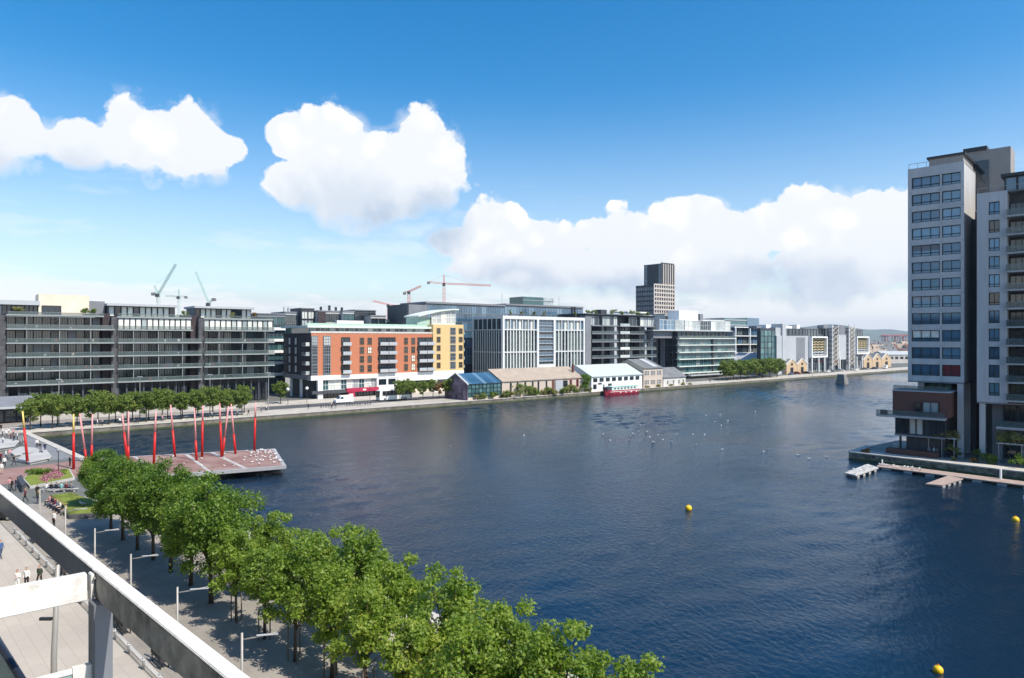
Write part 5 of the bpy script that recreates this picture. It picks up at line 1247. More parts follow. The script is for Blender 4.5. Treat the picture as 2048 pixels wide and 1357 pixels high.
for i, ((bx, by), (tx, ty), sp, kind) in enumerate(ST):
    on_deck = i >= 4; z0 = .213 if on_deck else .012
    x, y = gp(bx/3.4133, 780+by/3.4133, z0)
    zt = CAMH + (CY-(780+ty/3.4133))/FPX*y; xt = (tx/3.4133-CX)/FPX*y
    zs = CAMH + (CY-(780+sp/3.4133))/FPX*y; t = (zs-z0)/(zt-z0)
    root = empty('light_stick', (x, y, z0), 0, sl[i], 'light stick', 'red light sticks')
    dx = xt-x; h = zt-z0
    MB().tube([(0, 0, 0), (dx*t, 0, h*t)], [.21, .17], 8).obj('red_shaft', MATS['stick_red'], root, True)
    MB().tube([(dx*t, 0, h*t), (dx, 0, h)], [.168, .10], 8).obj('pale_tip', MATS['stick_yellow' if kind == 'y' else 'stick_pink'], root, True)

# ================================================================== street furniture
mat('lamp_grey', (.33, .32, .30), .5, .2, var=.1)
def lamp_proto():
    r = empty('lamp_post', (0, 0, 0), 0, 'x', 'lamp post', 'slim promenade lamp posts')
    MB().tube([(0, 0, 0), (0, 0, .5), (0, 0, 5.1)], [.10, .075, .06], 8).obj('pole', MATS['lamp_grey'], r, True)
    mb = MB(); mb.tube([(0, 0, 4.75), (.7, 0, 4.82), (1.7, 0, 4.98)], [.04, .035, .03], 6); mb.obj('arm', MATS['lamp_grey'], r, True)
    MB().box(.7, 1.75, -.07, .07, 4.88, 4.92).obj('lamp_head', MATS['panel_light'], r)
    return r
lp = lamp_proto(); LY = [(80, 67.8), (131, 60.4), (190, 53.7), (262, 47.3), (355, 41.0), (484, 34.6)]
for i, (px, Y) in enumerate(LY):
    o = lp if i == 0 else copy_tree(lp)
    o.location = ((px-CX)/FPX*Y, Y, .01); o.rotation_euler = (0, 0, R(12)); o['label'] = '%s slim grey lamp post from the plaza along the tree promenade' % ORD[i]
x, y = gp(108, 1423); r = empty('tall_mast', (x, y, .006), 0, 'tall thick grey pole standing in the paved roadway behind the cross beam', 'pole')
MB().tube([(0, 0, 0), (.0, 0, 3), (.22, 0, 8.0)], [.17, .15, .11], 10).obj('shaft', MATS['lamp_grey'], r, True); MB().box(.1, .34, -.15, .15, 8.0, 8.15).obj('cap', MATS['lamp_grey'], r)
MB().box(-.75, -.1, -.07, .07, 4.9, 5.05).obj('shadow_bar', MATS['metal_dark'], r)  # dark bar built in place of a shadow on the paving
# benches and bollards along the roadway kerb (line X = 19.5 - Y)
def kerb(Y, off=0): return (19.5-Y+off, Y)
r = empty('kerb', (*kerb(20), 0), math.atan2(1, -1), 'pale stone kerb between the roadway and the tree promenade', 'kerb')
for q in range(24): part('kerb_stone', r, q*3.0+.01, q*3.0+2.99, -.12, .12, -.05, .05, MATS['concrete'])
mat('bench_dark', (.05, .045, .045), .7)
def bench_proto():
    r = empty('bench', (0, 0, 0), 0, 'x', 'bench', 'dark benches along the kerb')
    for k in range(3): part('seat_slat', r, -.9, .9, -.25+k*.17, -.1+k*.17, .42, .46, MATS['bench_dark'])
    for k in range(2): part('back_slat', r, -.9, .9, .27, .31, .55+k*.17, .68+k*.17, MATS['bench_dark'])
    for s in (-.75, .75): part('leg', r, s-.04, s+.04, -.22, -.16, 0, .42, MATS['metal_dark']); part('leg', r, s-.04, s+.04, .24, .30, 0, .85, MATS['metal_dark'])
    return r
bp_ = bench_proto()
for i, (px, py) in enumerate(((70, 1083), (126, 1143), (128, 1150), (234, 1246), (248, 1262), (322, 1328))):
    o = bp_ if i == 0 else copy_tree(bp_); x, y = gp(px, py); o.location = (x, y, .006); o.rotation_euler = (0, 0, math.atan2(1, -1)); o['label'] = '%s dark bench from the plaza along the roadway kerb' % ORD[i]
bol = empty('bollard', (0, 0, 0), 0, 'x', 'bollard', 'steel bollards along the kerb')
MB().lathe([(.07, 0), (.07, .7), (.04, .76)], 8).obj('post', MATS['metal_grey'], bol, True); MB().lathe([(.073, .58), (.073, .64)], 8).obj('band', MATS['white'], bol)
for i in range(16):
    o = bol if i == 0 else copy_tree(bol); Y = 70-i*2.05; o.location = (*kerb(Y, -.5), .006); o['label'] = '%s short steel bollard from the plaza along the roadway kerb' % ORD[i]

# lawn bed, flower bed, planters
mat('grass', (.17, .21, .03), .95, var=.25, scale=1.2)
mat('bed_wall', (.10, .10, .11), .8, var=.25)
leafmat('petal', [(.35, .10, .18), (.5, .17, .26), (.45, .22, .25), (.15, .16, .05)], .2)
leafmat('grass_blade', [(.12, .17, .02), (.2, .24, .03), (.27, .28, .05)], .3)
def bed(name, label, P, h, cat, wallm, top):
    o0 = P[0]; L_ = [(x-o0[0], y-o0[1]) for x, y in P]
    s = sum(L_[i][0]*L_[(i+1) % len(L_)][1]-L_[(i+1) % len(L_)][0]*L_[i][1] for i in range(len(L_)))
    if s < 0: L_ = L_[::-1]
    r = empty(name, (*o0, .013), 0, label, cat); MB().prism(L_, 0, h).obj('bed_wall', MATS[wallm], r)
    cx_ = sum(x for x, _ in L_)/len(L_); cy__ = sum(y for _, y in L_)/len(L_)
    ins_ = [(cx_+(x-cx_)*.94, cy__+(y-cy__)*.94) for x, y in L_]
    MB().prism(ins_, h+.002, h+.06).obj('turf', MATS[top], r); return r, ins_, (cx_, cy__)
r, ins_, cc = bed('lawn_bed', 'raised bright lawn with dark stone sides behind the dense trees', [gp(100, 990, .5), gp(140, 985, .5), gp(222, 1012, .5), gp(214, 1026, .5), gp(138, 1030, .5)], .5, 'lawn', 'bed_wall', 'grass')
g = np.random.default_rng(9); cl = [(lerp2(cc, ins_[int(g.integers(len(ins_)))], g.random())+(.56, .5)) for _ in range(60)]
k = link('grass', foliage('grass', 901, [(a, b__, .55, .9) for a, b__, *_ in cl], 2600, .16, 'grass_blade'), r); k['kind'] = 'stuff'; k.scale = (1, 1, .16); k.location = (0, 0, .5)
r, ins_, cc = bed('flower_bed', 'grey-edged bed of pink flowers beside the red paving', [gp(46, 962), gp(62, 948), gp(140, 942), gp(150, 960), gp(60, 978)], .35, 'flower bed', 'concrete', 'grass')
g = np.random.default_rng(10); cl = []
for _ in range(46):
    t = g.random(); q = lerp2(lerp2(ins_[1], ins_[2], t), lerp2(ins_[0], ins_[3], t), .25+.5*g.random()); cl.append((q[0], q[1], .5, .5))
link('flowers', foliage('flowers', 902, cl, 2400, .2, 'petal'), r)
cl = [(cc[0]+g.uniform(-3, 3), cc[1]+g.uniform(.6, 1.6), .9, .5) for _ in range(8)]
link('dark_plants', foliage('dark_plants', 903, cl, 900, .24, 'leaf'), r)
for i, (P, h, lab) in enumerate((([(34, 925), (46, 912), (88, 910), (97, 922), (60, 930)], .45, 'pale angular stone bench nearest the leaning yellow-topped stick'), ([(20, 908), (40, 898), (80, 901), (78, 910), (30, 916)], .45, 'pale angular stone bench behind the nearest stone bench'), ([(-20, 893), (0, 880), (40, 886), (30, 897), (-10, 903)], .45, 'pale angular stone bench at the left edge of the plaza'), ([(83, 904), (88, 898), (104, 917), (98, 923)], .4, 'narrow grey stone bench on the ramp by the water'), ([(34, 967), (43, 962), (52, 980), (44, 986)], .9, 'dark upright planter box left of the flower bed'))):
    P = [gp(*p) for p in P]; o0 = P[0]; L_ = [(x-o0[0], y-o0[1]) for x, y in P]
    if sum(L_[q][0]*L_[(q+1) % len(L_)][1]-L_[(q+1) % len(L_)][0]*L_[q][1] for q in range(len(L_))) < 0: L_ = L_[::-1]
    r = empty('stone_bench' if i < 4 else 'planter_box', (*o0, .013), 0, lab, 'bench' if i < 4 else 'planter', 'angular stone benches' if i < 4 else None)
    cx_ = sum(q[0] for q in L_)/len(L_); cy__ = sum(q[1] for q in L_)/len(L_)
    MB().prism([(cx_+(a-cx_)*.96, cy__+(b__-cy__)*.96) for a, b__ in L_], 0, h-.1).obj('plinth', MATS['concrete' if i < 4 else 'bed_wall'], r); MB().prism(L_, h-.098, h).obj('seat', MATS['concrete' if i < 4 else 'panel_dark'], r)
x, y = gp(117, 951); r = empty('street_lamp', (x, y, .013), 0, 'thin dark street lamp standing by the pink flower bed', 'street lamp')
MB().tube([(0, 0, 0), (0, 0, 3.4)], [.07, .05], 7).obj('pole', MATS['metal_dark'], r); MB().lathe([(.05, 3.4), (.22, 3.5), (.24, 3.75), (.1, 3.95)], 10).obj('lamp_head', MATS['metal_grey'], r, True)
for i, px in enumerate((118, 280, 420, 537)):     # tall lamps on the far quay
    v_ = QV+12; x, y = uv(onv(px, v_), v_); r = empty('quay_lamp', (x, y, .006), 0, '%s tall grey lamp column from the left on the far quay' % ORD[i], 'lamp column', 'tall lamp columns on the far quay')
    MB().tube([(0, 0, 0), (0, 0, 10.5)], [.12, .08], 7).obj('column', MATS['lamp_grey'], r); MB().box(-.6, .6, -.15, .15, 10.5, 10.65).obj('lamp_head', MATS['panel_light'], r)
for i, px in enumerate((576, 614, 740)):
    v_ = QV+24.5; x, y = uv(onv(px, v_), v_); r = empty('globe_lamp', (x, y, .01), 0, '%s white globe lamp from the left before the brick apartments' % ORD[i], 'street lamp', 'white globe lamps')
    MB().tube([(0, 0, 0), (0, 0, 4.2)], [.08, .06], 7).obj('pole', MATS['metal_dark'], r); MB().lathe([(.08, 4.2), (.42, 4.45), (.5, 4.75), (.42, 5.05), (.08, 5.25)], 10).obj('globe', MATS['white'], r, True)

# ================================================================== vehicles
mat('paint_white', (.78, .79, .78), .25, var=.04); mat('paint_black', (.015, .015, .017), .2, var=.1); mat('rubber', (.02, .02, .02), .8); mat('rim', (.35, .36, .37), .35, .7)
mat('lamp_glass', (.7, .7, .66), .15); mat('tail_red', (.4, .02, .02), .3); mat('paint_blue', (.05, .08, .16), .3); mat('paint_red', (.33, .03, .03), .3); mat('paint_silver', (.45, .46, .47), .3, .5)
def wheel(root, x, y, r, w=.22):
    k = MB(); k.tube([(0, -w/2, 0), (0, w/2, 0)], [r, r], 14); o = k.obj('wheel', MATS['rubber'], root, False, (x, y, r))
    k = MB(); k.tube([(0, -w/2-.015, 0), (0, w/2+.015, 0)], [r*.58, r*.58], 10); k.obj('rim', MATS['rim'], o)
def van(label, loc, rz, L_=5.9, W_=2.0, H_=2.5):
    r = empty('delivery_van', loc, rz, label, 'van')
    pr = [(0, .35), (0, 1.0), (.12, 1.25), (1.05, 1.45), (1.75, 2.2), (2.2, H_), (L_-.1, H_), (L_, H_-.2), (L_, .35)]
    k = MB(); k.gable(pr, 0, W_); o = k.obj('body', MATS['paint_white'], r)
    bm = bmesh.new(); bm.from_mesh(o.data); bmesh.ops.bevel(bm, geom=bm.edges[:], offset=.06, segments=2, affect='EDGES'); bm.to_mesh(o.data); bm.free()
    k = MB(); k.poly([(1.06, .12, 1.5), (1.06, W_-.12, 1.5), (1.70, W_-.2, 2.19), (1.70, .2, 2.19)]); o = k.obj('windscreen', MATS['glass'], r); o.location = (-.05, 0, .035)
    for y in (-.012, W_+.012):
        k = MB(); k.poly([(1.3, y, 1.45), (2.5, y, 1.45), (2.5, y, 2.1), (1.85, y, 2.1)]); k.obj('side_window', MATS['glass'], r)
    for y in (.2, W_-.5): k = MB(); k.box(-.03, .05, y, y+.3, .8, 1.0); k.obj('headlight', MATS['lamp_glass'], r)
    k = MB(); k.box(-.08, .0, .1, W_-.1, .35, .6); k.obj('bumper', MATS['metal_dark'], r)
    for x in (1.0, L_-1.2):
        for y in (.12, W_-.12): wheel(r, x, y, .36)
    return r
v_ = QV+17.5; x, y = uv(onv(672, v_), v_); van('white delivery van parked on the quay road before the brick apartments', (x, y, .008), UROT)
v_ = QV+16.5; x, y = uv(onv(760, v_), v_)
r = empty('coach', (x, y, .008), UROT, 'white coach with a black window band parked behind the green street trees', 'coach')
k = MB(); k.gable([(0, .35), (-.12, 1.2), (.1, 3.35), (.4, 3.6), (11.8, 3.6), (12, 3.3), (12, .35)], 0, 2.5); o = k.obj('body', MATS['paint_white'], r)
bm = bmesh.new(); bm.from_mesh(o.data); bmesh.ops.bevel(bm, geom=bm.edges[:], offset=.08, segments=2, affect='EDGES'); bm.to_mesh(o.data); bm.free()
for q in range(8): MB().box(.9+q*1.36, 2.2+q*1.36, -.03, .02, 1.75, 3.25).obj('side_window', MATS['paint_black'], r)
MB().box(-.22, -.02, .12, 2.38, 1.25, 3.2).obj('windscreen', MATS['paint_black'], r)
for y_ in (.15, 2.0): MB().box(-.2, -.02, y_, y_+.35, .7, .95).obj('headlight', MATS['lamp_glass'], r)
for x_ in (1.9, 8.3, 9.5):
    for y_ in (.14, 2.36): wheel(r, x_, y_, .5, .3)
def car(label, loc, rz, m, group=None):
    r = empty('parked_car', loc, rz, label, 'car', group)
    k = MB(); k.gable([(0, .28), (-.03, .62), (.9, .82), (1.6, 1.4), (2.9, 1.45), (3.7, .95), (4.25, .88), (4.3, .3)], 0, 1.75); o = k.obj('body', MATS[m], r)
    bm = bmesh.new(); bm.from_mesh(o.data); bmesh.ops.bevel(bm, geom=bm.edges[:], offset=.07, segments=2, affect='EDGES'); bm.to_mesh(o.data); bm.free()
    for y_ in (-.01, 1.76): MB().poly([(1.15, y_, .9), (3.5, y_, .98), (2.85, y_, 1.36), (1.68, y_, 1.32)]).obj('side_window', MATS['glass'], r)
    o = MB().poly([(.97, .15, .88), (.97, 1.6, .88), (1.58, 1.5, 1.37), (1.58, .25, 1.37)]).obj('windscreen', MATS['glass'], r); o.location = (-.04, 0, .05)
    o = MB().poly([(3.66, 1.6, .98), (3.66, .15, .98), (2.96, .25, 1.42), (2.96, 1.5, 1.42)]).obj('rear_window', MATS['glass'], r); o.location = (.05, 0, .04)
    for y_ in (.15, 1.35): MB().box(-.06, .02, y_, y_+.28, .55, .68).obj('headlight', MATS['lamp_glass'], r); MB().box(4.25, 4.32, y_, y_+.28, .65, .8).obj('tail_light', MATS['tail_red'], r)
    for x_ in (.85, 3.4):
        for y_ in (.1, 1.65): wheel(r, x_, y_, .31, .2)
    return r
x, y = gp(19, 1046); car('black car at the left edge below the far cross beam', (x-4.2, y+.4, .006), R(8), 'paint_black')
for i, (px, m, lab) in enumerate(((1581, 'paint_blue', 'dark car left of the two parked before the brick gabled sheds'), (1603, 'paint_red', 'red car parked before the right brick gabled shed'), (1622, 'paint_black', 'black car parked by the first chevron screen'), (1655, 'paint_white', 'white car parked under the left lattice tower'), (1672, 'paint_silver', 'silver car parked between the lattice towers'), (1690, 'paint_white', 'white car parked under the right lattice tower'), (1712, 'paint_white', 'white car parked under the second chevron screen'), (1738, 'paint_silver', 'silver car parked before the left of the three gabled sheds'), (1757, 'paint_blue', 'blue car parked before the middle of the three gabled sheds'))):
    v_ = QV+13+(i % 2)*1.5; x, y = uv(onv(px, v_), v_); car(lab, (x, y, .008), UROT+(R(90) if i % 3 else 0), m, 'cars along the far quay')
v_ = QV+12; x, y = uv(onv(1772, v_), v_); van('white van parked at the far right end of the quay', (x, y, .008), UROT+.2)

# ---- red barge
v_ = QV-4.4; x, y = uv(onv(1217, v_), v_); r = empty('barge', (x, y, WZ), UROT, 'red-hulled barge with a pale mint cabin moored before the white warehouse', 'barge')
mat('hull_red', (.36, .025, .05), .45, var=.1); mat('mint', (.55, .74, .66), .6, var=.06)
Lb = Bld.X(type('q', (), {'O': Vector((x, y)), 'n': V, 'd': U})(), 1283)
k = MB(); n_ = 14; sec = []
for i in range(n_+1):
    t = i/n_; xx = t*Lb; wv = 2.0*min(1, (t*7+.25), ((1-t)*9+.35)); zk = 1.75+.5*max(0, .18-t)*4+.25*max(0, t-.9)*5
    sec.append([(xx, 2.1-wv*.8, -.5), (xx, 2.1-wv, .6), (xx, 2.1-wv, zk), (xx, 2.1+wv, zk), (xx, 2.1+wv, .6), (xx, 2.1+wv*.8, -.5)])
for s_ in sec: k.v += s_
for i in range(n_):
    for j in range(6): a = i*6+j; b_ = i*6+(j+1) % 6; k.f.append((a, b_, b_+6, a+6)); k.m.append(0)
k.f.append(tuple(range(6))); k.m.append(0); k.f.append(tuple(n_*6+j for j in reversed(range(6)))); k.m.append(0)
o = k.obj('hull', MATS['hull_red'], r); bm = bmesh.new(); bm.from_mesh(o.data); bmesh.ops.recalc_face_normals(bm, faces=bm.faces[:]); bm.to_mesh(o.data); bm.free()
part('cabin', r, Lb*.14, Lb*.93, .7, 3.5, 1.75, 3.1, MATS['mint']); part('cabin_roof', r, Lb*.12, Lb*.95, .5, 3.7, 3.103, 3.25, MATS['mint']); part('wheelhouse', r, Lb*.02, Lb*.12, .9, 3.2, 1.75, 3.0, MATS['panel_dark']); part('rub_strake', r, Lb*.06, Lb*.97, -.06, .09, 1.2, 1.35, MATS['white'])
for q in range(4): k = MB(); k.lathe([(.32, 0), (.32, .06)], 12); o = k.obj('porthole', MATS['white'], r); o.location = (Lb*(.36+.16*q), .06, .92); o.rotation_euler = (R(90), 0, 0)
for q in range(7): win(r, Lb*(.2+.1*q), Lb*(.2+.1*q)+1.1, 2.1, 2.75, .66, cols=1, fm=MATS['frame_white'], gm=MATS['glass'], d=.08)
# ---- stone dolphin, buoys, dinghy
x, y = gp(1684, 768, WZ); r = empty('mooring_dolphin', (x, y, WZ), UROT, 'tapered grey stone mooring pier standing in the far water', 'mooring pier')
k = MB(); k.prism([(-2.5, -2.5), (2.5, -2.5), (2.5, 2.5), (-2.5, 2.5)], -1.5, 4.4)
for i in range(4, 8): vx, vy, vz = k.v[i]; k.v[i] = (vx*.58, vy*.58, vz)
k.obj('stone_shaft', mat('dolphin_stone', (.2, .19, .18), .9, var=.4, scale=1.0), r); part('cap', r, -1.6, 1.6, -1.6, 1.6, 4.41, 4.7, MATS['concrete'])
mat('buoy_yellow', (.85, .50, .01), .4, var=.05)
for i, (px, py, d_, lab) in enumerate(((1377, 1020, .82, 'yellow buoy floating alone in the middle of the basin'), (2031, 1043, .78, 'yellow buoy near the right edge below the jetty'), (1876, 1345, .60, 'yellow buoy at the bottom right of the water'))):
    x, y = gp(px, py, WZ); r = empty('buoy', (x, y, WZ), 0, lab, 'buoy', 'yellow buoys'); q = d_/2
    MB().lathe([(q*math.sin(math.pi*i_/10)+.001, q*.55-q*math.cos(math.pi*i_/10)) for i_ in range(11)], 16).obj('float', MATS['buoy_yellow'], r, True)
    MB().lathe([(.05, q*1.5), (.05, q*1.75), (.02, q*1.85)], 8).obj('ring', mat('buoy_orange', (.7, .2, .02), .5), r)
x, y = gp(2046, 998, WZ); r = empty('dinghy', (x, y, WZ), R(-40), 'white dinghy bow just entering at the right edge below the jetty', 'boat')
k = MB(); k.prism([(0, 0), (1.2, -.7), (4, -.75), (4, .75), (1.2, .7)], -.2, .5); k.obj('hull', MATS['paint_white'], r); part('thwart', r, 1.8, 2.1, -.6, .6, .502, .56, MATS['bench_dark'])

# ================================================================== cranes
mat('crane_green', (.35, .52, .48), .6, var=.1); mat('crane_red', (.62, .10, .06), .6, var=.1); mat('counterweight', (.2, .2, .2), .8)
def lattice(k, a, b_, w, n, r=.10):
    a, b_ = Vector(a), Vector(b_); d = (b_-a); l = d.length; d.normalize(); s = Vector((0, 1, 0)); t = d.cross(s).normalized()
    cs = [s*w/2*i + t*w/2*j for i, j in ((-1, -1), (1, -1), (1, 1), (-1, 1))]
    for q in cs: k.tube([a+q, b_+q], [r, r], 4)
    for i in range(n):
        p0 = a+d*l*i/n; p1 = a+d*l*(i+1)/n
        for j in range(4): k.tube([p0+cs[(j+i) % 4], p1+cs[(j+i+1) % 4]], [r*.7, r*.7], 3)
def crane(label, Y, pm, ptop, jibs, cw, m, peak=None):
    f = Y/FPX; X0 = (pm-CX)*f; Zt = CAMH+(CY-ptop)*f; r = empty('tower_crane', (X0, Y, 0), 0, label, 'crane')
    P = lambda q: ((q[0]-pm)*f, 0, CAMH+(CY-q[1])*f)
    k = MB(); lattice(k, (0, 0, 0), (0, 0, Zt), 1.6, int(Zt/3), .10); k.obj('mast', MATS[m], r)
    for j in jibs: k = MB(); lattice(k, (0, 0, Zt), P(j), 1.0, 14, .11); k.obj('jib', MATS[m], r)
    k = MB(); lattice(k, (0, 0, Zt), P(cw), 1.0, 4, .08); k.obj('counter_jib', MATS[m], r)
    c_ = P(cw); k = MB(); k.box(c_[0]-1.0, c_[0]+1.0, -1, 1, c_[2]-1.6, c_[2]+.2); k.obj('counterweight', MATS['counterweight'], r)
    k = MB(); k.box(-1.0, 1.0, -2.2, -.6, Zt-2.0, Zt); k.obj('cab', MATS['panel_dark'], r)
    if peak: k = MB(); lattice(k, (0, 0, Zt), P(peak), .7, 4, .1); k.tube([P(peak), tuple(.72*q for q in P(jibs[0])[:2])+(Zt+(P(jibs[0])[2]-Zt)*.72,)], [.06, .06], 3); k.tube([P(peak), P(cw)], [.06, .06], 3); k.obj('apex', MATS[m], r)
crane('pale green luffing crane with its jib raised right over the balcony block', 430, 317, 588, [(352, 528)], (307, 586), 'crane_green', (309, 571))
crane('small pale green crane with a level jib between the luffing cranes', 560, 358, 593, [(331, 592)], (372, 593), 'crane_green', (358, 579))
crane('pale green luffing crane with its jib raised left over the balcony block', 430, 418, 606, [(392, 543)], (428, 597), 'crane_green')
crane('small red crane over the brick apartments, jib pointing left', 520, 777, 609, [(746, 602)], (790, 611), 'crane_red')
crane('red luffing crane with its short jib raised right', 500, 818, 583, [(842, 572)], (809, 585), 'crane_red')
crane('tall red tower crane with a long level jib to the right', 520, 888, 567, [(982, 571)], (857, 564), 'crane_red', (888, 550))
# far port and town at the right
mat('town_brown', (.24, .19, .16), .9, var=.3, scale=.1); mat('town_pale', (.5, .47, .43), .9, var=.2, scale=.1); mat('port_red', (.42, .17, .17), .7)
rr = random.Random(31); nh = 0
for i in range(34):
    px = 1722 + (i % 12)*9.2 + rr.uniform(-2, 2); ring = i//12; Y = 640+ring*170+rr.uniform(-30, 30); x = (px-CX)/FPX*Y
    h = (9.5, 12, 15)[ring] + rr.uniform(-1.5, 2); w = rr.uniform(9, 16)
    S = Bld('town_house', 'small %s house with a %s roof in the distant town beside the far towers' % (rr.choice(['brown', 'red-brown']), rr.choice(['brown', 'tan'])), 'house', O=(x, Y), rot=rr.uniform(-.3, .5), group='distant town houses')
    S.root['label'] = 'small brown or pale gabled house in the distant town left of the towers'
    m = rr.choice(['town_brown', 'town_brown', 'town_pale']); k = MB(); k.gablex([(0, 0), (8, 0), (8, h*.68), (4, h), (0, h*.68)], 0, w); k.obj('wall', MATS[m], S.root)
    k = MB(); k.gablex([(-.4, h*.66), (4, h+.05), (8.4, h*.66), (8.4, h*.66+.35), (4, h+.4), (-.4, h*.66+.35)][::-1], -.3, w+.3); k.obj('roof', MATS[rr.choice(['roof_tan', 'roof_grey', 'brick_brown'])], S.root)
    for q in range(3): S.w(w*(q+.25)/3, w*(q+.7)/3, h*.3, h*.5, -.06, gm='glass', fm='frame_white', tx=.1, tz=.08)
    S.b('chimney', w*.8, w*.8+.9, 3.6, 4.4, h*.9, h+1.4, 'brick_brown')
for i, px in enumerate((1772, 1792, 1808)):
    Y = 2300; f = Y/FPX; x = (px-CX)*f; r = empty('port_crane', (x, Y, 0), 0, '%s of the red container cranes on the horizon left of the slender tower' % ('left', 'middle', 'right')[i], 'crane', 'red container cranes')
    zt = CAMH+(CY-673)*f
    for s_ in (-6, 6): part('leg', r, s_-1, s_+1, -1, 1, 0, zt, MATS['port_red']); part('leg', r, s_-1, s_+1, 13, 15, 0, zt, MATS['port_red'])
    part('boom', r, -8, 8, -30, 26, zt+.02, zt+3, MATS['port_red']); part('cross_beam', r, -4.9, 4.9, -1.2, 1.2, zt*.5, zt*.5+2.5, MATS['port_red']); part('boom', r, -14, 14, -2, 2, zt+3.02, zt+6.5, MATS['port_red'])
Y = 900; x = (1790-CX)/FPX*Y; S = Bld('long_white_shed', 'long low white-roofed shed before the distant town', 'shed', O=((1768-CX)/FPX*560, 560), rot=.25)
k = MB(); k.gablex([(0, 0), (14, 0), (14, 7), (7, 9.5), (0, 7)], 0, 40); k.obj('wall', MATS['town_pale'], S.root); k = MB(); k.gablex([(-.4, 6.9), (7, 9.52), (14.4, 6.9), (14.4, 7.3), (7, 9.95), (-.4, 7.3)][::-1], -.3, 40.3); k.obj('roof', MATS['panel_light'], S.root)
for q in range(8): S.w(q*5+1, q*5+4, 3.5, 5.5, -.06, cols=3, gm='glass', tx=.06, tz=.06)

# ================================================================== terrace frame in front of the camera
mat('steel_white', (.70, .69, .66), .5, var=.10, scale=6, col2=(.76, .75, .72), stretch=(1, 1, 1))
def weathered():
    m = MATS['steel_white']; nt = m.node_tree; N = nt.nodes; L = nt.links; p = N['Principled BSDF']; src = p.inputs['Base Color'].links[0].from_socket
    geo = [n for n in N if n.bl_idname == 'ShaderNodeNewGeometry'][0]
    nz = N.new('ShaderNodeTexNoise'); nz.inputs['Scale'].default_value = 5; nz.inputs['Detail'].default_value = 9; nz.inputs['Roughness'].default_value = .72; L.new(geo.outputs['Position'], nz.inputs['Vector'])
    r_ = N.new('ShaderNodeMapRange'); r_.inputs[1].default_value = .53; r_.inputs[2].default_value = .78; r_.inputs[4].default_value = .6; L.new(nz.outputs[0], r_.inputs[0])
    mx = N.new('ShaderNodeMix'); mx.data_type = 'RGBA'; L.new(r_.outputs[0], mx.inputs[0]); L.new(src, mx.inputs[6]); mx.inputs[7].default_value = (.25, .22, .14, 1); L.new(mx.outputs[2], p.inputs['Base Color'])
weathered()
ZB = 6.0
jx, jz = (187-CX)/FPX*ZB, CAMH+(CY-1138)/FPX*ZB
LA = math.atan2(1, -1.025)          # direction of the long beam (away from the camera, to the left)
fr = empty('steel_pergola', (jx, ZB, jz-2.2), 0, 'weathered white steel frame of a terrace in the left foreground', 'steel frame')
TW, TD = .105, .25
def fbox(name, m, ang, x0, x1, y0, y1, z0, z1, px=0, py=0):
    k = MB(); k.box(x0, x1, y0, y1, z0+2.2, z1+2.2); o = k.obj(name, m, fr, False, (px, py, 0)); o.rotation_euler = (0, 0, ang)
    bm = bmesh.new(); bm.from_mesh(o.data); bmesh.ops.bevel(bm, geom=bm.edges[:], offset=.006, segments=2, affect='EDGES'); bm.to_mesh(o.data); bm.free(); return o
# long beam: local x runs away along the beam, local -y is the water side (right)
mat('web_shade', (.22, .23, .25), .55, var=.15, scale=3); mat('web_shade_dirty', (.15, .145, .13), .8, var=.6, scale=3.5, col2=(.30, .29, .26), detail=10)  # beam-side shade put into both web greys; near length dirty as well
for a_, e_, wm in ((.012, 14, 'web_shade'), (-9, -.012, 'web_shade_dirty')):
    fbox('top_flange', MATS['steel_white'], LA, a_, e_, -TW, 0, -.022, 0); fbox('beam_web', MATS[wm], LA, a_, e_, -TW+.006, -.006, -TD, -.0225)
fbox('cross_beam', MATS['steel_white'], UROT+math.pi, .02, 5, -.05, .05, -TD*.98, -.02, -.02, -.03)
px_, py_ = math.cos(LA)*4.45, math.sin(LA)*4.45
fbox('cross_beam', MATS['steel_white'], UROT+math.pi, .02, 5, -.05, .05, -TD*.98, -.02, px_-.02, py_-.03)
mat('steel_grey', (.20, .215, .24), .45, .1, var=.06)
fbox('post', MATS['steel_grey'], LA, -.20, -.02, -TW*.95, .045, -2.2, -TD-.003)
fbox('joint_plate', MATS['steel_white'], LA, -.05, .05, .003, .03, -TD-.02, -.03)
for q, (a_, z_) in enumerate(((-.075, -.06), (-.075, -.2), (.07, -.07))):
    k = MB(); k.lathe([(.013, 0), (.013, .012), (.006, .018)], 8); o = k.obj('bolt', MATS['rim'], fr); o.location = (math.cos(LA)*a_ - math.sin(LA)*.004, math.sin(LA)*a_ + math.cos(LA)*.004, z_+2.2); o.rotation_euler = (R(90), 0, LA+math.pi)
# the terrace's own building: unseen, added for dark reflections and less sky fill
W_ = Bld('unseen_terrace_building', 'unseen grey building added behind the terrace to darken reflections and cut sky fill', 'building', O=(-75, 69), rot=math.atan2(-1, 1.025))
W_.b('wall', 0, 140, -26, -.4, 0, 27, 'panel_grey'); W_.b('roof', -.3, 140.3, -26.3, .2, 27.003, 27.6, 'slab')
for k in range(7):
    W_.b('floor_band', -.1, 140.1, -.39, -.1, 3.6+k*3.7, 4.3+k*3.7, 'concrete')
    for q in range(28): W_.w(q*5+.3, q*5+4.7, .4+k*3.7, 3.5+k*3.7, -.25, cols=3, gm='glass_var', tx=.03, tz=.03).rotation_euler.z = math.pi
# floor edge of the terrace the frame stands on (below the picture)
te = empty('terrace_edge', (-4, 2, jz-2.5), 0, 'concrete terrace edge carrying the white steel frame, mostly below view', 'terrace')
k = MB(); k.box(-6, 8, -6, 4.3, 0, .298); k.obj('slab', MATS['concrete'], te)
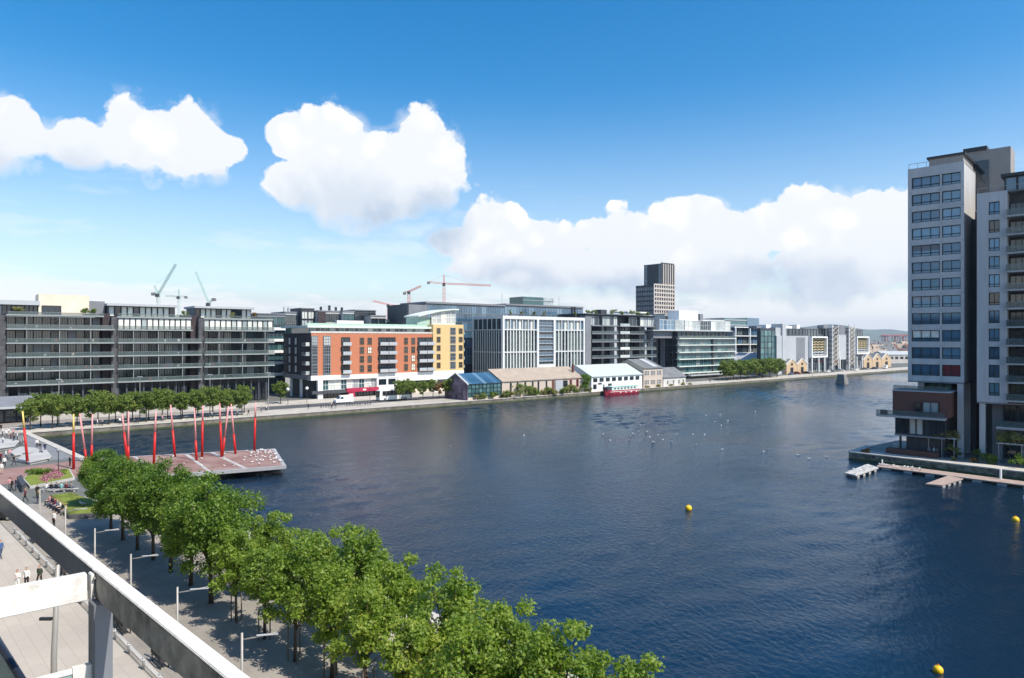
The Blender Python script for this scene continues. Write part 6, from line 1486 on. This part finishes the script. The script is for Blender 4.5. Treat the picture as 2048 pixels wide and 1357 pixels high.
# glass balustrade of the terrace below
mat('rail_blue', (.05, .06, .085), .3, .6, var=.1)
m = mat('clear_glass', (.50, .66, .64), .05, var=.05, ior=1.45); pz = m.node_tree.nodes['Principled BSDF']; pz.inputs['Transmission Weight'].default_value = .6
gb = empty('glass_balustrade', ((0-CX)/FPX*6.5, 6.5, jz-2.2), 0, 'glass balustrade with a dark blue handrail in the bottom left corner', 'balustrade')
hz = CAMH+(CY-1288)/FPX*6.5 - (jz-2.2); ux, uy = math.cos(LA), math.sin(LA)
k = MB(); k.tube([(ux*4, uy*4, hz), (-ux*3.5, -uy*3.5, hz)], [.032, .032], 10); k.obj('handrail', MATS['rail_blue'], gb, True)
k = MB(); k.box(-3.5, 4, -.01, .01, .3, hz-.06); o = k.obj('pane', MATS['clear_glass'], gb); o.rotation_euler = (0, 0, LA)
for q in (-2.4, -.9, .6, 2.1): k = MB(); k.box(q-.02, q+.02, .012, .05, 0, hz-.03); o = k.obj('rail_post', MATS['rail_blue'], gb); o.rotation_euler = (0, 0, LA)
gp2 = empty('glass_windbreak', ((186-CX)/FPX*5.9, 5.9, jz-2.2), UROT+math.pi, 'frosted glass panel with a white end post below the frame joint', 'glass panel')
hz = CAMH+(CY-1325)/FPX*5.9 - (jz-2.2)
k = MB(); k.box(.0, .15, -.03, .03, 0, hz); k.obj('end_post', MATS['steel_white'], gp2); k = MB(); k.box(.152, 2.2, -.01, .01, .1, hz-.045); k.obj('pane', MATS['clear_glass'], gp2); k = MB(); k.box(.151, 2.2, -.02, .02, hz-.044, hz-.01); k.obj('top_rail', MATS['steel_white'], gp2)

# ================================================================== people
SKIN = [mat('skin_a', (.55, .33, .23), .6, var=.05), mat('skin_b', (.30, .17, .11), .6, var=.05)]
HAIR = [mat('hair_dark', (.02, .015, .012), .7), mat('hair_brown', (.09, .05, .03), .7), mat('hair_fair', (.3, .2, .1), .7)]
CL = {k: mat('cloth_'+k, v, .85, var=.12, scale=6) for k, v in dict(white=(.75, .74, .72), black=(.018, .018, .02), navy=(.02, .03, .07), blue=(.06, .12, .28), jeans=(.06, .09, .16), grey=(.22, .22, .23), green=(.045, .06, .04), maroon=(.16, .02, .04), red=(.4, .03, .03), pink=(.6, .3, .32), teal=(.25, .55, .55), beige=(.5, .42, .32), yellow=(.6, .45, .08)).items()}
def person_mesh(pose):
    J = {'pel': (0, 0, .96, .135), 'che': (0, 0, 1.27, .145), 'nck': (0, .005, 1.46, .06), 'hd0': (0, -.01, 1.56, .062), 'hd1': (0, -.015, 1.645, .098), 'hd2': (0, 0, 1.73, .07)}
    for s, n in ((-1, 'l'), (1, 'r')):
        J['sh'+n] = (.175*s, .0, 1.41, .066); J['el'+n] = (.225*s, .03, 1.13, .046); J['wr'+n] = (.235*s, -.04, .89, .031); J['ha'+n] = (.235*s, -.055, .82, .036)
        J['hi'+n] = (.095*s, 0, .90, .098); J['kn'+n] = (.10*s, -.02, .50, .062); J['an'+n] = (.10*s, .02, .09, .043); J['to'+n] = (.11*s, -.15, .04, .034)
    def mv(k, x, y, z): J[k] = (x, y, z, J[k][3])
    if pose == 'walk':
        mv('knl', -.10, -.16, .51); mv('anl', -.10, -.24, .12); mv('tol', -.10, -.40, .07); mv('knr', .10, .06, .50); mv('anr', .10, .34, .15); mv('tor', .10, .22, .045)
        mv('wrl', -.22, .10, .90); mv('hal', -.22, .12, .83); mv('wrr', .21, -.20, .93); mv('har', .2, -.25, .87)
    if pose == 'sit':
        for k in ('pel', 'che', 'nck', 'hd0', 'hd1', 'hd2', 'shl', 'shr', 'ell', 'elr'): x, y, z, r = J[k]; J[k] = (x, y+.02, z-.44, r)
        for s, n in ((-1, 'l'), (1, 'r')): mv('hi'+n, .095*s, -.02, .50); mv('kn'+n, .12*s, -.44, .49); mv('an'+n, .12*s, -.42, .09); mv('to'+n, .13*s, -.58, .04); mv('wr'+n, .16*s, -.26, .60); mv('ha'+n, .12*s, -.33, .57)
    if pose == 'phone':
        mv('wrr', .08, -.26, 1.22); mv('har', .03, -.29, 1.27); mv('elr', .24, -.02, 1.12); mv('wrl', -.10, -.24, 1.10); mv('hal', -.05, -.29, 1.14)
    E_ = [('pel', 'che', 2), ('che', 'nck', 2), ('nck', 'hd0', 0), ('hd0', 'hd1', 0), ('hd1', 'hd2', 1)]
    for n in 'lr': E_ += [('che', 'sh'+n, 2), ('sh'+n, 'el'+n, 2), ('el'+n, 'wr'+n, 2), ('wr'+n, 'ha'+n, 0), ('pel', 'hi'+n, 3), ('hi'+n, 'kn'+n, 3), ('kn'+n, 'an'+n, 3), ('an'+n, 'to'+n, 4)]
    ks = list(J); me = bpy.data.meshes.new('body'); me.from_pydata([J[k][:3] for k in ks], [(ks.index(a), ks.index(b_)) for a, b_, _ in E_], [])
    o = bpy.data.objects.new('body_tmp', me); COL.objects.link(o); md = o.modifiers.new('skin', 'SKIN'); md.use_smooth_shade = True
    sk = me.skin_vertices[0].data
    for i, k in enumerate(ks):
        r = J[k][3]; sk[i].radius = (r*1.2, r*.85) if k in ('pel', 'che') else (r, r); sk[i].use_root = (k == 'pel')
    s2 = o.modifiers.new('sub', 'SUBSURF'); s2.levels = 1; s2.render_levels = 1
    dg = bpy.context.evaluated_depsgraph_get(); m2 = bpy.data.meshes.new_from_object(o.evaluated_get(dg)); bpy.data.objects.remove(o); 
    vs = [tuple(v.co) for v in m2.vertices]; fs = [tuple(p.vertices) for p in m2.polygons]; k = MB(); k.v = vs; k.f = fs; k.m = []
    for f in fs:
        c_ = sum((Vector(vs[i]) for i in f), Vector())/len(f); best = (9, 0)
        for a, b_, mi in E_:
            A_, B_ = Vector(J[a][:3]), Vector(J[b_][:3]); d = B_-A_; t = max(0, min(1, (c_-A_).dot(d)/d.length_squared)); q = (c_-A_-d*t).length - (J[a][3]*(1-t)+J[b_][3]*t)*.6
            if q < best[0]: best = (q, mi)
        mi = best[1]; hz_ = J['hd1'][2]
        if mi in (0, 1) and c_.z > J['hd0'][2]: mi = 1 if (c_.z > hz_+.045 or c_.y > J['hd1'][1]+.02) else 0
        k.m.append(mi)
    for n, s in (('l', -1), ('r', 1)):     # five fingers on each hand
        h = Vector(J['ha'+n][:3]); w = Vector(J['wr'+n][:3]); d = (h-w).normalized(); sd_ = d.cross(Vector((s, 0, 0)));  sd_ = sd_.normalized() if sd_.length > .1 else Vector((0, 1, 0))
        for i in range(4):
            q = h + sd_*(.012*(i-1.5)*1.5); ln = (.065, .075, .07, .055)[i]; k.tube([q-d*.01, q+d*ln*.55, q+d*ln+Vector((-s*.012, 0, 0))], [.0095, .009, .007], 5, 0)
        k.tube([h-d*.03+sd_*.03, h+sd_*.055+d*.005, h+sd_*.055+d*.035], [.011, .010, .008], 5, 0)
    hd = Vector(J['hd1'][:3]); k.tube([hd+Vector((0, -.085, .015)), hd+Vector((0, -.115, -.025))], [.008, .016], 5, 0)      # nose
    for s in (-1, 1): k.tube([hd+Vector((s*.09, .005, .02)), hd+Vector((s*.105, .012, -.02))], [.012, .016], 5, 0); k.tube([hd+Vector((s*.034, -.088, .012)), hd+Vector((s*.034, -.098, .012))], [.010, .008], 5, 1)   # ears, eyes
    return k.mesh('body', [SKIN[0], HAIR[0], CL['grey'], CL['navy'], CL['black']], True)
BODY = {p: person_mesh(p) for p in ('stand', 'walk', 'sit', 'phone')}
SITZ = .45
def person(px, py, top, leg, label, pose='stand', face=0, hair=0, skin=0, z=0.013, sc=1.0, group=None, loc=None):
    x, y = loc if loc else gp(px, py, z)
    o = link('person', BODY[pose], None, (x, y, z), face, (sc, sc, sc))
    for i, m in enumerate((SKIN[skin], HAIR[hair], CL[top], CL[leg], CL['black'])): o.material_slots[i].link = 'OBJECT'; o.material_slots[i].material = m
    tag(o, label, 'person', group); return o
# facing: 0 looks towards the camera side (-y)
person(35, 1182, 'white', 'white', 'person in white with arms folded, left of the three above the cross beam', 'phone', .1, 0)
person(53.5, 1177, 'white', 'black', 'person in a white top and black trousers, middle of three above the cross beam', 'stand', .1, 1)
person(79.5, 1172, 'green', 'black', 'person in a dark green jacket, right of three above the cross beam', 'walk', -.1, 0)
person(1.5, 1117, 'blue', 'jeans', 'person in blue clothes at the left edge of the roadway', 'walk', 1.2, 0)
person(108, 1054, 'white', 'black', 'person in a white shirt standing beside the lawn bed', 'stand', -.3, 0)
rr = random.Random(8)
seat = [(93, 978, 'white', 'navy'), (104, 981, 'black', 'navy'), (113, 982, 'navy', 'black'), (122, 981, 'teal', 'grey'), (133, 981, 'maroon', 'black'), (146, 980, 'grey', 'jeans')]
def stool(x, y, z=.013):
    r = empty('stone_seat', (x, y, z), rr.uniform(-.2, .2), None, None); return r
# long low seats for the people sitting by the lawn
def seat_wall(name, label, P0, P1, w=.5, h=.41):
    p0, p1 = Vector(gp(*P0)), Vector(gp(*P1)); d = p1-p0; r = empty(name, (p0.x, p0.y, .013), math.atan2(d.y, d.x), label, 'bench')
    part('seat', r, -.4, d.length+.4, -w/2, w/2, h-.08, h, MATS['concrete']); 
    for q in range(4): x = d.length*q/3; part('leg', r, x-.1, x+.1, -w/2+.05, w/2-.05, 0, h-.082, MATS['concrete'])
    return p0, d, r
p0, d, sw = seat_wall('seat_wall', 'low grey seat with a row of people behind the lawn', (90, 984), (150, 983))
for i, (_, _, t, l_) in enumerate(seat):
    q = p0 + d*(i+.3)/len(seat); person(0, 0, t, l_, 'person in %s sitting on the seat behind the lawn, %s from the left' % (t, ORD[i]), 'sit', rr.uniform(-.2, .2)+math.pi, rr.randrange(3), 0, .013, 1.0, None, (q.x, q.y))
p0, d, sw = seat_wall('seat_wall', 'low grey seat with people left of the lawn front', (98, 1010), (136, 1032))
for i, (t, l_) in enumerate((('pink', 'black'), ('black', 'jeans'), ('maroon', 'navy'), ('grey', 'navy'), ('white', 'black'), ('black', 'black'), ('beige', 'grey'))):
    q = p0 + d*(i+.2)/7.0; person(0, 0, t, l_, 'person in %s sitting by the lawn front, %s from the left' % (t, ORD[i]), 'sit', math.atan2(d.y, d.x)+rr.uniform(-.3, .3), rr.randrange(3), i % 5 == 1, .013, 1.0, None, (q.x, q.y))
LST = [(24, 983, 'black', 'black', 'walk', 'person in black walking left of the dark planter box'), (32, 981, 'navy', 'jeans', 'stand', 'person in navy beside the dark planter box'), (20, 981, 'pink', 'grey', 'stand', 'person in pink among the walkers left of the dark planter box'),
       (51, 1004, 'maroon', 'black', 'walk', 'person in maroon just above the white beam left of the lawn'), (77, 1008, 'green', 'navy', 'stand', 'person in dark green beside the second lamp post'), (75, 996, 'black', 'black', 'stand', 'person in black standing left of the people on the lawn seat'),
       (3, 948, 'white', 'beige', 'stand', 'person in a white dress at the left edge on the red paving'), (9, 935, 'white', 'black', 'walk', 'person in white top and black trousers on the red paving'), (28, 931, 'black', 'navy', 'walk', 'person in black walking on the red paving'), (20, 917, 'pink', 'grey', 'stand', 'person in pink before the stone benches'),
       (140, 933, 'black', 'black', 'stand', 'person in black beside the upright yellow-topped stick'), (2, 925, 'maroon', 'black', 'stand', 'person in maroon at the left edge before the stone benches'), (12, 920, 'white', 'jeans', 'walk', 'person in white and jeans before the stone benches')]
for (px, py, t, l_, ps, lab) in LST: person(px, py, t, l_, lab, ps, rr.uniform(-3, 3), rr.randrange(3), 0)
for i, (px, py, t, l_) in enumerate(((74, 896, 'white', 'black'), (80, 903, 'black', 'grey'), (90, 904, 'navy', 'navy'), (40, 893, 'grey', 'black'), (47, 891, 'beige', 'navy'), (28, 886, 'black', 'jeans'), (22, 883, 'maroon', 'black'), (12, 875, 'white', 'grey'), (18, 872, 'white', 'beige'), (5, 872, 'white', 'navy'), (27, 874, 'pink', 'black'), (6, 890, 'white', 'jeans'), (35, 881, 'white', 'black'))):
    person(px, py, t, l_, '%s from the front of the people scattered round the pale stone benches, in %s' % (ORD[12-i], t), ('stand', 'walk', 'phone')[i % 3], rr.uniform(-3, 3), rr.randrange(3))
for i, (px, t, l_, v_) in enumerate(((2, 'black', 'black', 6), (168, 'navy', 'black', 3), (195, 'white', 'grey', 3.4), (205, 'grey', 'black', 3), (240, 'white', 'navy', 3), (247, 'black', 'black', 3.3), (272, 'black', 'navy', 3.2), (277, 'navy', 'black', 2.9), (325, 'pink', 'grey', 3), (424, 'white', 'jeans', 3.6), (443, 'black', 'jeans', 2.8), (475, 'grey', 'black', 3), (497, 'black', 'black', 3), (523, 'grey', 'navy', 9), (533, 'white', 'black', 11), (617, 'black', 'navy', 8), (664, 'black', 'black', 4.0), (671, 'navy', 'grey', 4.4), (663, 'white', 'black', 6), (1420, 'black', 'black', 4), (1437, 'navy', 'black', 6), (1625, 'black', 'navy', 3))):
    x, y = uv(onv(px, QV+v_), QV+v_); person(0, 0, t, l_, '%s person from the left strolling on the far quay, in %s' % (ORD[i], t), ('walk', 'stand')[i % 2], rr.uniform(-3, 3), rr.randrange(3), 0, .006, 1.0, 'people on the far quay', (x, y))
for i, (px, py, t) in enumerate(((1858, 913, 'grey'), (1868, 913, 'white'), (1876, 914, 'beige'), (1886, 913, 'white'), (1897, 915, 'black'))):
    person(px, py, t, 'navy', '%s person from the left under the pergola of the slender tower, in %s' % (ORD[i], t), 'stand', rr.uniform(-1, 1), rr.randrange(3), 0, 0)

# ---- bicycles on the far quay
def bicycle_proto():
    r = empty('bicycle', (0, 0, 0), 0, 'x', 'bicycle', 'bicycles parked in a row on the far quay')
    for x in (-.52, .52):
        k = MB(); n = 14
        k.tube([(.33*math.cos(2*math.pi*i/n), 0, .33*math.sin(2*math.pi*i/n)) for i in range(n+1)], [.025]*(n+1), 4)
        for i in range(4): a = math.pi*i/4; k.tube([(.32*math.cos(a), 0, .32*math.sin(a)), (-.32*math.cos(a), 0, -.32*math.sin(a))], [.006, .006], 3)
        k.obj('wheel', MATS['rubber'], r, False, (x, 0, .34))
    k = MB()
    for a, b_ in (((-.52, .34), (-.05, .30)), ((-.05, .30), (-.2, .85)), ((-.52, .34), (-.18, .78)), ((-.18, .78), (.38, .8)), ((-.05, .30), (.38, .76)), ((.52, .34), (.36, .95))): k.tube([(a[0], 0, a[1]), (b_[0], 0, b_[1])], [.024, .024], 5)
    k.obj('frame', MATS['paint_blue'], r); k = MB(); k.tube([(.3, -.27, .98), (.36, 0, .97), (.3, .27, .98)], [.018]*3, 5); k.obj('handlebar', MATS['metal_dark'], r); k = MB(); k.box(-.33, -.08, -.07, .07, .85, .9); k.obj('saddle', MATS['rubber'], r)
    return r
bp0 = bicycle_proto(); nb = 20
for i in range(nb):
    o = bp0 if i == 0 else copy_tree(bp0); px = 642+i*5.2; v_ = QV+9.0; x, y = uv(onv(px, v_), v_)
    o.location = (x, y, .006); o.rotation_euler = (0, 0, UROT+R(70)+random.uniform(-.2, .2)); o['label'] = '%s bicycle from the left in the row parked before the van and coach' % ORD[i]

# ---- gulls
mat('feather_white', (.82, .82, .80), .8, var=.04); mat('feather_grey', (.35, .37, .4), .8); mat('beak', (.6, .3, .03), .6)
k = MB(); k.tube([(0, .26, .13), (0, .14, .14), (0, 0, .13), (0, -.12, .15), (0, -.18, .2), (0, -.22, .27), (0, -.27, .28), (0, -.30, .27)], [.012, .05, .085, .075, .05, .045, .04, .01], 8, 0)
k.tube([(0, -.295, .272), (0, -.36, .262)], [.014, .004], 5, 2)
for s in (-1, 1): k.tube([(s*.055, -.1, .17), (s*.08, .05, .165), (s*.03, .3, .16)], [.02, .045, .006], 6, 1)
for s in (-1, 1): k.tube([(s*.03, .02, .06), (s*.03, .0, 0)], [.008, .008], 4, 2)
GULL = k.mesh('gull', [MATS['feather_white'], MATS['feather_grey'], MATS['beak']], True)
def gull(x, y, z, label, group, sc=1.0):
    o = link('gull', GULL, None, (x, y, z), rr.uniform(0, 6.3), (sc, sc, sc)); return tag(o, label, 'gull', group)
WG = [(185,365),(247,415),(410,380),(402,408),(435,360),(475,345),(498,290),(545,345),(527,383),(572,388),(590,434),(603,428),(640,372),(680,410),(707,272),(746,425),(796,367),(925,367),(950,450),(1022,368),(1034,210),(1105,262),(1148,203),(1157,293),(1210,255),(1432,178),(1160,490),(1504,510),(1540,488),(1788,535),(1880,565),(2020,550),(965,38),(1165,26),(-460,375),(-1065,465)]
for (a, b_) in WG:
    x, y = gp(1160+a/4.096, 780+b_/4.096, WZ); gull(x, y, WZ-.07, 'white gull floating on the open water of the basin', 'gulls floating on the basin', 1.1)
for i in range(62):
    t = 1-abs(rr.gauss(0, .09)) if i < 52 else rr.uniform(.35, .8); s_ = rr.uniform(.06, .95); p = lerp2(lerp2(DQ[0], DQ[1], t), lerp2(DQ[3], DQ[2], t), s_)
    if t > .99: continue
    gull(p[0], p[1], .213, 'white gull resting on the red and grey platform', 'gulls on the pier', 1.05)
for i in range(15):
    t, s_ = rr.random(), rr.uniform(.1, .9); a = [jp(1712, 950.5), jp(1757, 935.2), jp(1735, 927.6), jp(1689, 945)]; p = lerp2(lerp2(a[0], a[1], t), lerp2(a[3], a[2], t), s_)
    gull(p[0], p[1], JZ+.002, 'white gull resting on the left finger of the jetty', 'gulls on the left jetty finger', .95)
for i in range(12):
    p = lerp2(mA, mB, .02+.33*i/12); q = lerp2(mD, mC, .02+.33*i/12); p = lerp2(p, q, rr.uniform(.2, .8)); gull(p[0], p[1], JZ+.002, 'white gull resting on the long jetty walkway', 'gulls on the jetty walkway', 1.15)
x, y = gp(166, 1012, .5); gull(x, y, .575, 'single white gull standing on the lawn', None, 1.6)

# ================================================================== hazy air over the bay
k = MB(); k.box(-2600, 11000, -70, 12500, -6, 330)
mh = bpy.data.materials.new('haze_air'); mh.use_nodes = True; nt = mh.node_tree; nt.nodes.clear()
ou = nt.nodes.new('ShaderNodeOutputMaterial'); pv = nt.nodes.new('ShaderNodeVolumePrincipled')
pv.inputs['Color'].default_value = (.72, .84, 1.0, 1); pv.inputs['Density'].default_value = .00006; pv.inputs['Anisotropy'].default_value = .2
nt.links.new(pv.outputs[0], ou.inputs['Volume'])
tag(k.obj('haze', mh), kind='stuff')
